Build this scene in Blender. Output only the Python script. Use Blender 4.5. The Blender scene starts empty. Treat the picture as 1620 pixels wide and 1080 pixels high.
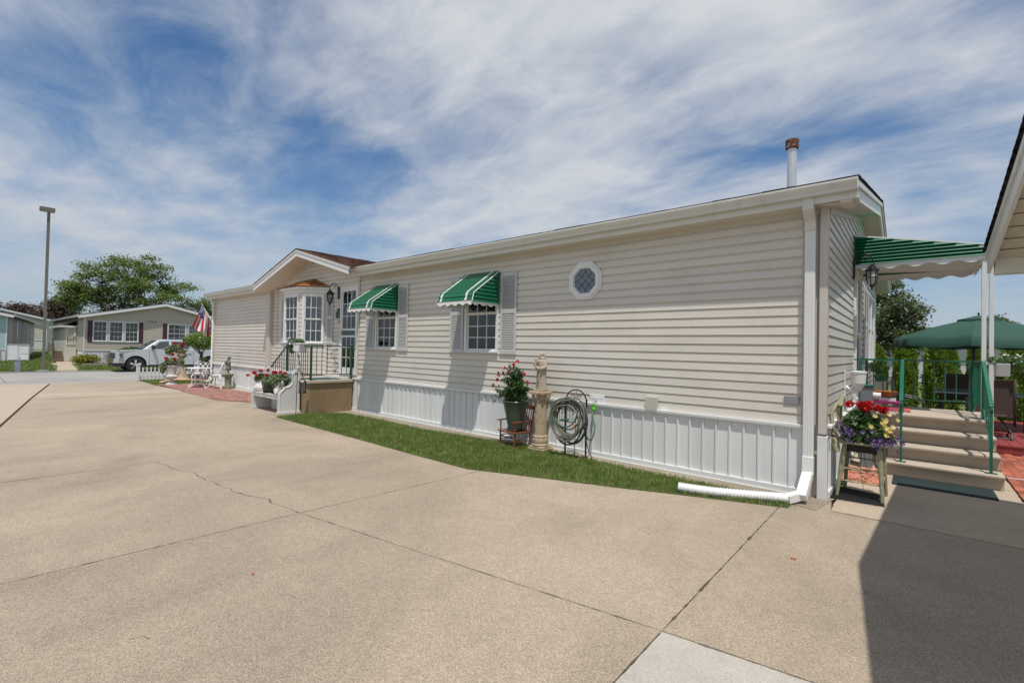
import bpy, math, random
import numpy as np
from math import sin, cos, pi, radians, sqrt, atan2
random.seed(7); RNG = np.random.default_rng(7)
S = bpy.context.scene; C = S.collection
# ---------------------------------------------------------------- camera
YAW, PIT, ROL, FPX = .708860764, .0154872547, .0210948135, 739.572793
cam = bpy.data.cameras.new('camera'); co = bpy.data.objects.new('camera', cam); C.objects.link(co)
f_ = np.array([-sin(YAW)*cos(PIT), cos(YAW)*cos(PIT), sin(PIT)]); r0 = np.array([cos(YAW), sin(YAW), 0.]); u0 = np.cross(r0, f_)
r_ = r0*cos(ROL)+u0*sin(ROL); u_ = -r0*sin(ROL)+u0*cos(ROL)
import mathutils
mw = mathutils.Matrix.Identity(4)
for i in range(3): mw[i][0] = r_[i]; mw[i][1] = u_[i]; mw[i][2] = -f_[i]
mw[2][3] = 1.6; co.matrix_world = mw
cam.sensor_width = 36; cam.lens = 36*FPX/1620; cam.clip_end = 3000; cam.clip_start = .05
S.camera = co
# ---------------------------------------------------------------- world, sun, exposure
SUN = np.array([.252, -.286, 1.0]); SUN /= np.linalg.norm(SUN)
EL = math.asin(SUN[2]); ROT = atan2(SUN[0], SUN[1])
w = bpy.data.worlds.new('World'); S.world = w; w.use_nodes = True
nt = w.node_tree; nt.nodes.clear(); N = nt.nodes.new; LK = nt.links.new
out = N('ShaderNodeOutputWorld'); bg = N('ShaderNodeBackground'); sky = N('ShaderNodeTexSky')
sky.sky_type = 'NISHITA'; sky.sun_disc = False; sky.sun_elevation = EL; sky.sun_rotation = ROT
sky.altitude = 200; sky.air_density = 1.0; sky.dust_density = .2; sky.ozone_density = 3
bg.inputs[1].default_value = .1
def mth(op, a, b=None, c=None, clamp=False):
    n = N('ShaderNodeMath'); n.operation = op; n.use_clamp = clamp
    for i, x in enumerate((a, b, c)):
        if x is None: continue
        if isinstance(x, (int, float)): n.inputs[i].default_value = x
        else: LK(x, n.inputs[i])
    return n.outputs[0]
tc = N('ShaderNodeTexCoord'); sp = N('ShaderNodeSeparateXYZ'); LK(tc.outputs['Generated'], sp.inputs[0])
zz = mth('ADD', mth('MAXIMUM', sp.outputs[2], 0.0), .16)
cx = mth('DIVIDE', sp.outputs[0], zz); cy = mth('DIVIDE', sp.outputs[1], zz)
cb = N('ShaderNodeCombineXYZ'); LK(cx, cb.inputs[0]); LK(cy, cb.inputs[1])
def cloud(rot, sc, loc, scale, detail, rough, dist):
    mp = N('ShaderNodeMapping'); mp.inputs['Rotation'].default_value = (0, 0, radians(rot)); mp.inputs['Scale'].default_value = sc
    mp.inputs['Location'].default_value = loc; LK(cb.outputs[0], mp.inputs[0])
    n = N('ShaderNodeTexNoise'); n.inputs['Scale'].default_value = scale; n.inputs['Detail'].default_value = detail
    n.inputs['Roughness'].default_value = rough; n.inputs['Distortion'].default_value = dist; LK(mp.outputs[0], n.inputs['Vector'])
    return n.outputs[0]
def ramp(x, a, b):
    n = N('ShaderNodeMapRange'); n.interpolation_type = 'SMOOTHSTEP'; LK(x, n.inputs[0]); n.inputs[1].default_value = a; n.inputs[2].default_value = b
    return n.outputs[0]
big = cloud(0, (1, 1, 1), (3.1, 1.3, 0), .75, 3, .5, .4)
streak = cloud(-38, (.6, 1.3, 1), (5.3, 4.4, 0), 1.0, 9, .6, .8)
fine = cloud(25, (1, 1.5, 1), (6.3, 2.2, 0), 3.2, 9, .62, .4)
dens = mth('ADD', mth('ADD', mth('MULTIPLY', big, 2.2), mth('MULTIPLY', streak, .9)), mth('MULTIPLY', fine, .4))
cov = ramp(dens, 1.3, 2.12)
haz = mth('POWER', mth('SUBTRACT', 1.0, mth('MAXIMUM', sp.outputs[2], 0.0)), 5.0)
veil = mth('MULTIPLY', ramp(fine, .3, .75), .22)
cov = mth('ADD', mth('MULTIPLY', cov, .90), veil, clamp=True)
hs_ = N('ShaderNodeHueSaturation'); hs_.inputs['Saturation'].default_value = 1.25; hs_.inputs['Value'].default_value = 1.15; LK(sky.outputs[0], hs_.inputs['Color'])
mx = N('ShaderNodeMix'); mx.data_type = 'RGBA'; LK(cov, mx.inputs[0]); LK(hs_.outputs[0], mx.inputs[6]); mx.inputs[7].default_value = (7.1, 7.4, 7.8, 1)
mz = N('ShaderNodeMix'); mz.data_type = 'RGBA'; LK(mth('MULTIPLY', haz, .88, clamp=True), mz.inputs[0]); LK(mx.outputs[2], mz.inputs[6]); mz.inputs[7].default_value = (3.9, 4.75, 5.9, 1)
LK(mz.outputs[2], bg.inputs[0]); LK(bg.outputs[0], out.inputs[0])
sl = bpy.data.lights.new('sun', 'SUN'); sl.energy = 4.3; sl.angle = radians(.53); sl.color = (1, .955, .89)
so = bpy.data.objects.new('sun', sl); C.objects.link(so); so.rotation_euler = mathutils.Vector(SUN).to_track_quat('Z', 'Y').to_euler()
so.location = (5, -6, 25)
S.render.engine = 'CYCLES'
S.view_settings.view_transform = 'Standard'; S.view_settings.look = 'None'; S.view_settings.gamma = 1; S.view_settings.use_curve_mapping = False
S.view_settings.exposure = -.15
# ---------------------------------------------------------------- helpers
ORG = {}
class M:
    def __init__(s): s.v = []; s.f = []
    def add(s, vs, fs):
        b = len(s.v); s.v += [tuple(p) for p in vs]; s.f += [tuple(b+i for i in q) for q in fs]
    def box(s, x0, y0, z0, x1, y1, z1, F=None):
        if x0 > x1: x0, x1 = x1, x0
        if y0 > y1: y0, y1 = y1, y0
        if z0 > z1: z0, z1 = z1, z0
        vs = [(x0,y0,z0),(x1,y0,z0),(x1,y1,z0),(x0,y1,z0),(x0,y0,z1),(x1,y0,z1),(x1,y1,z1),(x0,y1,z1)]
        if F: vs = [F(*p) for p in vs]
        s.add(vs, [(3,2,1,0),(4,5,6,7),(0,1,5,4),(1,2,6,5),(2,3,7,6),(3,0,4,7)])
        return s
    def bar(s, a, b, w_, h_, up=(0,0,1)):
        a = np.array(a, float); b = np.array(b, float); d = b-a; d /= (np.linalg.norm(d)+1e-9)
        up = np.array(up, float); sd = np.cross(d, up)
        if np.linalg.norm(sd) < 1e-4: sd = np.cross(d, (1, 0, 0))
        sd /= np.linalg.norm(sd); up = np.cross(sd, d)
        vs = []
        for p in (a, b):
            for i, j in ((-1,-1),(1,-1),(1,1),(-1,1)): vs.append(p+sd*i*w_/2+up*j*h_/2)
        s.add(vs, [(0,1,2,3),(7,6,5,4),(0,4,5,1),(1,5,6,2),(2,6,7,3),(3,7,4,0)]); return s
    def tube(s, pts, r, n=8, cap=True):
        P = [np.array(p, float) for p in pts]; m = len(P)
        R_ = r if hasattr(r, '__len__') else [r]*m
        t0 = P[1]-P[0]; t0 /= np.linalg.norm(t0)+1e-9
        a = np.array((0, 0, 1.)) if abs(t0[2]) < .9 else np.array((1., 0, 0))
        x = np.cross(t0, a); x /= np.linalg.norm(x); b0 = len(s.v)
        for i in range(m):
            t = P[min(i+1, m-1)]-P[max(i-1, 0)]; t /= np.linalg.norm(t)+1e-9
            x = x-t*np.dot(x, t); x /= np.linalg.norm(x)+1e-9; y = np.cross(t, x)
            for k in range(n):
                th = 2*pi*k/n; s.v.append(tuple(P[i]+(x*cos(th)+y*sin(th))*R_[i]))
        for i in range(m-1):
            for k in range(n):
                k2 = (k+1) % n; s.f.append((b0+i*n+k, b0+i*n+k2, b0+(i+1)*n+k2, b0+(i+1)*n+k))
        if cap: s.f.append(tuple(b0+k for k in range(n))[::-1]); s.f.append(tuple(b0+(m-1)*n+k for k in range(n)))
        return s
    def lathe(s, prof, c=(0, 0, 0), n=20, fold=None, cap=True):
        b0 = len(s.v)
        for (r, z) in prof:
            for k in range(n):
                th = 2*pi*k/n; q = r*(1+(fold(th, z) if fold else 0)); s.v.append((c[0]+q*cos(th), c[1]+q*sin(th), c[2]+z))
        for i in range(len(prof)-1):
            for k in range(n):
                k2 = (k+1) % n; s.f.append((b0+i*n+k, b0+i*n+k2, b0+(i+1)*n+k2, b0+(i+1)*n+k))
        if cap: s.f.append(tuple(b0+k for k in range(n))[::-1]); s.f.append(tuple(b0+(len(prof)-1)*n+k for k in range(n)))
        return s
    def prism(s, poly, F, a, b):          # poly in (p,q), F(p,q,t) -> xyz
        n = len(poly); s.add([F(p, q, a) for p, q in poly]+[F(p, q, b) for p, q in poly],
            [tuple(range(n))[::-1], tuple(range(n, 2*n))]+[(i, (i+1) % n, n+(i+1) % n, n+i) for i in range(n)]); return s
    def sph(s, c, r, n=10, m=7, sc=(1, 1, 1)):
        pr = [(max(r*sin(pi*i/m), 1e-4), -r*cos(pi*i/m)) for i in range(m+1)]
        b0 = len(s.v); s.lathe(pr, (0, 0, 0), n)
        for i in range(b0, len(s.v)): v = s.v[i]; s.v[i] = (c[0]+v[0]*sc[0], c[1]+v[1]*sc[1], c[2]+v[2]*sc[2])
        return s
def tagit(o, label=None, cat=None, group=None, kind=None):
    if label: o['label'] = label
    if cat: o['category'] = cat
    if group: o['group'] = group
    if kind: o['kind'] = kind
def mk(name, me, mat, parent, org):
    o = bpy.data.objects.new(name, me); C.objects.link(o)
    if mat is not None and not me.materials: me.materials.append(mat)
    if parent is not None:
        o.parent = parent; ORG[o] = ORG[parent]
    else: o.location = org; ORG[o] = org
    return o
def put(name, m, mat, parent=None, org=(0, 0, 0), smooth=False, label=None, cat=None, group=None, kind=None, fix=True, bevel=0):
    off = ORG[parent] if parent is not None else org
    me = bpy.data.meshes.new(name); me.from_pydata([(x-off[0], y-off[1], z-off[2]) for x, y, z in m.v], [], m.f)
    if fix:
        import bmesh
        bm = bmesh.new(); bm.from_mesh(me); bmesh.ops.recalc_face_normals(bm, faces=bm.faces); bm.to_mesh(me); bm.free()
    o = mk(name, me, mat, parent, org)
    if smooth:
        me.shade_smooth() if smooth is True else me.set_sharp_from_angle(angle=smooth)
        if smooth is not True:
            me.shade_smooth(); me.set_sharp_from_angle(angle=smooth)
    if bevel:
        b = o.modifiers.new('b', 'BEVEL'); b.width = bevel; b.segments = 2; b.limit_method = 'ANGLE'; b.angle_limit = radians(40)
    tagit(o, label, cat, group, kind); return o
def thing(name, label, cat, loc, group=None, rz=0, local=False):
    o = bpy.data.objects.new(name, None); C.objects.link(o); o.location = loc; o.rotation_euler = (0, 0, rz)
    o.empty_display_size = .2; ORG[o] = (0, 0, 0) if local else tuple(loc); tagit(o, label, cat, group); return o
def inst(name, me, parent, loc, scale=(1, 1, 1), rot=(0, 0, 0)):
    o = bpy.data.objects.new(name, me); C.objects.link(o); q = ORG[parent]; o.parent = parent
    o.location = (loc[0]-q[0], loc[1]-q[1], loc[2]-q[2]); o.scale = scale; o.rotation_euler = rot; ORG[o] = ORG[parent]; return o
def meshof(name, m, mat, fixn=True):
    me = bpy.data.meshes.new(name); me.from_pydata(m.v, [], m.f)
    import bmesh
    bm = bmesh.new(); bm.from_mesh(me); bmesh.ops.recalc_face_normals(bm, faces=bm.faces); bm.to_mesh(me); bm.free()
    me.materials.append(mat); return me
def copy_tree(o, parent=None, loc=None, rz=None, label=None):
    kids = [c for c in list(C.objects) if c.parent == o]
    c = o.copy(); C.objects.link(c)
    if parent is not None: c.parent = parent
    if loc is not None: c.location = loc
    if rz is not None: c.rotation_euler = (0, 0, rz)
    if label: c['label'] = label
    for k in kids: copy_tree(k, c)
    return c
def rawmesh(name, V, F4, mat, parent=None, org=(0, 0, 0), tri=False, **kw):
    k = 3 if tri else 4
    off = np.array(ORG[parent] if parent is not None else org, float)
    me = bpy.data.meshes.new(name); nV, nF = len(V), len(F4)
    me.vertices.add(nV); me.vertices.foreach_set('co', (V-off).astype(np.float32).ravel())
    me.loops.add(nF*k); me.loops.foreach_set('vertex_index', F4.astype(np.int32).ravel())
    me.polygons.add(nF); me.polygons.foreach_set('loop_start', np.arange(0, nF*k, k, dtype=np.int32))
    me.update(calc_edges=True); o = mk(name, me, mat, parent, org)
    tagit(o, **kw); return o
# ---------------------------------------------------------------- materials
MATS = {}
def pm(name, col, rough=.6, var=.08, scale=6, bump=0., bscale=60, metal=0., col2=None, thr=(.55, .7), s2=2, rnd=0., isl=0., spec=.5, coat=0., trans=0.):
    m = bpy.data.materials.new(name); m.use_nodes = True; t = m.node_tree; b = t.nodes['Principled BSDF']
    nn = t.nodes.new; lk = t.links.new
    b.inputs['Roughness'].default_value = rough; b.inputs['Metallic'].default_value = metal; b.inputs['Specular IOR Level'].default_value = spec
    b.inputs['Coat Weight'].default_value = coat
    tcx = nn('ShaderNodeTexCoord'); geo = nn('ShaderNodeNewGeometry')
    no = nn('ShaderNodeTexNoise'); no.inputs['Scale'].default_value = scale; no.inputs['Detail'].default_value = 6; no.inputs['Roughness'].default_value = .65
    lk(geo.outputs['Position'], no.inputs['Vector'])
    mxx = nn('ShaderNodeMix'); mxx.data_type = 'RGBA'; lk(no.outputs[0], mxx.inputs[0])
    mxx.inputs[6].default_value = (*[c*(1-var*2) for c in col], 1); mxx.inputs[7].default_value = (*[min(1, c*(1+var*2)) for c in col], 1)
    cur = mxx.outputs[2]
    if col2:
        n2 = nn('ShaderNodeTexNoise'); n2.inputs['Scale'].default_value = s2; n2.inputs['Detail'].default_value = 8; n2.inputs['Roughness'].default_value = .7
        lk(geo.outputs['Position'], n2.inputs['Vector']); mr = nn('ShaderNodeMapRange'); mr.inputs[1].default_value = thr[0]; mr.inputs[2].default_value = thr[1]
        lk(n2.outputs[0], mr.inputs[0]); m2 = nn('ShaderNodeMix'); m2.data_type = 'RGBA'; lk(mr.outputs[0], m2.inputs[0]); lk(cur, m2.inputs[6]); m2.inputs[7].default_value = (*col2, 1); cur = m2.outputs[2]
    for amt, src in ((rnd, 'o'), (isl, 'i')):
        if amt:
            if src == 'o': q = nn('ShaderNodeObjectInfo').outputs['Random']
            else: q = geo.outputs['Random Per Island']
            mr = nn('ShaderNodeMapRange'); mr.inputs[3].default_value = 1-amt; mr.inputs[4].default_value = 1+amt; lk(q, mr.inputs[0])
            vm = nn('ShaderNodeVectorMath'); vm.operation = 'SCALE'; lk(cur, vm.inputs[0]); lk(mr.outputs[0], vm.inputs['Scale']); cur = vm.outputs[0]
    lk(cur, b.inputs['Base Color'])
    if bump:
        n3 = nn('ShaderNodeTexNoise'); n3.inputs['Scale'].default_value = bscale; n3.inputs['Detail'].default_value = 5; lk(geo.outputs['Position'], n3.inputs['Vector'])
        bp = nn('ShaderNodeBump'); bp.inputs['Strength'].default_value = bump; bp.inputs['Distance'].default_value = .01; lk(n3.outputs[0], bp.inputs['Height']); lk(bp.outputs[0], b.inputs['Normal'])
    if trans:
        b.inputs['Subsurface Weight'].default_value = 0
        tr = nn('ShaderNodeBsdfTranslucent'); lk(cur, tr.inputs[0]); ms = nn('ShaderNodeMixShader'); ms.inputs[0].default_value = trans
        o_ = t.nodes['Material Output']; lk(b.outputs[0], ms.inputs[1]); lk(tr.outputs[0], ms.inputs[2]); lk(ms.outputs[0], o_.inputs[0])
    MATS[name] = m; return m
def glassm(name, tint=(.9, .93, .95), refl=.06, dens=.0):
    m = bpy.data.materials.new(name); m.use_nodes = True; t = m.node_tree; t.nodes.clear(); nn = t.nodes.new; lk = t.links.new
    o = nn('ShaderNodeOutputMaterial'); tr = nn('ShaderNodeBsdfTransparent'); tr.inputs[0].default_value = (*tint, 1)
    g = nn('ShaderNodeBsdfGlossy'); g.inputs['Roughness'].default_value = .02; fr = nn('ShaderNodeFresnel'); fr.inputs[0].default_value = 1.52
    ad = nn('ShaderNodeMath'); ad.operation = 'ADD'; lk(fr.outputs[0], ad.inputs[0]); ad.inputs[1].default_value = refl
    ms = nn('ShaderNodeMixShader'); lk(ad.outputs[0], ms.inputs[0]); lk(tr.outputs[0], ms.inputs[1]); lk(g.outputs[0], ms.inputs[2]); lk(ms.outputs[0], o.inputs[0])
    return m
SIDING = pm('siding_vinyl', (.635, .597, .532), .42, .03, 1.5, .05, 90, rnd=.03, col2=(.56, .525, .46), thr=(.5, .8), s2=1.3)
TRIM = pm('trim_beige', (.56, .51, .45), .45, .03, 2)
WHITE = pm('white_paint', (.74, .74, .73), .4, .03, 3)
GUT = pm('gutter_offwhite', (.62, .61, .56), .35, .05, 3, col2=(.45, .43, .37), thr=(.58, .8), s2=4)
SKIRT = pm('skirting_vinyl', (.68, .69, .675), .4, .04, 1.2, .05, 40, rnd=.05, col2=(.58, .59, .57), thr=(.6, .85), s2=3)
SOFF = pm('soffit', (.66, .61, .52), .5, .03, 3)
SHUT = pm('shutter_vinyl', (.53, .53, .52), .5, .04, 4)
DARK = pm('dark_interior', (.03, .03, .032), .8)
BLIND = pm('window_blind', (.26, .26, .25), .6, .05, 3)
CURT = pm('window_curtain', (.22, .24, .24), .8, .2, 9)
SHING = pm('roof_shingle', (.22, .12, .08), .9, .3, 14, .6, 150, isl=.42, col2=(.06, .05, .05), thr=(.5, .62), s2=5)
SHINGO = pm('roof_shingle_orange', (.33, .14, .055), .9, .3, 20, .6, 150, isl=.45)
SHINGD = pm('roof_shingle_dark', (.05, .045, .045), .9, .3, 14, .6, 150, isl=.35)
GLASS = glassm('window_glass')
AWG = pm('awning_green', (.005, .135, .062), .35, .12, 5, coat=.2, col2=(.02, .17, .09), thr=(.5, .8), s2=3)
RAILG = pm('rail_green', (.010, .135, .08), .3, .12, 8, coat=.3)
RAILD = pm('rail_dark_green', (.012, .06, .035), .4, .2, 12)
AWW = pm('awning_white', (.78, .78, .77), .35, .03, 4)
BLACKM = pm('black_metal', (.012, .012, .013), .35, .2, 20)
RUST = pm('rusty_metal', (.14, .05, .03), .8, .3, 30, .4, 80, col2=(.45, .42, .4), thr=(.55, .6), s2=25)
GALV = pm('galvanised', (.66, .67, .68), .32, .08, 8, metal=.5)
STEP = pm('precast_concrete', (.46, .39, .31), .85, .08, 5, .35, 220, col2=(.33, .28, .22), thr=(.55, .75), s2=6)
PORCHC = pm('porch_concrete', (.27, .19, .105), .9, .12, 5, .4, 120, col2=(.16, .12, .08), thr=(.56, .7), s2=7)
STONE = pm('cast_stone', (.44, .34, .22), .9, .15, 22, .5, 120, col2=(.19, .15, .11), thr=(.52, .68), s2=16)
STATUE = pm('statue_stone', (.42, .36, .27), .9, .12, 25, .4, 140, col2=(.20, .17, .13), thr=(.52, .7), s2=18)
MOSS = pm('mossy_stone', (.17, .18, .12), .9, .2, 25, .4, 120, col2=(.30, .31, .25), thr=(.5, .65), s2=14)
URN = pm('painted_stone', (.50, .48, .45), .85, .15, 25, .4, 120, col2=(.66, .66, .66), thr=(.5, .6), s2=20)
IRONW = pm('white_iron', (.74, .74, .73), .45, .06, 20)
SOIL = pm('potting_soil', (.04, .028, .02), .95, .2, 40)
CHROME = pm('chrome', (.75, .76, .78), .15, .03, 5, metal=.95)
RUBBER = pm('rubber', (.018, .018, .019), .75, .2, 10)
# ---------------------------------------------------------------- foliage helper
def leaves(name, P, size, mat, parent=None, org=(0, 0, 0), up=.3, asp=.55, fold=.25, jit=.35, dirs=None, **kw):
    n = len(P); s = size*(1+jit*(RNG.random(n)*2-1))
    d = RNG.normal(size=(n, 3)) if dirs is None else dirs+RNG.normal(size=(n, 3))*.35
    d[:, 2] -= .1; d /= np.linalg.norm(d, axis=1)[:, None]
    nr = RNG.normal(size=(n, 3)); nr[:, 2] = np.abs(nr[:, 2])+up*3
    sd = np.cross(d, nr); sd /= np.linalg.norm(sd, axis=1)[:, None]+1e-9; nn_ = np.cross(sd, d)
    L = d*s[:, None]; Wd = sd*(s*asp*.5)[:, None]; H = nn_*(s*asp*fold*.5)[:, None]
    V = np.empty((n, 4, 3)); V[:, 0] = P-L*.5; V[:, 1] = P+Wd+H-L*.05; V[:, 2] = P+L*.5; V[:, 3] = P-Wd+H-L*.05
    i = np.arange(n)*4; F = np.concatenate([np.stack([i, i+1, i+2], 1), np.stack([i, i+2, i+3], 1)])
    return rawmesh(name, V.reshape(-1, 3), F, mat, parent, org, tri=True, **kw)
def blob_pts(n, c, r, sc=(1, 1, 1), shell=.55):
    d = RNG.normal(size=(n, 3)); d /= np.linalg.norm(d, axis=1)[:, None]
    q = (shell+(1-shell)*RNG.random(n))[:, None]*r
    return np.array(c)+d*q*np.array(sc)
def limbs(m, a, b, r0, r1, k=6, wob=.08, n=6):
    a = np.array(a, float); b = np.array(b, float); L = np.linalg.norm(b-a); pts = []; rs = []
    for i in range(k+1):
        t = i/k; pts.append(a+(b-a)*t+(RNG.normal(size=3)*wob*L*sin(pi*t)*.5)); rs.append(r0+(r1-r0)*t)
    m.tube(pts, rs, n); return pts
def leafmat(name, col, tr=.3, isl=.45, rough=.5):
    return pm(name, col, rough, .15, 1.2, isl=isl, trans=tr)
LF_TREE = leafmat('leaf_tree', (.17, .235, .05), .35)
LF_RED = leafmat('leaf_dark_red', (.11, .07, .05), .25)
LF_DARK = leafmat('leaf_maple', (.14, .18, .075), .3)
LF_ARB = leafmat('leaf_arborvitae', (.22, .33, .04), .45)
LF_GER = leafmat('leaf_geranium', (.085, .16, .05), .25)
LF_VAR = leafmat('leaf_trailing', (.20, .26, .13), .25, .6)
LF_HIB = leafmat('leaf_hibiscus', (.045, .10, .022), .2, .5, .35)
LF_YEL = leafmat('leaf_golden', (.24, .24, .02), .3)
LF_BUSH = leafmat('leaf_bush', (.05, .11, .015), .25)
LF_LAV = leafmat('leaf_grey_purple', (.12, .11, .13), .2)
LF_TOP = leafmat('leaf_topiary', (.17, .27, .04), .25, .5, .3)
BARK = pm('bark', (.10, .08, .06), .9, .2, 8, .6, 30)
BARKW = pm('bark_pale', (.25, .22, .19), .9, .2, 12, .4, 40)
RED = leafmat('petal_red', (.55, .008, .012), .15, .3); PINK = leafmat('petal_pink', (.62, .03, .09), .15, .3)
PURP = leafmat('petal_purple', (.055, .008, .12), .1, .35); PWHITE = leafmat('petal_white', (.75, .74, .78), .2, .1); YELL = leafmat('petal_yellow', (.72, .56, .16), .2, .15)
GRASS = pm('grass_blade', (.19, .28, .055), .5, .3, 5, isl=.5, trans=.4, col2=(.34, .34, .14), thr=(.46, .68), s2=5)
# ---------------------------------------------------------------- terrain
def T(x):
    pts = [(-400, .5), (-75, .5), (-60, .12), (-42, .1), (-36, -.06), (-34.3, -.15), (-26.2, -.10), (-18, 0), (400, 0)]
    for (a, za), (b, zb) in zip(pts, pts[1:]):
        if a <= x <= b: return za+(zb-za)*(x-a)/(b-a)
    return 0
LAWN = pm('lawn_ground', (.085, .125, .03), .95, .22, 3.0, .8, 60, col2=(.13, .15, .05), thr=(.45, .7), s2=.7)
xs = [-1500, -400, -150, -75, -67, -60, -50, -42, -38, -36, -34.3, -30, -26.2, -22, -18, -10, 0, 10, 60, 400, 1500]; ys = [-1500, -300, -60, -20, 0, 10, 20, 60, 300, 1500]
g = M(); g.add([(x, y, T(x)-.06) for x in xs for y in ys], [(i*len(ys)+j, (i+1)*len(ys)+j, (i+1)*len(ys)+j+1, i*len(ys)+j+1) for i in range(len(xs)-1) for j in range(len(ys)-1)])
put('ground', g, LAWN, kind='structure')
def sheet(name, poly, dz, mat, thick=0, **kw):
    m = M(); n = len(poly); m.add([(x, y, T(x)+dz) for x, y in poly], [tuple(range(n))])
    if thick: m.add([(x, y, T(x)+dz) for x, y in poly]+[(x, y, T(x)+dz-thick) for x, y in poly], [(i, (i+1) % n, n+(i+1) % n, n+i) for i in range(n)])
    return put(name, m, mat, kind='structure', **kw)
# concrete material: exposed aggregate
def concrete(name, col, speck=.5, stain=.5):
    m = pm(name, col, .88, .07, 2.2, rnd=.035); t = m.node_tree; nn = t.nodes.new; lk = t.links.new; b = t.nodes['Principled BSDF']
    cur = b.inputs['Base Color'].links[0].from_socket; geo = nn('ShaderNodeNewGeometry')
    def noise(s, d, r=.6, dist=0):
        n = nn('ShaderNodeTexNoise'); n.inputs['Scale'].default_value = s; n.inputs['Detail'].default_value = d; n.inputs['Roughness'].default_value = r; n.inputs['Distortion'].default_value = dist
        lk(geo.outputs['Position'], n.inputs['Vector']); return n.outputs[0]
    def mulby(cur, src, a, b_, lo, hi):
        mr = nn('ShaderNodeMapRange'); mr.inputs[1].default_value = a; mr.inputs[2].default_value = b_; mr.inputs[3].default_value = lo; mr.inputs[4].default_value = hi; lk(src, mr.inputs[0])
        vm = nn('ShaderNodeVectorMath'); vm.operation = 'SCALE'; lk(cur, vm.inputs[0]); lk(mr.outputs[0], vm.inputs['Scale']); return vm.outputs[0]
    vo = nn('ShaderNodeTexVoronoi'); vo.inputs['Scale'].default_value = 210; lk(geo.outputs['Position'], vo.inputs['Vector'])
    sep = nn('ShaderNodeSeparateColor'); lk(vo.outputs['Color'], sep.inputs[0])
    cur = mulby(cur, sep.outputs[0], 0, 1, 1-.55*speck, 1+.55*speck)
    n4 = noise(110, 4, .8); cur = mulby(cur, n4, .3, .7, 1-.3*speck, 1+.24*speck)
    cur = mulby(cur, noise(14, 6, .7), .3, .7, .93, 1.06)
    cur = mulby(cur, noise(.33, 8, .62, .8), .44, .66, 1.03, 1-.30*stain)
    cur = mulby(cur, noise(1.7, 9, .7, .3), .56, .74, 1.0, 1-.18*stain)
    mpn = nn('ShaderNodeMapping'); mpn.inputs['Scale'].default_value = (.9, .12, 1); mpn.inputs['Rotation'].default_value = (0, 0, .15); lk(geo.outputs['Position'], mpn.inputs[0]); ns = nn('ShaderNodeTexNoise'); ns.inputs['Scale'].default_value = 2.2; ns.inputs['Detail'].default_value = 7; lk(mpn.outputs[0], ns.inputs['Vector']); cur = mulby(cur, ns.outputs[0], .52, .72, 1.0, 1-.14*stain)
    wt = nn('ShaderNodeMapRange'); wt.inputs[1].default_value = .955; wt.inputs[2].default_value = .97; lk(sep.outputs[2], wt.inputs[0]); mw_ = nn('ShaderNodeMix'); mw_.data_type = 'RGBA'; mq2 = nn('ShaderNodeMath'); mq2.operation = 'MULTIPLY'; lk(wt.outputs[0], mq2.inputs[0]); mq2.inputs[1].default_value = .55*speck; lk(mq2.outputs[0], mw_.inputs[0]); lk(cur, mw_.inputs[6]); mw_.inputs[7].default_value = (.62, .58, .52, 1); cur = mw_.outputs[2]
    # dark grains and orange grains
    dk = nn('ShaderNodeMapRange'); dk.inputs[1].default_value = .90; dk.inputs[2].default_value = .94; lk(sep.outputs[1], dk.inputs[0])
    mx2 = nn('ShaderNodeMix'); mx2.data_type = 'RGBA'; mq = nn('ShaderNodeMath'); mq.operation = 'MULTIPLY'; lk(dk.outputs[0], mq.inputs[0]); mq.inputs[1].default_value = .5*speck
    lk(mq.outputs[0], mx2.inputs[0]); lk(cur, mx2.inputs[6]); mx2.inputs[7].default_value = (.10, .075, .05, 1); cur = mx2.outputs[2]
    lk(cur, b.inputs['Base Color'])
    bp = nn('ShaderNodeBump'); bp.inputs['Strength'].default_value = .5*speck; bp.inputs['Distance'].default_value = .006; lk(n4, bp.inputs['Height']); lk(bp.outputs[0], b.inputs['Normal'])
    return m
CONC = concrete('driveway_concrete', (.378, .307, .226), .65, .75)
CONCL = concrete('new_concrete', (.44, .405, .355), .3, .5)
CONCP = concrete('pad_concrete', (.44, .355, .265), .45, .35)
ROADM = concrete('road_concrete', (.34, .325, .295), .4, .5)
JOINT = pm('joint_filler', (.035, .03, .025), .95, .2, 30)
sheet('driveway_bed', [(-24.6, -20), (6, -20), (6, 11.2), (-.6, 11.2), (-.6, 6.6), (-24.2, 6.6)], -.03, JOINT)
def nz(x, y): return .5*sin(x*37.1+y*17.3)+.3*sin(x*91.7-y*63.1)+.2*sin(x*211+y*173)
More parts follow.
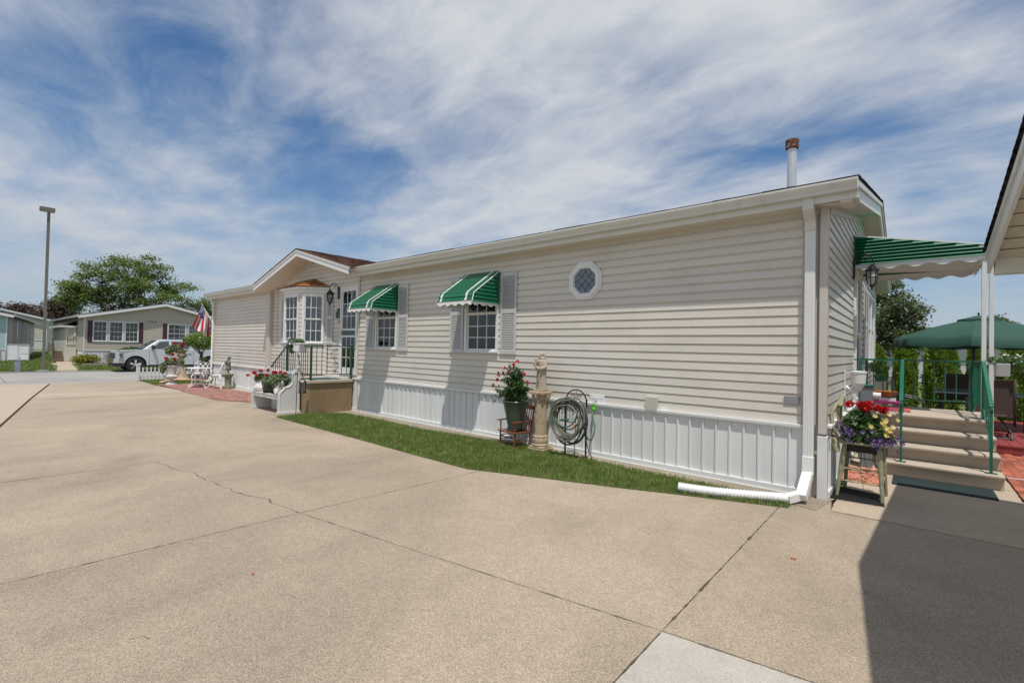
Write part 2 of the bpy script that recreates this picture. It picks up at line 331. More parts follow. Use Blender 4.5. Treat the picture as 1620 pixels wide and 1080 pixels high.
def slab(parent, poly, mat, gap=.005, dz=0, crack=()):
    # poly: corner points; edges listed in crack get a wandering line instead of a straight joint
    P = []; n = len(poly); cxm = sum(p[0] for p in poly)/n; cym = sum(p[1] for p in poly)/n
    ar = sum(poly[i][0]*poly[(i+1) % n][1]-poly[(i+1) % n][0]*poly[i][1] for i in range(n)); sg = 1 if ar > 0 else -1
    for i in range(n):
        (x0, y0), (x1, y1) = poly[i], poly[(i+1) % n]; L = math.hypot(x1-x0, y1-y0); k = max(1, int(L/.045)) if L < 14 else 1
        nx, ny = (-(y1-y0)/L*sg, (x1-x0)/L*sg)
        for j in range(k):
            t = j/k; x = x0+(x1-x0)*t; y = y0+(y1-y0)*t; chip = (max(0, nz(x*1.7, y*1.3)-.35)*.012+max(0, nz(x*.31+2, y*.27)-.4)*.018) if 0 < j and gap > .004 else 0
            wv = 0
            o = gap*(.6+.5*abs(nz(y, x)))+chip if j else gap
            px, py = x+nx*o, y+ny*o
            if i in crack: px += nz(x*.3+3, .1)*.0; py += (nz(x*.09, 1.)*.05+nz(x*.31, 2.)*.022)*min(1, t*8, (1-t)*8)
            P.append((px, py))
    m = M(); nn2 = len(P)
    m.add([(x, y, T(x)+dz) for x, y in P]+[(x, y, T(x)+dz-.05) for x, y in P], [tuple(range(nn2))]+[(i, nn2+i, nn2+(i+1) % nn2, (i+1) % nn2) for i in range(nn2)])
    return put('slab', m, mat, parent)
dr = thing('driveway', None, None, (-4, 2, 0)); del_ = dr; dr['kind'] = 'structure'
YT = 6.22
cut = [(-1.09, -1.05), (-4.42, -4.16), (-7.6, -7.45), (-11.1, -11.0), (-14.4, -14.35), (-17.72, -17.63), (-19.4, -19.3), (-24.62, -24.2)]  # x at y=2, x at y=6.2
def xat(i, y): a, b = cut[i]; return a+(b-a)*(y-2)/4.2
BY = [2.64, 2.1, 1.68, 1.9, 1.95, 1.6, 1.6, 1.6]
jl = lambda x: .43+(x+12.38)*-.1364      # y of the long joint at each cut
for i in range(7):
    yb0, yb1 = BY[i], BY[i+1]
    if i < 2: slab(dr, [(xat(i, yb0), yb0), (xat(i, YT), YT), (xat(i+1, YT), YT), (xat(i+1, yb1), yb1)], CONC, gap=.005, crack=(3,) if i == 1 else ())
    elif i == 2: slab(dr, [(xat(2, -4), -4), (xat(2, YT), YT), (xat(3, YT), YT), (xat(3, -4), -4)], CONC, gap=.0015)
    elif i == 3: slab(dr, [(xat(3, YT), YT), (xat(4, YT), YT), (-14.4, .705), (-12.38, .43), (-11.2, .27), (-11.25, -4), (xat(3, -4), -4)], CONC, gap=.0015)
    else: slab(dr, [(xat(i, YT), YT), (xat(i+1, YT), YT), (xat(i+1, 2), jl(xat(i+1, 2))), (xat(i, 2), jl(xat(i, 2)))], CONC if i != 5 else CONCP, gap=.0015)
    if i < 2:
        slab(dr, [(xat(i, yb0), yb0), (xat(i+1, yb1), yb1), (xat(i+1, -2), -4), (xat(i, -2), -4)], CONC, gap=.005 if i < 2 else .003, crack=(0,) if i == 1 else ())
slab(dr, [(-11.25, .24), (-12.38, .39), (-24.6, 2.05), (-24.6, .8), (-24.6, -20), (-11.25, -20)], pm('pale_drive', (.42, .345, .27), .9, .05, .5, .2, 90), gap=.006)
slab(dr, [(-.63, 5.83), (6, 5.9), (6, 2.75), (-.35, 2.74), (-1.084, 2.64), (-1.05, 6.2), (-.66, 6.2)][::-1], CONC)
slab(dr, [(-1.084, 2.64), (-.35, 2.74), (6, 2.9), (6, -4), (-1.13, -4)], CONCL, gap=.006)
slab(dr, [(-.64, 5.85), (-.66, 8.3), (.955, 8.3), (.955, 7.72), (6, 7.72), (6, 5.92)], CONCP, gap=.006)
slab(dr, [(-.7, 8.31), (-.7, 9.6), (.955, 9.6), (.955, 8.31)], CONCP)
slab(dr, [(-1.3, -4), (6, -4), (6, -20), (-11.2, -20), (-11.2, -4)], CONC)
# narrow dirty concrete strip along the skirting
sheet('skirting_strip', [(-11, 5.80), (-8.8, 5.76), (-7, 5.72), (-5.8, 5.86), (-4.3, 5.94), (-3.2, 5.86), (-2.1, 5.84), (-1.2, 5.84), (-.75, 5.74), (-.64, 6.4), (-11, 6.4)], .004, concrete('strip_concrete', (.30, .25, .19), .7, 1.0))
sheet('patio_strip', [(-21.0, 6.0), (-15.5, 6.0), (-11.9, 5.9), (-11.9, 6.4), (-21, 6.4)], .014, CONCP)
# road with joints, kerb line
rd = thing('road', None, None, (-30, 0, T(-30))); rd['kind'] = 'structure'
for k in range(-12, 14):
    slab(rd, [(-26.0+.17*0, k*4.6+1), (-26.0, k*4.6+5.6), (-34.4, k*4.6+5.6), (-34.4, k*4.6+1)], ROADM, gap=.012, dz=0)
sheet('road_gutter', [(-24.62, -20), (-24.62, 40), (-25.99, 40), (-25.99, -20)], -.006, ROADM)
sheet('road_bed', [(-34.45, -60), (-25, -60), (-25, 66), (-34.45, 66)], -.04, JOINT)
m = M()
for k in range(-14, 16): m.box(-34.62, k*4+.02, T(-34.5)-.1, -34.42, k*4+3.99, T(-34.5)+.045)
put('kerb', m, ROADM, kind='structure')
# grass strips
GB = [(-10.5, 5.45), (-9.9, 5.8), (-8.8, 5.81), (-7.06, 5.75), (-5.86, 5.92), (-5.25, 5.96), (-4.3, 5.98), (-3.61, 5.98), (-3.13, 5.93), (-2.86, 5.87), (-2.04, 5.89), (-1.34, 5.88), (-.98, 5.74)]
GF = [(-10.5, 4.43), (-7.31, 4.39), (-5.49, 4.35), (-4.45, 4.34), (-3.95, 4.53), (-2.46, 5.06), (-1.99, 5.25), (-.98, 5.62)]
DIRT = pm('lawn_soil', (.06, .08, .022), .95, .25, 20, .5, 60)
strip = GF+GB[::-1]
sheet('grass_bed', strip, .008, DIRT, thick=.02)
GG = [(-24.7, 4.76), (-23.2, 4.72), (-21.5, 4.60), (-21.0, 5.0), (-21.0, 6.1), (-21.2, 6.6), (-24.7, 6.6)]
sheet('garden_bed', GG, .008, DIRT, thick=.02)
def inpoly(X, Y, poly):
    ins = np.zeros(len(X), bool); n = len(poly)
    for i in range(n):
        x0, y0 = poly[i]; x1, y1 = poly[(i+1) % n]
        c = ((y0 > Y) != (y1 > Y)) & (X < (x1-x0)*(Y-y0)/(y1-y0+1e-12)+x0); ins ^= c
    return ins
def grass(name, poly, n, hh, wd, mat, kind='stuff', label=None, cat=None, dz=.008, sprd=0.0):
    ax = [p[0] for p in poly]; ay = [p[1] for p in poly]; X = RNG.uniform(min(ax), max(ax), n*3); Y = RNG.uniform(min(ay), max(ay), n*3)
    k = inpoly(X, Y, poly); X, Y = X[k][:n], Y[k][:n]; X = X+RNG.normal(size=len(X))*sprd; Y = Y+RNG.normal(size=len(X))*sprd; n = len(X)
    Z = np.interp(X, [-400, -75, -60, -42, -36, -34.3, -26.2, -18, 400], [.5, .5, .12, .1, -.06, -.15, -.10, 0, 0])+dz
    th = RNG.random(n)*2*pi; H = hh*(.4+1.05*RNG.random(n)**1.6)*(1+.25*np.sin(X*3.1)*np.cos(Y*4.7)); ln = RNG.random(n)*.75; ph = RNG.random(n)*2*pi
    P = np.stack([X, Y, Z], 1); sd = np.stack([np.cos(th), np.sin(th), 0*th], 1)*(wd/2); b = np.stack([np.cos(ph)*ln*H, np.sin(ph)*ln*H, H], 1)
    mid = np.stack([np.cos(ph)*ln*H*.3, np.sin(ph)*ln*H*.3, H*.6], 1)
    V = np.empty((n, 5, 3)); V[:, 0] = P-sd; V[:, 1] = P+sd; V[:, 2] = P+mid+sd*.8; V[:, 3] = P+mid-sd*.8; V[:, 4] = P+b
    i = np.arange(n)*5; F = np.concatenate([np.stack([i, i+1, i+2], 1), np.stack([i, i+2, i+3], 1), np.stack([i+3, i+2, i+4], 1)])
    return rawmesh(name, V.reshape(-1, 3), F, mat, None, (poly[0][0], poly[0][1], 0), tri=True, label=label, cat=cat, kind=kind)
grass('grass', strip, 90000, .045, .005, GRASS, label='bright green mown grass strip between driveway and house skirting', cat='grass', sprd=.026)
grass('grass', GG, 12000, .05, .012, GRASS, label='small patch of grass behind the brick patio by the picket fence', cat='grass')
LG = [(-34.8, -12), (-34.8, 3.1), (-40, 2.6), (-46, 3.2), (-60, 6), (-66, 5), (-62, -14)]
grass('grass', [(-34.75, -3), (-34.75, 3.15), (-44.5, 3.7), (-58, 6), (-64, 4.5), (-46, 2.0), (-46, -3)], 60000, .07, .035, GRASS, label='mown lawn between the light pole and the blue house', cat='grass', dz=-.06)
grass('grass', [(-34.75, 4.0), (-34.75, 16), (-39.4, 16), (-39.4, 4.6)], 26000, .07, .035, GRASS, label='lawn in front of the tan house with maroon shutters', cat='grass', dz=-.06)
# walkway across the road
sheet('walkway', [(-34.65, 3.17), (-34.65, 4.0), (-39.5, 4.5), (-44.2, 4.95), (-44.2, 4.0), (-41.5, 3.75), (-41.2, 3.3), (-40.2, 3.6), (-39.5, 3.65)], -.02, CONCP, thick=.1)
# brick patio on the left
BRK = pm('brick_paver', (.27, .135, .11), .9, .12, 9, .4, 90, rnd=.2, isl=.28)
BRK2 = pm('brick_paver_wet', (.34, .10, .055), .85, .12, 9, .4, 90, rnd=.35)
pb = [(-21.3, 4.56), (-14.66, 4.52), (-12.6, 5.3), (-12.3, 6.0), (-21.0, 6.0)]
sheet('brick_bed', pb, .004, pm('sand', (.30, .2, .15), .95, .1, 30))
pat = thing('brick_patio', None, None, (-17.5, 5.2, 0)); pat['kind'] = 'structure'
m = M()
for i in range(-2, 46):
    for j in range(0, 16):
        x = -21.3+i*.2+(j % 2)*.1; y = 4.53+j*.1
        if all(inpoly(np.array([x+a]), np.array([y+b]), pb)[0] for a, b in ((.01, .01), (.19, .01), (.01, .09), (.19, .09))):
            z = .016+random.uniform(-.002, .002); m.box(x+.004, y+.004, 0, x+.196, y+.096, z)
put('brick', m, BRK, pat, kind='stuff')
for x in np.arange(-21.3, -14.7, .2): pass
pa2 = thing('brick_walk', None, None, (1.5, 9, 0)); pa2['kind'] = 'structure'
sheet('walk_bed', [(.957, 7.73), (2.2, 7.73), (2.2, 11.3), (.957, 11.3)], .002, JOINT)
bm_ = M(); bm_.box(-.048, -.098, -.012, .048, .098, 0); bme = meshof('brick', bm_, BRK2)
for j in range(18):
    for i in range(9):
        y = 7.83+j*.2+(i % 2)*.1
        if y < 11.25: inst('brick', bme, pa2, (1.01+i*.1, y, .018+random.uniform(-.002, .002)))
sheet('white_edging', [(.965, 9.05), (2.2, 9.15), (2.2, 9.19), (.965, 9.09)], .024, WHITE)
# stones beside the steps, pink lava rock
PST = pm('pink_stone', (.50, .20, .13), .9, .2, 15, .4, 90, isl=.35)
m = M()
for k in range(150):
    x = random.uniform(-.70, -.30); y = random.uniform(7.35, 8.3); r = random.uniform(.018, .04); m.sph((x, y, .01+random.random()*.02), r, 5, 4, (1.2, .9, .7))
put('pink_gravel', m, PST, org=(-.5, 7.8, 0), kind='stuff', label='pile of pink landscaping stones between skirting and concrete steps', cat='gravel')
# fallen bits on the drive
def bit(name, lab, cat_, pts, r, mat): put(name, M().tube(pts, r*.5, 5), mat, org=pts[0], label=lab, cat=cat_)
bit('twig', 'thin brown twig lying on the driveway in the foreground', 'twig', [(-3.05, 1.33, .006), (-3.0, 1.38, .012), (-2.93, 1.39, .006)], .0014, BARK)
bit('twig', 'short dark curved twig near the left bottom of the driveway', 'twig', [(-3.17, .61, .006), (-3.14, .66, .012), (-3.10, .68, .006)], .0025, BARK)
put('fallen_leaf', M().sph((-.70, 4.26, .008), .022, 6, 4, (1, .6, .3)), pm('leaf_orange', (.5, .16, .03), .7), org=(-.70, 4.26, 0), label='small orange dry leaf on the driveway slab', cat='leaf')
put('fallen_petal', M().sph((-3.46, 1.33, .006), .014, 6, 4, (1, .6, .3)), RED, org=(-3.46, 1.33, 0), label='small red petal lying on the driveway', cat='petal')
# ---------------------------------------------------------------- siding, windows, doors
E_ = .1135
def plank_mesh(mat, ax='x', e=E_):
    m = M(); pr = [(.010, e+.004), (.010, .0915), (-.0040, .0845), (-.0095, .012), (-.0115, .004), (-.0095, 0), (.012, 0), (.013, e+.004)]
    if ax == 'x': m.prism(pr, lambda p, q, t: (t, p, q), 0, 1)
    else: m.prism(pr, lambda p, q, t: (-p, t, q), 0, 1)
    return meshof('siding_plank', m, mat)
PX = plank_mesh(SIDING, 'x'); PY = plank_mesh(SIDING, 'y')
def siding(par, ax, c, a0, a1, z0, z1, holes=(), top=None, seam=3.66, mesh=None, e=E_, back=DARK):
    rows = int(math.ceil((z1-z0)/e)); me = mesh or (PX if ax == 'x' else PY)
    for r in range(rows):
        zb = z0+r*e; lo, hi = a0, a1
        if zb > z1-.02: continue
        if top:
            ok = [a for a in np.linspace(a0, a1, 300) if top(a) > zb+e*.45]
            if not ok: continue
            lo, hi = min(ok), max(ok)
        segs = [(lo, hi)]
        for h0, h1, w0, w1 in holes:
            if w1 > zb+.01 and w0 < zb+e-.01:
                segs = [s for a, b in segs for s in ((a, min(b, h0)), (max(a, h1), b)) if s[1]-s[0] > .01]
        for a, b in segs:
            if seam and b-a > seam:
                q = a+random.uniform(.8, seam); cuts = [a]
                while q < b-.4: cuts.append(q); q += seam
                cuts.append(b)
            else: cuts = [a, b]
            for u, v in zip(cuts, cuts[1:]):
                loc = (u+.0006, c-random.random()*.0018, zb) if ax == 'x' else (c+random.random()*.0005, u+.0006, zb)
                inst('siding_plank', me, par, loc, (v-u-.0012, 1, 1) if ax == 'x' else (1, v-u-.0012, 1), (random.uniform(-.006, .006), 0, 0) if ax == 'x' else (0, random.uniform(-.006, .006), 0))
def FR(o, U, Nn):
    o = np.array(o, float); U = np.array(U, float); U /= np.linalg.norm(U); Nn = np.array(Nn, float); Nn /= np.linalg.norm(Nn)
    return lambda u, d, z: tuple(o+U*u+Nn*d+np.array((0, 0, z)))
FX = lambda c: FR((0, c, 0), (1, 0, 0), (0, -1, 0)); FY = lambda c: FR((c, 0, 0), (0, 1, 0), (1, 0, 0))
def window(par, F, u0, u1, z0, z1, cols=3, rlo=3, rup=3, split=None, cas=.055, out=.035, blind=True, name='window', mat=None, label=None, curt=None, glass=True, deep=.10):
    mat = mat or WHITE; m = M()
    for a, b, c, d in ((u0-cas, u1+cas, z1, z1+cas), (u0-cas, u1+cas, z0-cas, z0), (u0-cas, u0, z0, z1), (u1, u1+cas, z0, z1)): m.box(a, -.04, c, b, out, d, F)
    m.box(u0-cas-.01, out, z0-cas*.7, u1+cas+.01, out+.018, z0-cas*.3, F)
    fr = put(name, m, mat, par, label=label, bevel=.003)
    split = split if split is not None else (z0+z1)/2; s = .028
    put('room', M().box(u0-.02, -.42, z0-.02, u1+.02, -.40, z1+.02, F).box(u0-.04, -.42, z0-.02, u0-.002, -.05, z1+.02, F).box(u1+.002, -.42, z0-.02, u1+.04, -.05, z1+.02, F).box(u0-.04, -.42, z0-.03, u1+.04, -.05, z0-.002, F).box(u0-.04, -.42, z1+.002, u1+.04, -.05, z1+.03, F), DARK, fr)
    for lo, hi, dd, rows in ((z0, split, -.012, rlo), (split-.01, z1, .004, rup)):
        if rows <= 0: continue
        m = M()
        for a, b, c, d in ((u0, u1, hi-s, hi), (u0, u1, lo, lo+s), (u0, u0+s, lo+s, hi-s), (u1-s, u1, lo+s, hi-s)): m.box(a, dd-.02, c, b, dd+.012, d, F)
        put('sash', m, mat, fr)
        mm = M(); uu = np.linspace(u0+s, u1-s, cols+1); ww = np.linspace(lo+s, hi-s, rows+1); g_ = .0075
        for q in uu[1:-1]: mm.box(q-g_, dd-.012, lo+s, q+g_, dd+.006, hi-s, F)
        for q in ww[1:-1]: mm.box(u0+s, dd-.0115, q-g_, u1-s, dd+.0055, q+g_, F)
        if cols*rows > 1: put('muntin', mm, mat, fr)
        if glass:
            for i in range(cols):
                for j in range(rows):
                    put('pane', M().box(uu[i]+g_*.5, dd-.006, ww[j]+g_*.5, uu[i+1]-g_*.5, dd-.003, ww[j+1]-g_*.5, F), GLASS, fr)
    if blind:
        m = M(); z = z0
        while z < z1:
            m.add([F(u0+.01, -.075, z), F(u1-.01, -.075, z), F(u1-.01, -.06, z+.022), F(u0+.01, -.06, z+.022)], [(0, 1, 2, 3)]); z += .03
        put('blind', m, BLIND, fr, kind='stuff')
    if curt: put('curtain', curtain_m(F, u0, u1, z0, z1), curt, fr, smooth=True)
    return fr
def curtain_m(F, u0, u1, z0, z1):
    m = M(); n = 40; vs = []
    for i in range(n+1):
        u = u0+(u1-u0)*i/n; d = -.1+.02*sin(i*1.9)+.008*sin(i*5)
        vs += [F(u, d, z0), F(u, d, z1)]
    m.add(vs, [(2*i, 2*i+2, 2*i+3, 2*i+1) for i in range(n)]); return m
def shutter(par, F, u0, u1, z0, z1, mat=None, mid=None, label=None):
    mat = mat or SHUT; m = M(); s = .045; mid = mid if mid else z0+(z1-z0)*.52
    for a, b, c, d in ((u0, u0+s, z0, z1), (u1-s, u1, z0, z1), (u0+s, u1-s, z0, z0+.07), (u0+s, u1-s, z1-.07, z1), (u0+s, u1-s, mid-.035, mid+.035)): m.box(a, .008, c, b, .035, d, F)
    sh = put('shutter', m, mat, par, bevel=.003, label=label)
    sl_ = M(); sl_.box(u0+s, .0085, z0+.06, u1-s, .010, z1-.06, F)
    for lo, hi in ((z0+.07, mid-.035), (mid+.035, z1-.07)):
        z = lo+.004
        while z < hi-.02:
            sl_.add([F(u0+s, .032, z), F(u1-s, .032, z), F(u1-s, .012, z+.026), F(u0+s, .012, z+.026), F(u0+s, .027, z-.003), F(u1-s, .027, z-.003)], [(0, 1, 2, 3), (0, 4, 5, 1)]); z += .031
    put('louvre', sl_, mat, sh, kind='stuff'); return sh
def shingles(par, o, U, V, lu, lv, mat, name='shingle', off=0., tab=.30, rise=.14, th=.007):
    # rows of tabs climbing a slope: o eave corner, U along the eave, V up the slope
    o = np.array(o, float); U = np.array(U, float); U /= np.linalg.norm(U); V = np.array(V, float); V /= np.linalg.norm(V); Nn = np.cross(U, V)
    if Nn[2] < 0: Nn = -Nn
    m = M(); r = 0
    while r*rise < lv:
        v0 = r*rise; v1 = min(v0+rise*1.15, lv+.01); u = -(r % 2)*tab/2-random.random()*.04
        while u < lu:
            a = max(u, 0); b = min(u+tab*random.choice((.5, .75, 1, 1.2))-.003, lu)
            if b-a > .01:
                t = th*(1+random.random()*.6)
                P = [o+U*a+V*v0+Nn*t*2, o+U*b+V*v0+Nn*t*2, o+U*b+V*v1+Nn*t, o+U*a+V*v1+Nn*t, o+U*a+V*v0, o+U*b+V*v0]
                m.add(P, [(0, 1, 2, 3), (4, 5, 1, 0), (4, 0, 3), (1, 5, 2)])
            u = b+.003 if b > u else u+tab
        r += 1
    return put(name, m, mat, par, kind='stuff', fix=False)
def mb(*boxes, F=None):
    m = M()
    for b in boxes: m.box(*b, F=F)
    return m
# ---------------------------------------------------------------- main home
HX0, HX1, HY0, HY1 = -20.6, -.74, 6.26, 15.4; SK = .79; EZ = 3.28; RY = 10.85
home = thing('manufactured_home', 'long beige vinyl sided home with white ribbed skirting, front gable and octagonal window', 'house', (HX1, HY0, 0))
W1 = (-9.53, -8.80, 1.56, 2.86); W2 = (-6.50, -5.74, 1.56, 2.86); OC = (-3.88, 2.68)
DOOR = (-11.12, -10.40, .92, 3.02); BAY = (-13.9, -11.92, .8, 3.05)
holes = [W1, W2, DOOR, BAY]
holes = [(a-.03, b+.03, c-.03, d+.03) for a, b, c, d in holes]
F0 = FX(HY0)
siding(home, 'x', HY0, -10.30, -.965, SK+.02, EZ+.05, holes)
GPK = 4.02
def gtop(x): return GPK-.268*abs(x+12.62)+.02
siding(home, 'x', HY0, -15.30, -10.36, SK+.02, GPK, holes, top=gtop)
siding(home, 'x', HY0, HX0+.1, -15.52, SK+.02, EZ+.05)
def rtop(y): return 3.36+.2*(RY-HY0)-.2*abs(y-RY)-.04
SD = (9.50, 10.42, .90, 2.98); SW = (12.35, 14.3, 1.45, 2.95)
siding(home, 'y', HX1, HY0+.02, HY1-.1, SK+.02, 4.3, [(a-.03, b+.03, c-.03, d+.03) for a, b, c, d in (SD, SW)], top=rtop)
# sheathing behind the planks
sh = M()
def sheath(c, a0, a1, z0, z1, hs, ax):
    us = sorted({a0, a1, *[h[0] for h in hs], *[h[1] for h in hs]}); zs = sorted({z0, z1, *[h[2] for h in hs], *[h[3] for h in hs]})
    for ua, ub in zip(us, us[1:]):
        for za, zb in zip(zs, zs[1:]):
            if any(h[0] <= (ua+ub)/2 <= h[1] and h[2] <= (za+zb)/2 <= h[3] for h in hs): continue
            if ax == 'x': sh.box(ua, c+.014, za, ub, c+.03, zb)
            else: sh.box(c-.03, ua, za, c-.014, ub, zb)
sheath(HY0, HX0, HX1-.031, 0, 3.34, holes, 'x'); sheath(HX1, HY0+.008, HY1, 0, 3.3, [SD, SW], 'y')
sh.prism([(HY0+.1, 3.3), (HY1, 3.3), (RY, 4.22)], lambda p, q, t: (t, p, q), HX1-.03, HX1-.008)
sh.prism([(-15.3, 3.3), (-9.95, 3.3), (-12.62, 4.0)], lambda p, q, t: (p, t, q), HY0+.008, HY0+.03)
sh.box(HX0, HY0+.03, 0, HX0+.02, HY1, 3.3); sh.box(HX0, HY1-.02, 0, HX1, HY1, 3.3)
put('wall', sh, SIDING, home)
# skirting: ribbed panels, each its own piece
def skirt(par, ax, c, a0, a1, h, pitch=.325):
    n = max(1, round((a1-a0)/pitch)); p = (a1-a0)/n; m = M(); r = .021
    pr = [(0, 0), (.10, 0), (.103, -.004), (.106, 0), (p*.5-.03, 0), (p*.5-.022, -r), (p*.5-.004, -r), (p*.5+.004, 0), (p-.03, 0), (p-.022, -r), (p-.004, -r), (p, 0)]
    pr2 = pr+[(p, .004), (0, .004)]
    for (x, y) in [(0, 0)]:
        if ax == 'x': m.prism(pr2, lambda u, d, t: (u, d, t), .055, h)
        else: m.prism(pr2, lambda u, d, t: (-d, u, t), .055, h)
    for k in (0, 1):      # perforation strips beside the ribs
        for j in range(26):
            u = p*.5*k+p*.5-.036; z = .09+j*(h-.14)/26
            if ax == 'x': m.add([(u, -.0006, z), (u+.005, -.0006, z), (u+.005, -.0006, z+.009), (u, -.0006, z+.009)], [(0, 1, 2, 3)])
    me = meshof('skirting_panel', m, SKIRT)
    for i in range(n): inst('skirting_panel', me, par, (a0+i*p, c, 0) if ax == 'x' else (c, a0+i*p, 0), (1, 1, 1), (random.uniform(-.004, .004), 0, 0))
skirt(home, 'x', HY0-.012, HX0+.05, -.90, SK-.01); skirt(home, 'y', HX1+.012, HY0+.1, 15.3, SK-.01)
put('skirting_trim', mb((HX0, HY0-.055, SK-.015, HX1-.11, HY0-.002, SK+.018), (HX0, HY0-.052, SK-.03, HX1-.11, HY0-.038, SK-.015)), WHITE, home, bevel=.004)
put('skirting_track', mb((HX0, HY0-.045, 0, HX1-.15, HY0-.003, .075), (HX0, HY0-.06, 0, HX1-.15, HY0-.045, .012)), SKIRT, home, bevel=.004)
put('skirting_trim', mb((HX1+.002, HY0+.1, SK-.015, HX1+.055, HY1, SK+.018)), WHITE, home, bevel=.004)
put('skirting_track', mb((HX1+.003, HY0+.06, 0, HX1+.045, HY1, .075)), SKIRT, home, bevel=.004)
# corner posts
put('corner_post', mb((-.80, HY0-.045, .72, HX1+.02, HY0-.003, 3.27), (HX1+.003, HY0-.003, .72, HX1+.02, HY0+.06, 3.28)), TRIM, home, bevel=.006)
put('corner_post', mb((-.805, HY0-.06, 0, HX1+.03, HY0-.046, .70), (HX1+.005, HY0-.046, 0, HX1+.03, HY0+.05, .70)), SKIRT, home, bevel=.006)
put('corner_channel', mb((-.962, HY0-.012, SK+.02, -.82, HY0-.003, 3.27)), TRIM, home)
put('corner_post', mb((-15.53, HY0-.11, .55, -15.29, HY0-.003, 3.38)), TRIM, home, bevel=.008)
put('corner_post', mb((-10.37, HY0-.03, .05, -10.29, HY0-.003, 3.36)), TRIM, home, bevel=.004)
put('corner_post', mb((HX0, HY0-.03, .75, HX0+.1, HY0-.003, 3.3)), TRIM, home, bevel=.004)
put('corner_post', mb((-15.0, HY0-.02, .8, -14.94, HY0-.003, 3.4)), TRIM, home)
put('corner_post', mb((-10.42, HY0-.035, .02, -10.30, HY0-.03, .76)), WHITE, home)
# eaves of the front: soffit, fascia, gutter
GY = 5.93
def gutter(x0, x1):
    put('soffit', mb((x0, GY+.09, 3.26, x1, HY0-.002, 3.275)), SOFF, home)
    put('fascia', mb((x0, GY+.075, 3.25, x1, GY+.09, 3.42)), GUT, home, bevel=.004)
    pr = [(GY+.075, 3.44), (GY+.075, 3.335), (GY+.025, 3.325), (GY+.012, 3.335), (GY+.016, 3.36), (GY-.012, 3.40), (GY-.022, 3.425), (GY-.022, 3.445), (GY-.008, 3.445), (GY-.008, 3.43), (GY+.06, 3.37), (GY+.07, 3.44)]
    put('gutter', M().prism(pr, lambda p, q, t: (t, p, q), x0, x1).box(x1-.004, GY-.02, 3.33, x1+.003, GY+.078, 3.445), GUT, home)
    put('frieze', mb((x0, HY0-.02, 3.19, min(x1, HX1), HY0-.0105, 3.26)), TRIM, home)
gutter(-10.25, -.44); gutter(HX0-.25, -15.42)
# roof
def slope(nm, P, th, mat): # P quad ccw from above
    P = [np.array(p, float) for p in P]; n = np.cross(P[1]-P[0], P[3]-P[0]); n /= np.linalg.norm(n); n = n if n[2] > 0 else -n
    m = M(); m.add([p for p in P]+[p-n*th for p in P], [(0, 1, 2, 3), (7, 6, 5, 4), (0, 4, 5, 1), (1, 5, 6, 2), (2, 6, 7, 3), (3, 7, 4, 0)]); return put(nm, m, mat, home)
X0, X1 = HX0-.25, -.44; zr = 3.45+.2*(RY-5.95)
for xa_, xb_, ya_ in ((X0, -15.44, 5.95), (-10.0, X1, 5.95), (-15.44, -10.0, HY0+.12)):
    slope('roof', [(xa_, ya_, 3.45+.2*(ya_-5.95)), (xb_, ya_, 3.45+.2*(ya_-5.95)), (xb_, RY, zr), (xa_, RY, zr)], .03, SHINGD)
    shingles(home, (xa_, ya_-.01, 3.45+.2*(ya_-5.95)), (1, 0, 0), (0, 1, .2), xb_-xa_+(.015 if xb_ == X1 else 0), (RY-ya_)*sqrt(1.04), SHINGD, tab=.45)
slope('roof', [(X0, RY, zr), (X1, RY, zr), (X1, 15.75, 3.45), (X0, 15.75, 3.45)], .03, SHINGD)
shingles(home, (X0, 15.76, 3.45), (1, 0, 0), (0, -1, .2), X1-X0+.015, 4.99, SHINGD, tab=.6)
put('ridge_cap', M().prism([(RY-.15, zr-.01), (RY, zr+.03), (RY+.15, zr-.01)], lambda p, q, t: (t, p, q), X0, X1+.012), SHINGD, home)
# rake of the end: fascia, soffit boards under both slopes
for sgn, yA in ((1, 5.96), (-1, 15.74)):
    F = lambda p, q, t, yA=yA, sgn=sgn: (t, yA+sgn*p, 3.42+.2*p+q)
    L = abs(RY-yA)
    put('rake_fascia', M().prism([(0, 0), (L, 0), (L, -.06), (0, -.06)], F, X1-.022, X1+.006), GUT, home)
    put('rake_fascia', M().prism([(.09, -.06), (L, -.06), (L, -.23), (.09, -.19)], F, X1-.05, X1-.02), WHITE, home)
    n = 40
    for i in range(n):
        a, b = .12+(L-.12)*i/n, .12+(L-.12)*(i+1)/n-.006
        put('soffit_board', M().prism([(a, -.19-.0), (b, -.196), (b, -.205), (a, -.205)], F, HX1+.002, X1-.05), SOFF, home)
    put('frieze', M().prism([(.42, -.205), (L, -.205), (L, -.29), (.42, -.29)], F, HX1+.009, HX1+.024), TRIM, home)
put('rake_block', mb((-.60, GY+.09, 3.23, X1-.051, HY0+.02, 3.25)), SOFF, home)
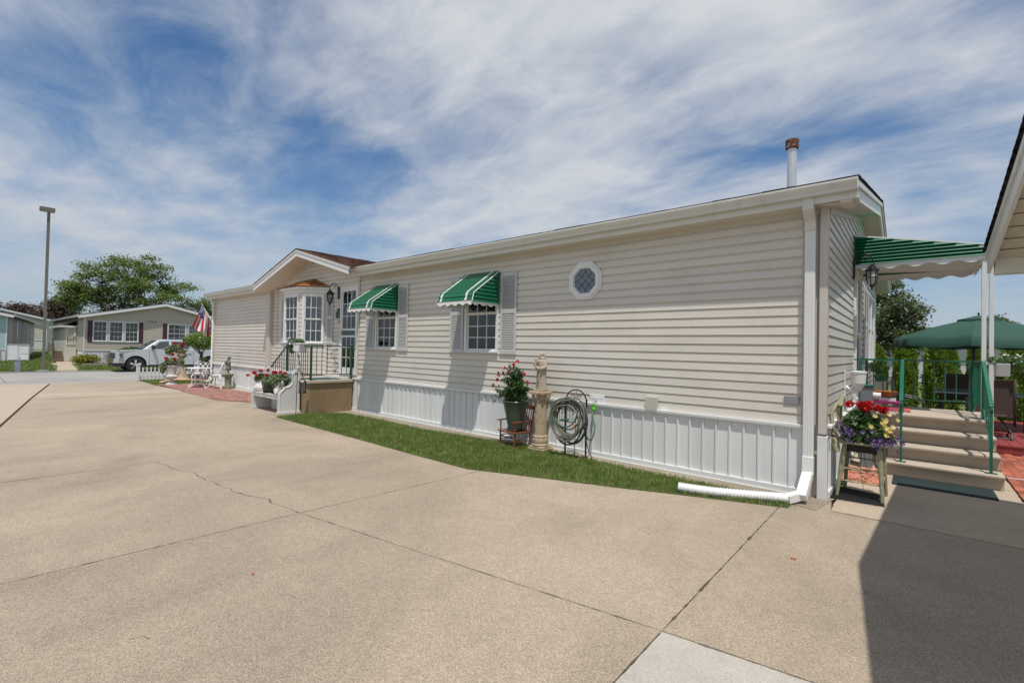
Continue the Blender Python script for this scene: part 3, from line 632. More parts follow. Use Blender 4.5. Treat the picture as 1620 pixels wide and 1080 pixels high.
# front gable
gx, gyf = -12.62, 5.72; gz = 4.17; sl_g = .268
for sgn in (-1, 1):
    L = 2.86 if sgn < 0 else 2.68
    P0 = (gx, gyf, gz); P1 = (gx+sgn*L, gyf, gz-sl_g*L)
    yb = lambda p: min(RY, 5.95+(gz-sl_g*p-3.45)/.2)
    m = M(); m.add([(gx, gyf, gz), (gx+sgn*L, gyf, gz-sl_g*L), (gx+sgn*L, 5.95+max(0, (gz-sl_g*L-3.45)/.2), gz-sl_g*L), (gx, 5.95+(gz-3.45)/.2, gz)]+
                   [(gx, gyf, gz-.03), (gx+sgn*L, gyf, gz-sl_g*L-.03), (gx+sgn*L, 5.95+max(0, (gz-sl_g*L-3.45)/.2), gz-sl_g*L-.03), (gx, 5.95+(gz-3.45)/.2, gz-.03)],
                   [(0, 1, 2, 3), (4, 7, 6, 5), (0, 4, 5, 1), (1, 5, 6, 2)])
    put('gable_roof', m, SHING, home)
    F = lambda p, q, t, sgn=sgn: (gx+sgn*p, t, gz-.03-sl_g*p+q)
    put('gable_fascia', M().prism([(0, -.0), (L+.02, 0), (L+.02, -.05), (0, -.05)], F, gyf-.02, gyf+.02), GUT, home)
    put('gable_fascia', M().prism([(0, -.05), (L, -.05), (L, -.17), (0, -.17)], F, gyf-.005, gyf+.015), WHITE, home)
    n = 22
    for i in range(n):
        Ls = L if sgn < 0 else 2.33
        a, b = Ls*i/n, Ls*(i+1)/n-.006
        put('soffit_board', M().prism([(a, -.165), (b, -.165), (b, -.175), (a, -.172)], F, gyf+.016, HY0-.002), SOFF, home)
    put('gable_frieze', M().prism([(0, -.176), (L-.2, -.176), (L-.2, -.24), (0, -.24)], F, HY0-.02, HY0-.0105), TRIM, home)
# shingles of the gable: rows run along y, climb towards the ridge
for sgn in (-1, 1):
    LL = 2.86 if sgn < 0 else 2.68; o = np.array((gx+sgn*LL, 0, gz-sl_g*LL+.001)); m = M(); Lh = LL*sqrt(1+sl_g**2); V = np.array((-sgn, 0, sl_g)); V = V/np.linalg.norm(V); Nn = np.array((sgn*sl_g, 0, 1.)); Nn /= np.linalg.norm(Nn)
    r = 0
    while r*.14 < Lh:
        v0, v1 = r*.14, min(r*.14+.16, Lh); zc = (o+V*v0)[2]; yend = 5.95+max(0, (zc-3.45)/.2); y = gyf-.015-random.random()*.0; first = True
        while y < yend:
            yy = min(yend, y+random.choice((.12, .2, .3, .34)) ); t = .008*(1+random.random()*.6)
            P = [o+V*v0+Nn*t*2, o+V*v0+Nn*t*2, o+V*v1+Nn*t, o+V*v1+Nn*t, o+V*v0, o+V*v0]; Y = [y, yy-.003, yy-.003, y, y, yy-.003]
            m.add([(p[0], p[1]+q, p[2]) for p, q in zip(P, Y)], [(0, 1, 2, 3), (4, 5, 1, 0), (4, 0, 3), (1, 5, 2)]); y = yy
        r += 1
    put('shingle', m, SHING, home, kind='stuff', fix=False)
# windows on the front
window(home, F0, *W1, cols=3, rlo=3, rup=3, split=2.25, label='small grid window under the far green awning')
window(home, F0, *W2, cols=3, rlo=3, rup=3, split=2.25, label='small grid window under the near green awning')
for a, b in ((-9.98, -9.62), (-8.71, -8.35), (-6.97, -6.60), (-5.63, -5.26)): shutter(home, F0, a, b, 1.50, 2.96)
for a, b in ((-14.62, -14.27), (-11.86, -11.55)): shutter(home, F0, a, b, 1.62, 2.98)
# octagon window
def octo(r, sq=1.): return [(OC[0]+r*cos(pi/8+k*pi/4), OC[1]+r*sin(pi/8+k*pi/4)*sq) for k in range(8)]
def ring(ro, ri, d0, d1):
    A, B = octo(ro), octo(ri); m = M(); vs = [F0(p, d, q) for d in (d0, d1) for P in (A, B) for p, q in P]
    fs = []
    for k in range(8):
        j = (k+1) % 8; fs += [(16+k, 16+j, 24+j, 24+k), (k, 8+k, 8+j, j), (k, j, 16+j, 16+k), (8+k, 24+k, 24+j, 8+j)]
    m.add(vs, fs); return m
oc = put('octagonal_window', ring(.315, .262, -.01, .030), WHITE, home)
put('frame_ring', ring(.275, .215, -.01, .048), WHITE, oc); put('backing', ring(.30, .205, -.012, .02), WHITE, oc)
pet = []; ld = M()
def seg(a, b): ld.tube([F0(OC[0]+a[0], .019, OC[1]+a[1]), F0(OC[0]+b[0], .019, OC[1]+b[1])], .0028, 5)
R8 = .21
for k in range(4):
    th = k*pi/2; c, s = cos(th), sin(th); rot = lambda x, y: (x*c-y*s, x*s+y*c)
    seg(rot(0, 0), rot(.055, .055)); seg(rot(.055, .055), rot(.148, .148))
    prev = None
    for sg in (1, -1):
        pts = [rot(.055, .055*sg), rot(.10, .035*sg), rot(.145, 0)]
        seg(pts[0], pts[1]); seg(pts[1], pts[2])
    seg(rot(.145, 0), rot(.2, 0))
put('leading', ld, BLACKM, oc)
LEADG = pm('leaded_glass', (.13, .16, .19), .12, .25, 9, .25, 25, spec=.8, isl=.3)
gm = M()
for k in range(4):
    th = k*pi/2; c, s = cos(th), sin(th); rot = lambda x, y: F0(OC[0]+x*c-y*s, .0155, OC[1]+x*s+y*c)
    for q in ([(0, 0), (.055, -.055), (.145, 0), (.055, .055)], [(.055, .055), (.145, 0), (.21, 0), (.205, .087), (.146, .146)], [(.055, -.055), (.146, -.146), (.205, -.087), (.21, 0), (.145, 0)]):
        gm = M(); gm.add([rot(*p) for p in q], [tuple(range(len(q)))]); put('pane', gm, LEADG, oc)
# front door with storm door
dF = F0; d = DOOR; m = M()
for a, b, c, e in ((d[0]-.05, d[1]+.05, d[3], d[3]+.06), (d[0]-.05, d[0], d[2], d[3]), (d[1], d[1]+.05, d[2], d[3]), (d[0]-.05, d[1]+.05, d[2]-.05, d[2])): m.box(a, -.05, c, b, .04, e, dF)
fd = put('front_door', m, WHITE, home, bevel=.004, label='white storm door with small panes on the front porch')
s = .055; m = M(); zs_ = [d[2], d[2]+.13, 1.79, 2.03, d[3]]
for a, b, c, e in ((d[0]+.005, d[0]+s, d[2], d[3]), (d[1]-s, d[1]-.005, d[2], d[3]), (d[0]+s, d[1]-s, d[3]-.06, d[3]), (d[0]+s, d[1]-s, d[2], d[2]+.12), (d[0]+s, d[1]-s, 1.80, 1.85), (d[0]+s, d[1]-s, 1.97, 2.02)): m.box(a, 0, c, b, .03, e, dF)
put('door_leaf', m, WHITE, fd, bevel=.003)
mm = M()
for lo, hi, rows in ((d[2]+.12, 1.80, 3), (2.02, d[3]-.06, 3)):
    for q in np.linspace(d[0]+s, d[1]-s, 4)[1:-1]: mm.box(q-.008, .006, lo, q+.008, .022, hi, dF)
    for q in np.linspace(lo, hi, rows+1)[1:-1]: mm.box(d[0]+s, .0065, q-.008, d[1]-s, .0215, q+.008, dF)
    U = np.linspace(d[0]+s, d[1]-s, 4); Wz = np.linspace(lo, hi, rows+1)
    for i in range(3):
        for j in range(rows): put('pane', M().box(U[i]+.004, .012, Wz[j]+.004, U[i+1]-.004, .015, Wz[j+1]-.004, dF), GLASS, fd)
put('muntin', mm, WHITE, fd)
put('inner_door', mb((d[0]+.02, -.16, d[2], d[1]-.02, -.13, d[3]), F=dF), pm('dark_teal_door', (.02, .05, .05), .3), fd)
put('inner_door', mb((d[0]+.30, -.129, d[2]+.05, d[1]-.06, -.11, 1.75), F=dF), pm('green_door', (.01, .20, .14), .4), fd)
put('letter_slot', mb((d[0]+s, .004, 1.85, d[1]-s, .016, 1.97), F=dF), pm('slate', (.06, .09, .10), .3), fd)
BRASS = pm('brass', (.7, .5, .2), .25, .05, 9, metal=.9)
put('door_handle', M().tube([dF(d[0]+.03, .03, 1.92), dF(d[0]+.03, .08, 1.92), dF(d[0]+.10, .085, 1.92)], .011, 8).box(d[0]+.012, .03, 1.86, d[0]+.05, .04, 2.0, dF), BRASS, fd)
# bay window
bx = [(-13.9, HY0), (-13.38, 5.76), (-12.40, 5.76), (-11.90, HY0)]
bayF = []
for (a, b) in zip(bx, bx[1:]):
    U = np.array((b[0]-a[0], b[1]-a[1], 0)); Lb = np.linalg.norm(U); U /= Lb; Nn = np.array((U[1], -U[0], 0)); Nn = Nn if Nn[1] < 0 else -Nn
    bayF.append((FR((a[0], a[1], 0), U, Nn), Lb))
bay = put('bay_window', M().prism(bx, lambda p, q, t: (p, q, t), 2.985, 3.07), WHITE, home, label='white framed bay window with small orange shingled roof')
bwall = M()
put('bay_floor', M().prism(bx, lambda p, q, t: (p, q, t), .80, .83), WHITE, bay)
for (F, Lb) in bayF:
    bwall.box(0, -.06, .83, .03, -.001, 2.985, F); bwall.box(Lb-.03, -.06, .83, Lb, -.001, 2.985, F); bwall.box(.03, -.06, .83, Lb-.03, -.001, 1.6, F); bwall.box(.03, -.06, 2.93, Lb-.03, -.001, 2.985, F)
    m = M(); z = .83
    while z < 2.98:
        hh = min(z+E_, 2.985)
        for a, b in (((.0, Lb),) if z+E_ < 1.62 or z > 2.92 else ((.0, .07), (Lb-.07, Lb))):
            m.add([F(a, .001, hh+.003), F(b, .001, hh+.003), F(b, .010, z+.003), F(a, .010, z+.003), F(a, .001, z), F(b, .001, z)], [(0, 1, 2, 3), (3, 2, 5, 4)])
        z += E_
    put('bay_siding', m, SIDING, bay, kind='stuff')
put('bay_frame', bwall, SIDING, bay)
for i, (F, Lb) in enumerate(bayF):
    c = .12 if i != 1 else .12
    window(home, F, c, Lb-c, 1.66, 2.90, cols=3, rlo=2, rup=2, cas=.05, blind=(i != 1), curt=CURT if i == 1 else None, label='bay window sash unit')
ev = .10; bo = [(-13.9-ev, HY0), (-13.38-ev*.4, 5.76-ev), (-12.40+ev*.4, 5.76-ev), (-11.90+ev, HY0)]
put('bay_cornice', M().prism(bo, lambda p, q, t: (p, q, t), 3.07, 3.13), WHITE, bay, bevel=.006)
m = M(); pk0, pk1 = np.array((-13.15, HY0, 3.42)), np.array((-12.65, HY0, 3.42)); bp_ = [np.array((x, y, 3.135)) for x, y in [(a-.0, b) for a, b in [(-14.03, HY0), (-13.44, 5.63), (-12.34, 5.63), (-11.77, HY0)]]]
def hip(A, B, C_, D_, nrow=5):
    for r in range(nrow):
        t0, t1 = r/nrow, (r+1)/nrow+.03; t1 = min(t1, 1)
        a0, b0, a1, b1 = A+(D_-A)*t0, B+(C_-B)*t0, A+(D_-A)*t1, B+(C_-B)*t1
        n = np.cross(B-A, D_-A); n /= np.linalg.norm(n); n = n if n[2] > 0 else -n; k = max(1, int(np.linalg.norm(b0-a0)/.16)); off = (r % 2)*.5/k
        cuts = [0]+[min(1, max(0, (i+1)/k-off)) for i in range(k)]+[1]; cuts = sorted(set(cuts))
        for u, v in zip(cuts, cuts[1:]):
            if v-u < .02: continue
            th = .01*(1+random.random())
            m.add([a0+(b0-a0)*u+n*th*1.6, a0+(b0-a0)*(v-.01)+n*th*1.6, a1+(b1-a1)*(v-.01)+n*.003, a1+(b1-a1)*u+n*.003, a0+(b0-a0)*u, a0+(b0-a0)*(v-.01)], [(0, 1, 2, 3), (4, 5, 1, 0)])
hip(bp_[0], bp_[1], pk0, pk0); hip(bp_[1], bp_[2], pk1, pk0); hip(bp_[2], bp_[3], pk1, pk1)
put('bay_shingle', m, SHINGO, bay, kind='stuff', fix=False)
put('bay_roof', M().prism([(0, 0)]*0 or [(-13.9, HY0-.01), (-13.4, 5.70), (-12.38, 5.70), (-11.9, HY0-.01)], lambda p, q, t: (p, q, t), 3.132, 3.136), SHINGO, bay)
# end wall: door, window, shutters, vents
FE = FY(HX1); d = SD; m = M()
for a, b, c, e in ((d[0]-.06, d[1]+.06, d[3], d[3]+.06), (d[0]-.06, d[0], d[2], d[3]), (d[1], d[1]+.06, d[2], d[3]), (d[0]-.06, d[1]+.06, d[2]-.06, d[2])): m.box(a, -.05, c, b, .045, e, FE)
sd = put('side_door', m, WHITE, home, bevel=.004, label='white storm door on the end wall under the patio awning')
put('door_leaf', mb((d[0]+.005, .0, d[2], d[0]+.07, .03, d[3]), (d[1]-.07, 0, d[2], d[1]-.005, .03, d[3]), (d[0]+.07, 0, d[2], d[1]-.07, .03, 1.2), (d[0]+.07, 0, 1.95, d[1]-.07, .03, 2.0), (d[0]+.07, 0, d[3]-.08, d[1]-.07, .03, d[3]), F=FE), WHITE, sd)
put('pane', mb((d[0]+.07, .012, 1.2, d[1]-.07, .016, 1.95), F=FE), GLASS, sd); put('pane', mb((d[0]+.07, .012, 2.0, d[1]-.07, .016, d[3]-.08), F=FE), GLASS, sd)
put('inner_door', mb((d[0], -.12, d[2], d[1], -.10, d[3]), F=FE), pm('grey_door', (.12, .14, .15), .4), sd)
put('door_handle', M().tube([FE(d[0]+.05, .03, 1.9), FE(d[0]+.05, .09, 1.9), FE(d[0]+.16, .09, 1.9)], .012, 8), BRASS, sd)
window(home, FE, 12.4, 13.28, 1.5, 2.9, cols=1, rlo=1, rup=1, label='end wall window near the door'); window(home, FE, 13.38, 14.26, 1.5, 2.9, cols=1, rlo=1, rup=1, label='end wall window near the back corner')
shutter(home, FE, 11.3, 11.75, 1.45, 2.95); shutter(home, FE, 11.85, 12.28, 1.45, 2.95)
# wall fittings that belong to the house
put('wall_vent', mb((-1.14, .009, 1.035, -.98, .022, 1.115), F=F0), pm('vent_grey', (.25, .26, .25), .5), home)
put('meter_cover', mb((-2.84, .009, .79, -2.67, .06, .97), (-2.75, .06, .80, -2.74, .063, .96), F=F0), pm('box_cream', (.50, .49, .42), .4), home, bevel=.005, label='cream covered electrical outlet box above the skirting')
put('tap_plate', mb((-3.76, .009, .66, -3.50, .02, .93), (-3.73, .02, .70, -3.53, .026, .90), F=F0), WHITE, home, bevel=.004)
put('hose_tap', M().tube([F0(-3.64, .02, .85), F0(-3.64, .07, .85), F0(-3.64, .09, .80)], .013, 8).tube([F0(-3.69, .06, .87), F0(-3.61, .06, .87)], .010, 8), GALV, home)
put('outlet_cover', mb((-2.63, .009, .80, -2.53, .018, .85), F=F0), WHITE, home)
# downspouts
def down(xc, F, z1, w_=.10, dp=.06):
    m = M(); m.box(xc-w_/2, .016, .34, xc+w_/2, .016+dp, z1, F)
    for k in (-.25, 0, .25): m.box(xc+k*w_-.004, .016+dp, .45, xc+k*w_+.004, .020+dp, z1, F)
    return m
FD = FX(HY0-.045)
ds = put('downspout', down(-.885, FX(HY0-.02), 3.05), WHITE, home, bevel=.006, label='white downspout at the near corner of the house')
put('gutter_elbow', M().prism([(5.99, 3.34), (6.06, 3.34), (6.21, 3.20), (6.23, 3.0), (6.15, 3.0), (6.13, 3.10), (5.98, 3.20)], lambda p, q, t: (t, p, q), -.94, -.83), GUT, ds, bevel=.008)
ew = M(); a, b, c = np.array((-.95, 6.185, .42)), np.array((-.95, 6.12, .28)), np.array((-.94, 5.80, .06))
ew.bar((-.885, 6.185, .46), (-.885, 6.175, .26), .11, .075, (0, 1, 0)); ew.bar((-.885, 6.19, .28), (-.90, 5.86, .07), .10, .085, (0, .5, 1)); ew.bar((-.90, 5.95, .085), (-1.02, 5.755, .055), .09, .085)
for k in range(5): ew.bar((-.885, 6.19-.002*k, .44-.03*k), (-.885, 6.19-.002*k, .432-.03*k), .098, .078, (0, 1, 0))
put('bottom_elbow', ew, WHITE, ds, bevel=.006)
put('downspout', M().tube([(-20.75, 6.0, 3.36), (-20.62, 6.1, 3.25), (-20.60, 6.2, 3.1), (-20.60, 6.2, .15), (-20.62, 6.0, .08)], .045, 8), WHITE, home, smooth=True)
# chimney pipe + plumbing vent on the roof
yc = 7.0; zc = 3.45+.2*(yc-5.95)
cp = put('flue_pipe', M().lathe([(.055, 0), (.055, .68)], (-1.22, yc, zc), 20), GALV, home, smooth=.8)
put('flue_collar', M().lathe([(.12, -.05), (.12, .10), (.11, .115), (.06, .12)], (-1.22, yc, zc), 20), RUST, cp, smooth=.8)
put('flue_cap', M().lathe([(.074, .64), (.078, .66), (.076, .72), (.08, .74), (.078, .755), (.02, .765)], (-1.22, yc, zc), 20), RUST, cp, smooth=.8)
put('vent_pipe', M().lathe([(.02, 0), (.02, .11)], (-2.27, 7.0, 3.66), 10), BLACKM, home)
# ---------------------------------------------------------------- awnings
def scallop(a, b, z1, h=.065, amp=.017, per=.19, phase=0):
    a = np.array(a, float); b = np.array(b, float); L = np.linalg.norm(b-a); n = max(6, int(L/.02)); m = M(); vs = []
    d = (b-a)/L; nr = np.array((-d[1], d[0], 0))*.004
    for i in range(n+1):
        t = i/n; p = a+(b-a)*t; za = z1(t) if callable(z1) else z1; zb = za-h+amp*(cos(2*pi*(t*L/per)+phase))
        for s in (-1, 1): vs += [(*(p[:2]+nr[:2]*s), za), (*(p[:2]+nr[:2]*s), zb)]
    fs = []
    for i in range(n):
        q = 4*i; fs += [(q, q+1, q+5, q+4), (q+2, q+6, q+7, q+3), (q, q+4, q+6, q+2), (q+1, q+3, q+7, q+5)]
    m.add(vs, fs); return m
def window_awning(x0, x1, lab):
    yw, zt, yk, zk, yf, zb = HY0-.012, 3.0, 5.60, 2.55, 5.56, 2.40
    aw = thing('window_awning', lab, 'awning', (x0, yw, zb), group='green metal window awnings')
    prof = [(yw, zt), (yk, zk), (yf, zb)]
    def slats(pa, pb, n, out_=.017):
        pa = np.array(pa); pb = np.array(pb); d = (pb-pa)/np.linalg.norm(pb-pa); nn_ = np.array((d[1], -d[0])); nn_ = nn_ if nn_[1] > 0 or nn_[0] < 0 and abs(nn_[0]) > abs(nn_[1]) else -nn_
        for i in range(n):
            p = pa+(pb-pa)*i/n; q = pa+(pb-pa)*(i+1)/n; dd = q-p
            s = [p+nn_*.001, p+dd*.3+nn_*out_, p+dd*.85+nn_*out_, q+nn_*.001, q-nn_*.003, p-nn_*.003]
            for (a, b, mt, ex) in ((x0, x1, AWG, 0), (x0+.07, x0+.115, AWW, .003), (x1-.165, x1-.12, AWW, .003)):
                s2 = [v+nn_*ex for v in s]
                put('slat' if ex == 0 else 'stripe', M().prism([tuple(v) for v in s2], lambda p_, q_, t: (t, p_, q_), a, b), mt, aw)
    slats(prof[0], prof[1], 14); slats(prof[1], prof[2], 2)
    for x, sg in ((x0, -1), (x1, 1)):
        n = 9
        for i in range(n):
            za = zb+(zt-zb)*i/n; zc = zb+(zt-zb)*(i+1)/n
            def yfront(z): return yf+(yk-yf)*(z-zb)/(zk-zb) if z < zk else yk+(yw-yk)*(z-zk)/(zt-zk)
            poly = [(yfront(za)+.004, za), (yw, za), (yw, zc+.004), (min(yw, yfront(zc+.004)+.004), zc+.004)]
            mm = M(); o1 = .026
            vs = [(x-sg*.002, p, q) for p, q in poly]+[(x+sg*(o1 if k < 2 else .001), p, q) for k, (p, q) in enumerate(poly)]
            mm.add(vs, [(0, 1, 2, 3), (7, 6, 5, 4), (0, 4, 5, 1), (1, 5, 6, 2), (2, 6, 7, 3), (3, 7, 4, 0)])
            put('side_slat', mm, AWG, aw)
        put('edge_trim', M().tube([(x+sg*.01, yw-.01, zt-.005), (x+sg*.01, yk, zk), (x+sg*.01, yf, zb)], .009, 6), AWW, aw)
        put('valance', scallop((x, yf, 0), (x, yw, 0), zb+.012), AWW, aw)
    put('valance', scallop((x0, yf-.004, 0), (x1, yf-.004, 0), zb+.012), AWW, aw)
    put('lower_frame', mb((x0, yf, zb-.006, x1, yf+.02, zb+.012), (x0, yf, zb-.006, x0+.02, yw, zb+.012), (x1-.02, yf, zb-.006, x1, yw, zb+.012)), AWW, aw)
window_awning(-9.66, -8.74, 'green metal awning with white stripes and scalloped valance over the window nearer the porch')
window_awning(-6.57, -5.69, 'green metal awning with white stripes and scalloped valance over the window nearer the potted plant')
# patio awning
pa = thing('patio_awning', 'long green louvred patio awning with white scalloped valance beside the end wall', 'awning', (HX1, 9.3, 3.0))
ax0, ax1, ya, yb = HX1+.02, .77, 9.3, 10.95; zt0, zt1, zbm = 3.52, 3.20, 3.06
n = 9
for y, sg in ((ya, -1), (yb, 1)):
    for i in range(n):
        za = zbm+(zt0-zbm)*i/n; zc = zbm+(zt0-zbm)*(i+1)/n+.006
        xe = lambda z: ax1 if z <= zt1 else ax0+(zt0-z)/(zt0-zt1)*(ax1-ax0)
        xa, xb = xe(za), xe(zc)
        vs = [(ax0, y, za), (xa, y, za), (xb, y, zc), (ax0, y, zc), (ax0, y+sg*.045, za), (xa, y+sg*.045, za), (xb, y+sg*.001, zc), (ax0, y+sg*.001, zc)]
        m = M(); m.add(vs, [(0, 1, 2, 3), (7, 6, 5, 4), (0, 4, 5, 1), (1, 5, 6, 2), (2, 6, 7, 3), (3, 7, 4, 0)]); put('side_slat', m, AWG, pa)
    put('edge_trim', M().bar((ax0, y, zt0+.012), (ax1, y, zt1+.012), .05, .022), AWW, pa)
    put('valance', scallop((ax0, y+sg*.02, 0), (ax1, y+sg*.02, 0), lambda t: zbm+.02, .09, .022, .30), AWW, pa)
n = 12
for i in range(n):
    t0, t1 = i/n, (i+1)/n-.01; x_0, x_1 = ax0+(ax1-ax0)*t0, ax0+(ax1-ax0)*t1; z0, z1 = zt0+(zt1-zt0)*t0, zt0+(zt1-zt0)*t1
    put('roof_slat', M().prism([(x_0, z0), (x_0+.02, z0+.015), (x_1, z1+.012), (x_1, z1), (x_1, z1-.004), (x_0, z0-.004)], lambda p, q, t: (p, t, q), ya+.01, yb-.01), AWG, pa)
put('ceiling_panel', M().prism([(ax0, zbm+.09), (ax1, zbm+.02), (ax1, zbm+.01), (ax0, zbm+.08)], lambda p, q, t: (p, t, q), ya+.02, yb-.02), AWW, pa)
put('valance', scallop((ax1+.01, ya, 0), (ax1+.01, yb, 0), zbm+.02, .09, .022, .30), AWW, pa)
put('beam', mb((ax1-.03, ya, zbm-.04, ax1, yb, zbm+.04), (ax0, yb-.03, zbm-.04, ax1-.031, yb, zbm+.03), (ax0, ya, zbm-.04, ax1-.031, ya+.03, zbm+.03)), AWW, pa)
put('post', mb((.835, 9.60, .0, .885, 9.65, 3.05), (.771, 9.61, 3.0, .834, 9.64, 3.03)), WHITE, pa, bevel=.004)
for y in (9.34,): put('post', mb((.735, y-.025, .74, .785, y+.025, zbm-.04)), WHITE, pa, bevel=.004)
# ---------------------------------------------------------------- carport on the right
cpt = thing('carport', 'open carport with dark shingled roof, cream ceiling and white post at the right edge', 'carport', (1.25, 6.8, 0))
cx0, cx1 = .58, 5.6; ye, yp, yn = 6.92, 3.55, 2.05; ze, zp, zn = 2.72, 3.40, 2.70
def cs(y): return ze+(zp-ze)*(ye-y)/(ye-yp) if y > yp else zn+(zp-zn)*(y-yn)/(yp-yn)
for a, b in ((ye, yp), (yn, yp)):
    m = M(); m.add([(cx0, a, cs(a)), (cx1, a, cs(a)), (cx1, b, cs(b)), (cx0, b, cs(b)), (cx0, a, cs(a)-.03), (cx1, a, cs(a)-.03), (cx1, b, cs(b)-.03), (cx0, b, cs(b)-.03)], [(0, 1, 2, 3), (7, 6, 5, 4), (0, 4, 5, 1), (1, 5, 6, 2), (2, 6, 7, 3), (3, 7, 4, 0)]); put('roof', m, SHINGD, cpt)
    sgn = 1 if b > a else -1; L = abs(b-a); sl_ = (cs(b)-cs(a))/L
    shingles(cpt, (cx0-.03, a, cs(a)+.001), (1, 0, 0), (0, sgn, sl_), cx1-cx0+.03, L*sqrt(1+sl_**2), SHINGD, tab=.4, th=.009)
    F = lambda p, q, t, a=a, sgn=sgn, sl_=sl_: (t, a+sgn*p, cs(a)-.032+sl_*p+q)
    put('rake_fascia', M().prism([(0, 0), (L, 0), (L, -.07), (0, -.07)], F, cx0-.012, cx0+.02), GUT, cpt)
    put('rake_fascia', M().prism([(.0, -.07), (L, -.07), (L, -.20), (.0, -.20)], F, cx0+.004, cx0+.03), WHITE, cpt)
    n = int(L/.26)
    for i in range(n):
        p0, p1 = .15+(L-.15)*i/n, .15+(L-.15)*(i+1)/n
        put('ceiling_board', M().prism([(p0, -.105), (p1, -.118), (p1, -.135), (p0+.0, -.112)], F, cx0+.031, cx1), SOFF, cpt)
for y0_, y1_ in ((ye-.16, ye-.02), (yn+.02, yn+.16)):
    put('eave_beam', mb((cx0+.05, y0_, ze-.26, cx1, y1_, ze-.10)), WHITE, cpt, bevel=.005)
    put('eave_fascia', mb((cx0+.0, (y1_+.001 if y0_ > 2 else y0_-.03), ze-.12, cx1, (y1_+.03 if y0_ > 2 else y0_-.001), ze-.01)), WHITE, cpt, bevel=.004)
for x, y in ((1.25, 6.82), (5.4, 6.82), (5.4, 2.2), (1.6, 2.2)):
    put('post', mb((x-.035, y-.035, 0, x+.035, y+.035, ze-.26)), WHITE, cpt, bevel=.005)
# ---------------------------------------------------------------- front porch
pch = thing('porch', 'brown concrete entry porch block with grey slab top below the front door', 'porch', (-11.2, 5.7, 0))
put('porch_block', mb((-12.0, 5.14, 0, -10.47, HY0-.06, .70)), PORCHC, pch, bevel=.01)
put('porch_slab', mb((-12.03, 5.10, .70, -10.43, HY0-.058, .77)), STEP, pch, bevel=.012)
for k in range(3): put('step', mb((-12.0-.28*(k+1), 5.14, 0, -12.002-.28*k, 6.1, .70-.19*(k+1)+.0)), STEP, pch, bevel=.012)
put('door_mat', mb((-11.3, 5.30, .772, -10.62, 6.0, .782)), pm('blue_mat', (.05, .11, .13), .95, .2, 60), org=(-11, 5.7, .772), label='teal blue mat on the front porch slab', cat='mat')
def scroll_pts(c, r0, r1, a0, turns, F, n=22):
    out_ = []
    for i in range(n+1):
        t = i/n; a = a0+turns*2*pi*t; r = r0+(r1-r0)*t; out_.append(F(c[0]+r*cos(a), c[1]+r*sin(a)))
    return out_
def s_scroll(F, u, z0, z1, w_):
    # a tall S of round bar with curls, in the plane given by F(u, z)
    m = M(); h = z1-z0; pts = []
    for i in range(41):
        t = i/40; pts.append(F(u+w_*sin(2*pi*t)*1.0, z0+.10*h+.8*h*t))
    m.tube(pts, .006, 6)
    for sg, zz, a0 in ((1, z0+.13*h, -pi/2), (-1, z1-.13*h, pi/2), (1, z0+.62*h, -pi/2), (-1, z0+.38*h, pi/2)):
        m.tube(scroll_pts((u-sg*.0+sg*-.01, zz), .055, .008, a0, 1.5*sg, F), .006, 6)
    return m
rl = thing('porch_railing', 'thin dark green iron railing with scrollwork round the front porch', 'railing', (-10.5, 5.16, .77), )
xr, yr = -10.49, 5.16; zt_, zb_ = 1.58, .90
for p in ((xr, yr), (xr, 6.17), (-11.72, yr)): put('post', mb((p[0]-.02, p[1]-.02, .77, p[0]+.02, p[1]+.02, zt_)), RAILD, rl)
put('top_rail', mb((xr-.014, yr+.021, zt_-.02, xr+.014, 6.149, zt_), (-11.699, yr-.014, zt_-.02, xr-.021, yr+.014, zt_)), RAILD, rl)
put('bottom_rail', mb((xr-.008, yr+.021, zb_-.008, xr+.008, 6.149, zb_+.008), (-11.699, yr-.008, zb_-.008, xr-.021, yr+.008, zb_+.008)), RAILD, rl)
for y in (5.29, 5.42, 5.55, 5.92, 6.05): put('baluster', mb((xr-.006, y-.006, zb_+.009, xr+.006, y+.006, zt_-.021)), RAILD, rl)
for x in np.arange(-11.62, -10.55, .107):
    if abs(x+11.1) > .11: put('baluster', mb((x-.006, yr-.006, zb_+.009, x+.006, yr+.006, zt_-.021)), RAILD, rl)
put('scroll', s_scroll(lambda u, z: (xr, u, z), 5.735, zb_, zt_-.02, .09), RAILD, rl); put('scroll', s_scroll(lambda u, z: (u, yr, z), -11.1, zb_, zt_-.02, .07), RAILD, rl)
put('sloped_rail', M().bar((-11.73, yr, zt_-.01), (-12.62, yr, 1.02), .028, .02).bar((-11.73, yr, zb_), (-12.62, yr, .45), .016, .016), RAILD, rl)
put('post', mb((-12.64, yr-.018, .38, -12.6, yr+.018, 1.03)), RAILD, rl)
for x in np.arange(-12.5, -11.75, .12):
    zz_ = 1.02+(x+12.62)/.89*.55; put('baluster', mb((x-.006, yr-.006, zz_-.56, x+.006, yr+.006, zz_-.01)), RAILD, rl)
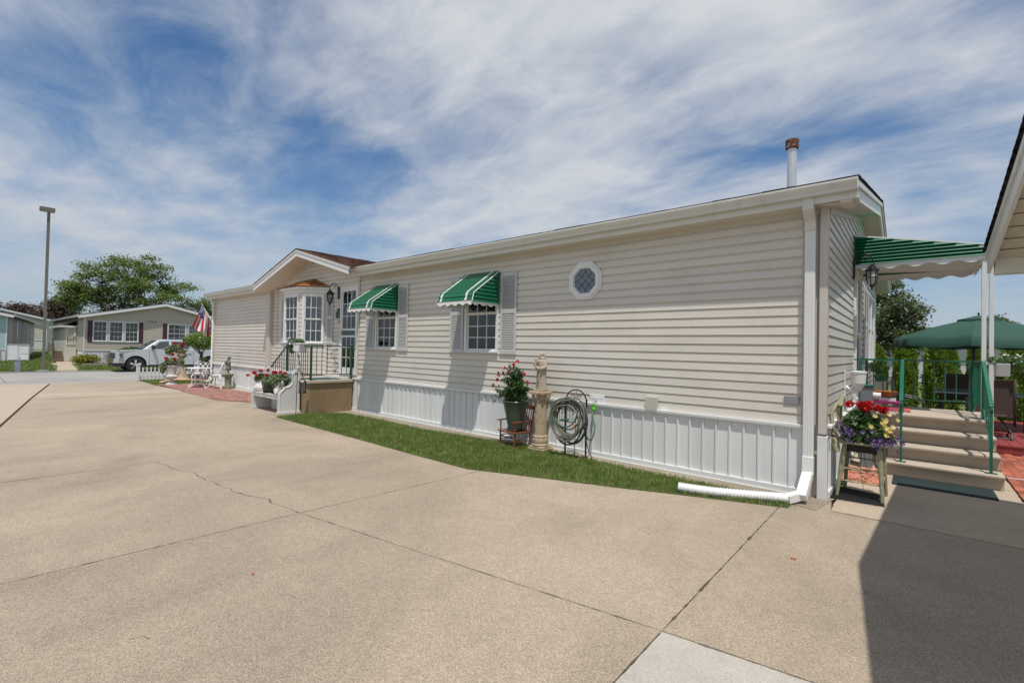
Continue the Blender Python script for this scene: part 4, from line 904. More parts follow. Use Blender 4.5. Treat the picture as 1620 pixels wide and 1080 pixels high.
# ---------------------------------------------------------------- wall lanterns
LGL = pm('frosted_glass', (.50, .50, .47), .25, .05, 9)
def lantern(F, s, lab, frost):
    t = thing('wall_lantern', lab, 'lantern', F(0, 0, 0))
    put('back_plate', M().box(-.035*s, .002, -.16*s, .035*s, .025, .12*s, F).tube([F(0, .02, .10*s), F(0, .02, .16*s)], .02*s, 8), BLACKM, t, bevel=.004)
    pts = []
    for i in range(25):
        a = pi*1.12*i/24-.15; pts.append(F(0, .02+.12*s*(1-cos(a)), .03*s+.20*s*sin(a)))
    arm = M().tube(pts, .010*s, 6)
    arm.tube([F(0, .02+.12*s+.055*s*cos(a)*(1-a/14), .15*s+.05*s*sin(a)*(1-a/14)) for a in np.linspace(0, 9, 30)], .006*s, 5)
    put('arm', arm, BLACKM, t, smooth=True)
    d = .24*s; zc_ = -.02*s
    c = F(0, d, 0)
    put('lantern_roof', M().lathe([(.012*s, .06*s), (.02*s, .05*s), (.015*s, .035*s), (.05*s, .02*s), (.055*s, .0), (.095*s, -.03*s), (.098*s, -.045*s), (.07*s, -.05*s)], c, 8), BLACKM, t)
    put('lantern_glass', M().lathe([(.068*s, -.05*s), (.066*s, -.15*s), (.05*s, -.24*s), (.03*s, -.27*s)], c, 16), LGL if frost else GLASS, t, smooth=True)
    cage = M()
    for k in range(6):
        a = k*pi/3+.3; cage.tube([(c[0]+r*cos(a)*s, c[1]+r*sin(a)*s, c[2]+z*s) for r, z in ((.088, -.045), (.074, -.05), (.074, -.15), (.058, -.24), (.02, -.285))], .007*s, 5)
    cage.lathe([(.035*s, -.265*s), (.03*s, -.29*s), (.012*s, -.31*s), (.014*s, -.33*s), (.003*s, -.36*s)], c, 10); cage.lathe([(.073*s, -.145*s), (.079*s, -.15*s), (.073*s, -.155*s)], c, 12)
    put('lantern_cage', cage, BLACKM, t); 
    if not frost: put('candle', M().lathe([(.012*s, -.25*s), (.012*s, -.16*s)], c, 8), LGL, t)
    return t
lantern(lambda u, d, z: (-11.30+u, HY0-.01-d, 2.95+z), 1.02, 'black wall lantern with scroll arm between bay window and front door', False)
lantern(lambda u, d, z: (HX1+.01+d, 9.17+u, 2.98+z), 1.0, 'black wall lantern with frosted glass under the patio awning', True)
pq = thing('address_plaque', 'small dark green arched plaque on the siding left of the front door', 'plaque', (-11.28, HY0-.02, 2.42))
PLQ = pm('plaque_green', (.015, .06, .045), .4, .2, 30)
poly = [(-.115, -.12), (.115, -.12), (.125, .03), (.075, .05), (.06, .09), (.03, .125), (0, .135), (-.03, .125), (-.06, .09), (-.075, .05), (-.125, .03)]
put('plate', M().prism([(p-11.28, q+2.42) for p, q in poly], lambda p, q, t: (p, t, q), HY0-.035, HY0-.012), PLQ, pq, bevel=.004)
put('relief', M().tube([(-11.32, HY0-.037, 2.44), (-11.28, HY0-.04, 2.40), (-11.25, HY0-.037, 2.45)], .008, 5), pm('plaque_relief', (.12, .09, .08), .5), pq)
put('door_bell', M().lathe([(.03, 0), (.03, .03), (.02, .05), (.035, .08)], (-11.22, HY0-.04, 2.17), 8), BRASS, org=(-11.22, HY0-.04, 2.17), label='little cream brass ornament on the siding beside the door frame', cat='ornament')
put('thermometer', mb((HX1+.012, 9.24, 2.32, HX1+.05, 9.32, 2.53)), WHITE, org=(HX1+.02, 9.28, 2.4), label='small white rectangular thermometer on the end wall siding', cat='thermometer', bevel=.006)
# ---------------------------------------------------------------- concrete steps by the carport
st = thing('concrete_steps', 'four tread precast concrete steps leading up to the side door landing', 'steps', (.28, 9, 0))
def tread(x0, x1, yfr, ybk, z, rise=.19):
    pr = [(yfr+.065, z-rise+.0), (yfr+.065, z-.065), (yfr+.025, z-.055), (yfr+.008, z-.045), (yfr, z-.03), (yfr, z-.012), (yfr+.012, z), (ybk, z), (ybk, z-rise)]
    m = M().prism(pr, lambda p, q, t: (t, p, q), x0, x1); m.box(x0, yfr+.068, 0, x1, ybk, z-rise-.001) if z-rise > .01 else 0; return m
for k, (xa, xb) in enumerate(((-.27, .855), (-.26, .845), (-.25, .835), (-.25, .82))):
    z = .19*(k+1); yf_ = 8.15+.29*k; put('landing' if k == 3 else 'tread', tread(xa if k < 3 else -.42, xb, yf_, yf_+.30 if k < 3 else 10.42, z), STEP, st, bevel=.004)
for x in (-.115, .74): put('foot_plate', mb((x-.055, 8.2, .191, x+.055, 8.29, .196)), RAILG, st)
put('entry_rug', mb((-.40, 9.35, .762, -.02, 10.1, .772)), pm('striped_rug', (.50, .16, .06), .95, .2, 40, col2=(.35, .03, .12), thr=(.48, .52), s2=6), org=(-.2, 9.7, .762), label='orange and pink striped rug on the concrete landing', cat='rug')
put('door_mat', mb((-.19, 7.62, .003, .75, 8.14, .014)), pm('dark_mat', (.012, .028, .028), .95, .3, 80, .5, 200), org=(.28, 7.88, .003), label='dark green rubber mat on the ground before the concrete steps', cat='mat')
gr = thing('stair_railing', 'bright green metal handrails with scrolls on the concrete steps', 'railing', (.28, 8.25, .19))
for x in (-.115, .74):
    put('post', M().tube([(x, 8.24, .196), (x, 8.24, 1.0)], .013, 4).box(x-.014, 8.226, .196, x+.014, 8.254, 1.02), RAILG, gr)
    put('handrail', M().bar((x, 8.22, 1.01), (x, 9.08, 1.555), .042, .022).bar((x, 9.07, 1.555), (x, 10.36, 1.555), .042, .022).tube([(x, 8.23, 1.0), (x, 8.215, .97), (x, 8.235, .93)], .017, 8), RAILG, gr, bevel=.004)
    put('post', mb((x-.016, 9.10, .765, x+.016, 9.132, 1.54)), RAILG, gr); put('post', mb((x-.016, 10.33, .765, x+.016, 10.362, 1.54)), RAILG, gr)
    put('lower_rail', M().bar((x, 8.25, .42), (x, 9.10, .95), .014, .014).bar((x, 9.13, .90), (x, 10.33, .90), .016, .016), RAILG, gr)
    for y in (8.40, 8.54, 8.82, 8.96):
        zz_ = 1.01+(y-8.22)/.86*.545; put('baluster', mb((x-.006, y-.006, zz_-.57, x+.006, y+.006, zz_-.012)), RAILG, gr)
    put('scroll', s_scroll(lambda u, z, x=x: (x, u, z), 8.68, .70, 1.26, .05), RAILG, gr)
    for y in np.arange(9.25, 10.3, .12): put('baluster', mb((x-.006, y-.006, .909, x+.006, y+.006, 1.544)), RAILG, gr)
bk = thing('landing_railing', 'green metal railing along the back and wall side of the landing', 'railing', (0, 10.38, .77))
put('top_rail', mb((HX1+.02, 10.37, 1.535, .70, 10.40, 1.56), (HX1+.03, 9.105, 1.535, -.14, 9.13, 1.555)), RAILG, bk)
put('bottom_rail', mb((HX1+.02, 10.377, .89, .70, 10.393, .905)), RAILG, bk)
for x in (-.62, -.13, .70): put('post', mb((x-.02, 10.365, .765, x+.02, 10.401, 1.534)), RAILG, bk)
for x in (-.62,): put('post', mb((x-.018, 9.10, .02, x+.018, 9.134, 1.534)), RAILG, bk)
for x in np.arange(-.52, .66, .132):
    if abs(x+.13) > .04: put('baluster', mb((x-.007, 10.378, .906, x+.007, 10.392, 1.534)), RAILG, bk)
# utility things between skirting and steps
ub = thing('utility_box', 'grey utility cabinet with green lid between the end wall and concrete steps', 'cabinet', (-.48, 8.5, 0))
GREYB = pm('grey_box', (.19, .205, .22), .5, .06, 4)
put('box_body', mb((-.57, 8.4, .0, -.43, 8.62, 1.165)), GREYB, ub, bevel=.006); put('box_lid', mb((-.585, 8.385, 1.166, -.415, 8.635, 1.19)), RAILG, ub, bevel=.004)
put('vent_pipe', M().tube([(-.428, 8.5, 1.04), (-.34, 8.5, 1.04)], .045, 16), WHITE, ub, smooth=.8)
wp = thing('hose_pot', 'white round plastic container with funnel elbow mounted on the end wall', 'container', (-.60, 8.1, 1.2))
put('bucket', M().lathe([(.085, 0), (.095, .14), (.102, .145), (.102, .165), (.06, .172), (0.001, .175)], (-.575, 8.1, 1.22), 20), WHITE, wp, smooth=.8)
put('elbow', M().lathe([(.02, -.12), (.085, 0)], (-.575, 8.1, 1.22), 16).tube([(-.575, 8.1, 1.12), (-.62, 8.1, 1.11), (HX1+.012, 8.1, 1.16)], .04, 10), WHITE, wp, smooth=.8)
put('bracket', mb((HX1+.012, 8.02, 1.0, HX1+.03, 8.05, 1.40), (HX1+.03, 8.03, 1.36, -.66, 8.05, 1.38)), WHITE, wp)
# ---------------------------------------------------------------- bench with planters and pillows
BW = pm('bench_white', (.66, .66, .64), .5, .05, 12)
bn = thing('garden_bench', 'white wooden settle bench with tall scroll sided ends in front of the porch', 'bench', (-11.6, 4.8, 0))
def bench_end(x0, x1):
    pr = [(4.50, 0), (5.06, 0), (5.06, .86), (5.04, .95), (4.99, 1.01), (4.92, 1.02), (4.87, .98), (4.85, .90), (4.87, .80), (4.86, .72), (4.81, .66), (4.72, .63), (4.64, .62), (4.60, .56), (4.53, .52), (4.50, .46)]
    m = M().prism(pr, lambda p, q, t: (t, p, q), x0, x1)
    return m, pr
for x0, x1, sg in ((-10.88, -10.84, 1), (-12.34, -12.30, -1)):
    m, pr = bench_end(x0, x1); e = put('bench_end', m, BW, bn, bevel=.004)
    xo = x1 if sg > 0 else x0; mm = M(); cxp = 4.79; inset = [((p-cxp)*.86+cxp, (q-.45)*.88+.45) for p, q in pr]
    mm.tube([(xo+sg*.002, p, q) for p, q in inset+[inset[0]]], .010, 5, cap=False); put('moulding', mm, BW, e)
    put('skid', mb((x0-.012, 4.48, 0, x1+.012, 5.08, .06)), BW, e, bevel=.004)
for k in range(4): put('seat_board', mb((-12.299, 4.50+k*.125, .415, -10.881, 4.50+k*.125+.12, .44)), BW, bn, bevel=.003)
put('front_apron', mb((-12.299, 4.52, .33, -10.881, 4.54, .414)), BW, bn, bevel=.003)
put('stretcher_board', mb((-12.1, 4.93, .0, -11.3, 4.95, .414), (-11.3, 4.93, .05, -10.881, 4.95, .414)), BW, bn)
for k in range(12): put('back_slat', mb((-12.29+k*.118, 5.015, .44, -12.29+k*.118+.112, 5.035, .88)), BW, bn, bevel=.003)
put('back_rail', mb((-12.299, 5.0, .88, -10.881, 5.05, .94)), BW, bn, bevel=.006)
bn.scale = (1, .875, 1); bn.location.y += .06
FLP = pm('floral_fabric', (.72, .70, .68), .9, .04, 20, .2, 60, col2=(.50, .06, .12), thr=(.56, .59), s2=17)
def pillow(name, c, sz, rx, rz, lab):
    n = 12; m = M(); V = {}
    Rm = mathutils.Euler((rx, 0, rz)).to_matrix()
    vs = []; fs = []
    for s in (1, -1):
        for i in range(n+1):
            for j in range(n+1):
                u, v = 2*i/n-1, 2*j/n-1; t = .075*((1-u**4)*(1-v**4))**.6*s; k = 1-.10*(u*u*v*v)**.5*0-.07*(1-abs(u))*abs(v)-.07*(1-abs(v))*abs(u)
                p = Rm @ mathutils.Vector((u*sz/2*k, t, v*sz/2*k)); vs.append((c[0]+p.x, c[1]+p.y, c[2]+p.z))
    for s in range(2):
        o = s*(n+1)**2
        for i in range(n):
            for j in range(n): a = o+i*(n+1)+j; fs.append((a, a+n+1, a+n+2, a+1))
    m.add(vs, fs); return put(name, m, FLP, org=(c[0], c[1], c[2]-sz/2), smooth=True, label=lab, cat='pillow', group='floral pillows on the bench')
pillow('pillow', (-12.05, 4.70, .60), .34, -.4, .35, 'white pillow with red flowers at the left end of the white bench')
pillow('pillow', (-11.02, 4.68, .60), .34, -.45, -.35, 'white pillow with red flowers leaning on the scroll end of the white bench')
POTD = pm('dark_pot', (.035, .03, .028), .35, .1, 9)
def pot(nm, c, r0, r1, h_, mat, par=None, rim=.012, **kw):
    return put(nm, M().lathe([(r0*.96, 0), (r0, .01), (r0+(r1-r0)*.6, h_*.55), (r1, h_*.9), (r1+rim, h_*.92), (r1+rim, h_), (r1-.01, h_), (r1-.02, h_*.86), (.001, h_*.85)], c, 24), mat, par, smooth=.8, **kw)
def bloom(par, pts, r, mat, n=70, name='bloom', sz=.03):
    for p in pts:
        P = blob_pts(n, p, r, (1, 1, .8), .55); d = P-np.array(p); leaves(name, P, sz, mat, par, asp=.9, fold=.4, dirs=d/np.linalg.norm(d, axis=1)[:, None])
def stems(par, base, tips, r=.004, mat=None, name='stem'):
    m = M()
    for t in tips:
        b = np.array(base)+RNG.normal(size=3)*.02; md = (b+np.array(t))/2+RNG.normal(size=3)*.02; m.tube([b, md, t], [r, r*.8, r*.5], 5, cap=False)
    put(name, m, mat or LF_GER, par, kind='stuff', fix=False)
g1 = thing('geranium_planter', 'dark oval planter with trailing foliage and red geraniums on the white bench', 'planter', (-11.45, 4.75, .44))
pot('pot', (-11.55, 4.74, .44), .10, .14, .22, POTD, g1); pot('pot', (-11.18, 4.76, .50), .13, .17, .20, POTD, g1)
put('soil', M().lathe([(.001, 0), (.13, 0)], (-11.55, 4.74, .64), 14, cap=False), SOIL, g1)
P = np.concatenate([blob_pts(900, (-11.55, 4.74, .70), .24, (1.1, 1, .75)), blob_pts(900, (-11.15, 4.76, .76), .24, (1.15, 1, .6)), blob_pts(350, (-11.62, 4.66, .56), .12, (1, .7, 1.5)), blob_pts(300, (-10.98, 4.66, .70), .14, (1.1, .8, 1.1))])
leaves('foliage', P, .05, LF_VAR, g1, asp=.8, kind='stuff')
bloom(g1, [(-11.62, 4.68, .97), (-11.42, 4.72, .93), (-11.25, 4.7, .93), (-11.05, 4.72, .95), (-10.95, 4.78, .93), (-11.5, 4.6, .86)], .045, RED)
g2 = thing('geranium_plant', 'bushy red geranium plant at the left end of the white bench', 'plant', (-12.1, 4.75, .44))
pot('pot', (-12.0, 4.85, .44), .09, .12, .18, POTD, g2)
leaves('foliage', np.concatenate([blob_pts(500, (-12.15, 4.75, .74), .17, (1.1, 1, .7))]), .06, LF_GER, g2, asp=.95, kind='stuff')
bt = [(-12.62, 4.6, .80), (-12.3, 4.62, .88), (-12.12, 4.62, .80), (-12.1, 4.7, .93), (-12.45, 4.7, .86)]
stems(g2, (-12.05, 4.8, .6), bt); bloom(g2, bt, .05, RED)
# shepherd hook with lantern
hk = thing('shepherd_hook', 'thin black shepherd hook standing in the grass beside the white bench', 'hook', (-10.44, 4.82, 0))
put('hook', M().tube([(-10.44, 4.82, 0), (-10.42, 4.82, .9)]+[(-10.42+.0*i, 4.82+.055*(1-cos(a)), .93+.075*sin(a)) for i, a in enumerate(np.linspace(0, pi*1.1, 14))]+[(-10.42, 4.945, .86), (-10.42, 4.965, .87)], .008, 6).tube([(-10.42, 4.80+.03*cos(a)*(1-a/12), .93+.04*sin(a)*(1-a/12)) for a in np.linspace(0, 8, 22)], .005, 5), BLACKM, hk)
lt = thing('hanging_lantern', 'pewter candle lantern with lattice glass hanging from the shepherd hook', 'lantern', (-10.42, 4.94, .50))
PEW = pm('pewter', (.06, .06, .055), .45, .15, 20, metal=.5); c = (-10.42, 4.94, .5)
put('base', M().lathe([(.085, 0), (.085, .02), (.07, .03)], c, 6), PEW, lt); put('roof', M().lathe([(.088, .245), (.088, .255), (.05, .30), (.02, .32), (.015, .345)], c, 6).tube([(c[0], c[1]+.02*cos(a), c[2]+.36+.02*sin(a)) for a in np.linspace(0, 2*pi, 12)], .003, 5, cap=False), PEW, lt)
m = M()
for k in range(6):
    a0, a1 = k*pi/3, (k+1)*pi/3; A = np.array((c[0]+.074*cos(a0), c[1]+.074*sin(a0), 0)); B = np.array((c[0]+.074*cos(a1), c[1]+.074*sin(a1), 0)); m.tube([A+(0, 0, c[2]+.03), A+(0, 0, c[2]+.245)], .004, 4)
    for t0, t1, z0, z1 in ((0, 1, .03, .14), (1, 0, .03, .14), (0, 1, .14, .245), (1, 0, .14, .245), (.5, .5, .03, .245)): m.tube([A+(B-A)*t0+(0, 0, c[2]+z0), A+(B-A)*t1+(0, 0, c[2]+z1)], .0022, 4)
put('lattice', m, PEW, lt); put('glass', M().lathe([(.070, .03), (.070, .245)], c, 6), GLASS, lt); put('candle', M().lathe([(.025, .03), (.025, .10), (.002, .105)], c, 10), pm('candle_wax', (.45, .42, .34), .6), lt)
# pot on porch rail
rp = thing('railing_planter', 'white square planter with trailing white flowers on the porch railing', 'planter', (-11.0, 5.14, 1.45))
put('pot', M().prism([(-.13, 0), (.13, 0), (.16, .17), (-.16, .17)], lambda p, q, t: (-10.98+p, 5.13+t, 1.43+q), -.10, .08).box(-11.155, 5.02, 1.60, -10.805, 5.22, 1.63), WHITE, rp, bevel=.006)
put('hanger', mb((-10.9, 5.20, 1.40, -10.88, 5.23, 1.62)), WHITE, rp)
P = np.concatenate([blob_pts(500, (-11.05, 5.12, 1.66), .15, (1.5, .8, .45)), blob_pts(300, (-11.32, 5.08, 1.62), .12, (1, .8, 1.0)), blob_pts(200, (-11.28, 5.08, 1.48), .09, (1, .8, 1.4))])
leaves('foliage', P, .045, LF_GER, rp, asp=.6, kind='stuff'); leaves('flower', blob_pts(60, (-11.3, 5.05, 1.66), .14, (1.2, .7, .8), .8), .035, PWHITE, rp, asp=.9, kind='stuff')
# ---------------------------------------------------------------- statues
def robed(name, par, c, H, seed, mat, child=True):
    # robed standing figure built as rings, fused with a voxel remesh into one body
    rr = random.Random(seed); m = M(); k = H
    ph = [rr.uniform(0, 6.28) for _ in range(4)]
    def fold(th, z): return (.10*sin(9*th+ph[0]+z*4/k)+.06*sin(15*th+ph[1]-z*6/k)+.04*sin(5*th+ph[2]))*max(0, 1-z/(k*.62))*.8
    m.lathe([(.15*k, 0), (.155*k, .015*k), (.148*k, .08*k), (.142*k, .25*k), (.138*k, .42*k), (.138*k, .52*k), (.140*k, .62*k), (.143*k, .70*k), (.132*k, .76*k), (.10*k, .80*k), (.055*k, .825*k), (.05*k, .86*k)], c, 48, fold)
    b = len(m.v)
    for i in range(b): x, y, z = m.v[i]; m.v[i] = (x, c[1]+(y-c[1])*.78, z)
    m.sph((c[0], c[1]-.012*k, c[2]+.915*k), .068*k, 16, 12, (.85, 1, 1.15)); m.sph((c[0], c[1]-.075*k, c[2]+.905*k), .016*k, 8, 6, (.7, 1, 1.2)); m.sph((c[0], c[1]-.055*k, c[2]+.865*k), .035*k, 8, 6, (1, .9, 1.1))
    m.lathe([(.085*k, .80*k), (.10*k, .835*k), (.082*k, .865*k), (.06*k, .87*k)], (c[0], c[1]+.015*k, c[2]), 20)
    m.sph((c[0], c[1]+.012*k, c[2]+.93*k), .072*k, 14, 10, (.92, 1, 1.1))
    m.tube([(c[0]-.14*k, c[1], c[2]+.74*k), (c[0]-.15*k, c[1]-.05*k, c[2]+.60*k), (c[0]-.09*k, c[1]-.14*k, c[2]+.58*k), (c[0]-.02*k, c[1]-.15*k, c[2]+.60*k)], [.045*k, .048*k, .04*k, .025*k], 12)
    m.tube([(c[0]+.14*k, c[1], c[2]+.74*k), (c[0]+.155*k, c[1]-.04*k, c[2]+.60*k), (c[0]+.09*k, c[1]-.13*k, c[2]+.56*k), (c[0]-.03*k, c[1]-.16*k, c[2]+.56*k)], [.045*k, .052*k, .045*k, .025*k], 12)
    for j in range(5): m.tube([(c[0]+(.00-.012*j)*k, c[1]-.165*k, c[2]+(.575+.010*j)*k), (c[0]-(.04+.012*j)*k, c[1]-.175*k, c[2]+(.58+.012*j)*k)], .009*k, 6)
    if child:
        m.sph((c[0]-.09*k, c[1]-.13*k, c[2]+.79*k), .045*k, 12, 9, (.9, 1, 1.1)); m.sph((c[0]-.10*k, c[1]-.14*k, c[2]+.67*k), .065*k, 12, 9, (.85, .9, 1.3)); m.sph((c[0]-.09*k, c[1]-.175*k, c[2]+.785*k), .010*k, 6, 5)
        m.tube([(c[0]-.10*k, c[1]-.17*k, c[2]+.73*k), (c[0]-.04*k, c[1]-.17*k, c[2]+.74*k), (c[0]-.0*k, c[1]-.10*k, c[2]+.76*k)], .018*k, 7); m.tube([(c[0]-.10*k, c[1]-.17*k, c[2]+.62*k), (c[0]-.09*k, c[1]-.20*k, c[2]+.54*k), (c[0]-.08*k, c[1]-.19*k, c[2]+.49*k)], .022*k, 7)
    # a rope and a front drape
    m.tube([(c[0]+.02*k, c[1]-.12*k, c[2]+.52*k), (c[0]+.035*k, c[1]-.135*k, c[2]+.35*k), (c[0]+.03*k, c[1]-.14*k, c[2]+.18*k)], .010*k, 6)
    m.tube([(c[0]+.09*k, c[1]-.09*k, c[2]+.56*k), (c[0]+.02*k, c[1]-.13*k, c[2]+.36*k), (c[0]-.07*k, c[1]-.12*k, c[2]+.12*k)], [.03*k, .022*k, .02*k], 8)
    o = put(name, m, mat, par); r = o.modifiers.new('fuse', 'REMESH'); r.mode = 'VOXEL'; r.voxel_size = .0055*k/.6; r.use_smooth_shade = True; return o
ped = thing('stone_pedestal', 'weathered tan fluted column pedestal standing against the white skirting', 'pedestal', (-4.50, 5.98, 0))
px_, py_ = -4.49, 5.975
put('base', mb((px_-.155, py_-.15, 0, px_+.155, py_+.15, .045), (px_-.135, py_-.13, .0451, px_+.135, py_+.13, .075)), STONE, ped, bevel=.012)
put('foot', M().lathe([(.132, .075), (.138, .10), (.122, .12), (.132, .15), (.122, .19), (.112, .215), (.12, .225), (.11, .24), (.102, .25)], (px_, py_, 0), 28), STONE, ped, smooth=.7)
put('shaft', M().lathe([(.100, .25), (.097, .45), (.095, .65), (.095, .76)], (px_, py_, 0), 64, fold=lambda th, z: .045*abs(cos(8*th))-.03), STONE, ped, smooth=.6)
put('capital', M().lathe([(.098, .76), (.108, .775), (.097, .785), (.11, .82), (.125, .86), (.135, .89)], (px_, py_, 0), 24, fold=lambda th, z: .06*cos(4*th)*(z-.78)*8), STONE, ped, smooth=.7)
leafm = M()
for k in range(8):
    a = k*pi/4; leafm.tube([(px_+.10*cos(a), py_+.10*sin(a), .79), (px_+.125*cos(a), py_+.125*sin(a), .84), (px_+.15*cos(a), py_+.15*sin(a), .87), (px_+.147*cos(a), py_+.147*sin(a), .845)], [.02, .024, .018, .01], 6)
put('capital_leaf', leafm, STONE, ped, kind='stuff'); put('abacus', mb((px_-.135, py_-.13, .89, px_+.135, py_+.13, .935)), STONE, ped, bevel=.01)
s1 = thing('statue', 'carved stone robed figure holding a child, on top of the fluted pedestal', 'statue', (px_, py_, .936))
put('plinth', mb((px_-.09, py_-.085, .936, px_+.09, py_+.085, .962)), STATUE, s1, bevel=.006); robed('figure', s1, (px_, py_, .958), .60, 3, STATUE)
# ---------------------------------------------------------------- rocking chair with hibiscus pot
WOODR = pm('red_brown_wood', (.20, .065, .03), .4, .25, 14, coat=.2)
rc = thing('rocking_chair', 'small red brown wooden rocking chair holding the hibiscus pot against the skirting', 'chair', (-4.97, 5.93, 0), rz=radians(-12), local=True)
def B(name, a, b, w_=.022, h_=.022): put(name, M().bar(a, b, w_, h_), WOODR, rc, bevel=.003)
def Tb(name, pts, r=.013): put(name, M().tube(pts, r, 8), WOODR, rc, smooth=.8)
for x in (-.19, .19):
    put('rocker', M().tube([(x, -.26, .035), (x, -.13, .014), (x, .05, .012), (x, .22, .03), (x, .32, .06)], .014, 6), WOODR, rc)
    Tb('leg', [(x, -.17, .03), (x, -.165, .12), (x, -.165, .24)], .015); Tb('leg', [(x, .15, .03), (x, .15, .25)], .015)
    Tb('arm_post', [(x, -.16, .25), (x, -.165, .41)], .013); B('arm', (x*1.08, -.22, .42), (x*1.02, .19, .43), .05, .016)
    Tb('back_post', [(x*.95, .17, .25), (x*.95, .21, .45), (x*.95, .26, .66)], .014)
put('seat', mb((-.215, -.21, .24, .215, .19, .262)), WOODR, rc, bevel=.006)
for k in range(5): B('back_slat', (-.12+.06*k, .18, .27), (-.12+.06*k, .25, .60), .018, .010)
B('crest_rail', (-.2, .255, .63), (.2, .255, .63), .02, .07)
for z in (.10, .16): B('stretcher', (-.19, -.165, z), (.19, -.165, z), .014, .014); B('stretcher', (.19, -.165, z+.01), (.19, .15, z+.01), .014, .014); B('stretcher', (-.19, -.165, z+.01), (-.19, .15, z+.01), .014, .014)
hp = thing('hibiscus_pot', 'large grey green pot with pink flowering hibiscus beside the stone pedestal', 'planter', (-4.97, 5.92, .275))
POTG = pm('pot_grey_green', (.075, .09, .068), .3, .12, 9, coat=.2)
put('saucer', M().lathe([(.12, 0), (.15, .02), (.148, .026), (.11, .01)], (-4.97, 5.92, .264), 24), POTG, hp, smooth=.8)
put('pot', M().lathe([(.115, 0), (.12, .01), (.125, .05), (.165, .25), (.205, .42), (.215, .44), (.222, .455), (.215, .465), (.20, .455), (.19, .41), (.001, .40)], (-4.97, 5.92, .285), 32, fold=lambda th, z: .012*cos(8*th)), POTG, hp, smooth=.8)
put('soil', M().lathe([(.001, 0), (.188, 0)], (-4.97, 5.92, .69), 16, cap=False), SOIL, hp)
tips = []; bm2 = M(); Pl = []
for k in range(30):
    a = random.uniform(0, 2*pi); rr = random.uniform(.06, .30); zt2 = random.uniform(.95, 1.38)-rr*.5
    t = np.array((-4.97+rr*cos(a)*1.05, 5.88+rr*sin(a)*.75-.02, zt2)); b = np.array((-4.97+random.uniform(-.06, .06), 5.92+random.uniform(-.06, .06), .69)); pts = [b+(t-b)*q+np.array((0, 0, .05*sin(pi*q))) for q in np.linspace(0, 1, 6)]
    bm2.tube(pts, np.linspace(.006, .0025, 6), 5); tips.append(t)
    for q in np.linspace(.25, 1, 15):
        p = b+(t-b)*q; Pl += [p+RNG.normal(size=3)*.035 for _ in range(5)]
ext = np.array((-5.38, 5.80, .98)); b = np.array((-5.0, 5.88, .72)); bm2.tube([b, (b+ext)/2+(0, 0, .04), ext], [.006, .004, .003], 5); Pl += [b+(ext-b)*q+RNG.normal(size=3)*.025 for q in np.linspace(.3, .95, 22)]
ex2 = np.array((-5.36, 5.82, .72)); bm2.tube([b, (b+ex2)/2+(0, 0, .09), ex2], [.005, .004, .002], 5); Pl += [ex2+RNG.normal(size=3)*.02 for _ in range(7)]
put('branch', bm2, BARK, hp, kind='stuff'); leaves('foliage', np.array(Pl), .062, LF_HIB, hp, asp=.55, kind='stuff')
fl = [tuple(ext), (-4.66, 5.75, 1.20), (-5.06, 5.72, 1.28), (-4.86, 5.72, 1.34), (-4.62, 5.78, 1.08), (-5.2, 5.74, 1.16), (-5.24, 5.76, 1.08), (-4.8, 5.74, 1.40), (-4.98, 5.7, 1.2)]
for p in fl: P = blob_pts(9, p, .022, shell=.6); leaves('flower', P, .042, PINK, hp, asp=.9, fold=.5)
# ---------------------------------------------------------------- garden hose on its stand
hs = thing('hose_stand', 'black iron hose stand with scrolled arch top in front of the skirting', 'stand', (-3.8, 5.93, 0))
hx, hy = -3.80, 5.925
for x in (-.18, .18): put('leg', M().bar((hx+x, hy, 0), (hx+x, hy, .88), .02, .02), BLACKM, hs)
put('leg', M().tube([(hx, hy-.02, 0), (hx, hy, .62)], .006, 6), BLACKM, hs)
arch = lambda u0_, r, zc_, yy, rz_=1.: [(hx+u0_+r*cos(a), yy, zc_+r*sin(a)*rz_) for a in np.linspace(0, pi, 22)]
put('arch', M().tube(arch(0, .18, .83, hy, 1.0), .010, 6), BLACKM, hs)
sc = M()
for sx in (-1, 1):
    sc.tube([(hx+sx*(.055+.038*cos(a)*(1-a/18)), hy, .91+.038*sin(a)*(1-a/18)) for a in np.linspace(0, 11, 36)], .0035, 5); sc.tube([(hx+sx*.06, hy, .83), (hx+sx*.062, hy, .88)], .0035, 5)
    sc.tube([(hx+sx*(.12+.02*cos(a)), hy, .86+.02*sin(a)) for a in np.linspace(0, 7, 20)], .003, 5)
sc.tube([(hx-.17, hy, .83), (hx+.17, hy, .83)], .005, 5); sc.tube([(hx, hy, .83), (hx, hy, 1.0)], .004, 5)
put('scroll', sc, BLACKM, hs)
hold = M(); yh = hy-.12
hold.tube([(hx-.09+.155*cos(a), yh, .72+.13*sin(a)) for a in np.linspace(-.1, pi+.1, 22)], .010, 6); hold.tube([(hx-.09+.14*cos(a), yh, .64+.12*sin(a)) for a in np.linspace(.1, pi-.1, 22)], .006, 6)
for x in np.arange(-.20, .06, .045): hold.tube([(hx+x-.01, yh, .54), (hx+x-.01, yh, .74)], .0035, 5)
hold.tube([(hx-.22, yh, .54), (hx+.05, yh, .54)], .006, 5); hold.tube([(hx-.18, hy, .66), (hx-.18, yh, .66)], .007, 5); hold.tube([(hx+.05, yh, .60), (hx+.18, hy, .60)], .007, 5)
put('holder', hold, BLACKM, hs)
HOSE = pm('hose_grey_green', (.14, .15, .11), .55, .15, 30); HOSE2 = pm('hose_green', (.06, .12, .10), .45, .15, 30); HOSED = pm('hose_dark', (.035, .04, .035), .5, .15, 30)
ho = thing('garden_hose', 'coiled grey green garden hose hanging on the black stand and joined to the tap', 'hose', (-3.85, 5.8, .25))
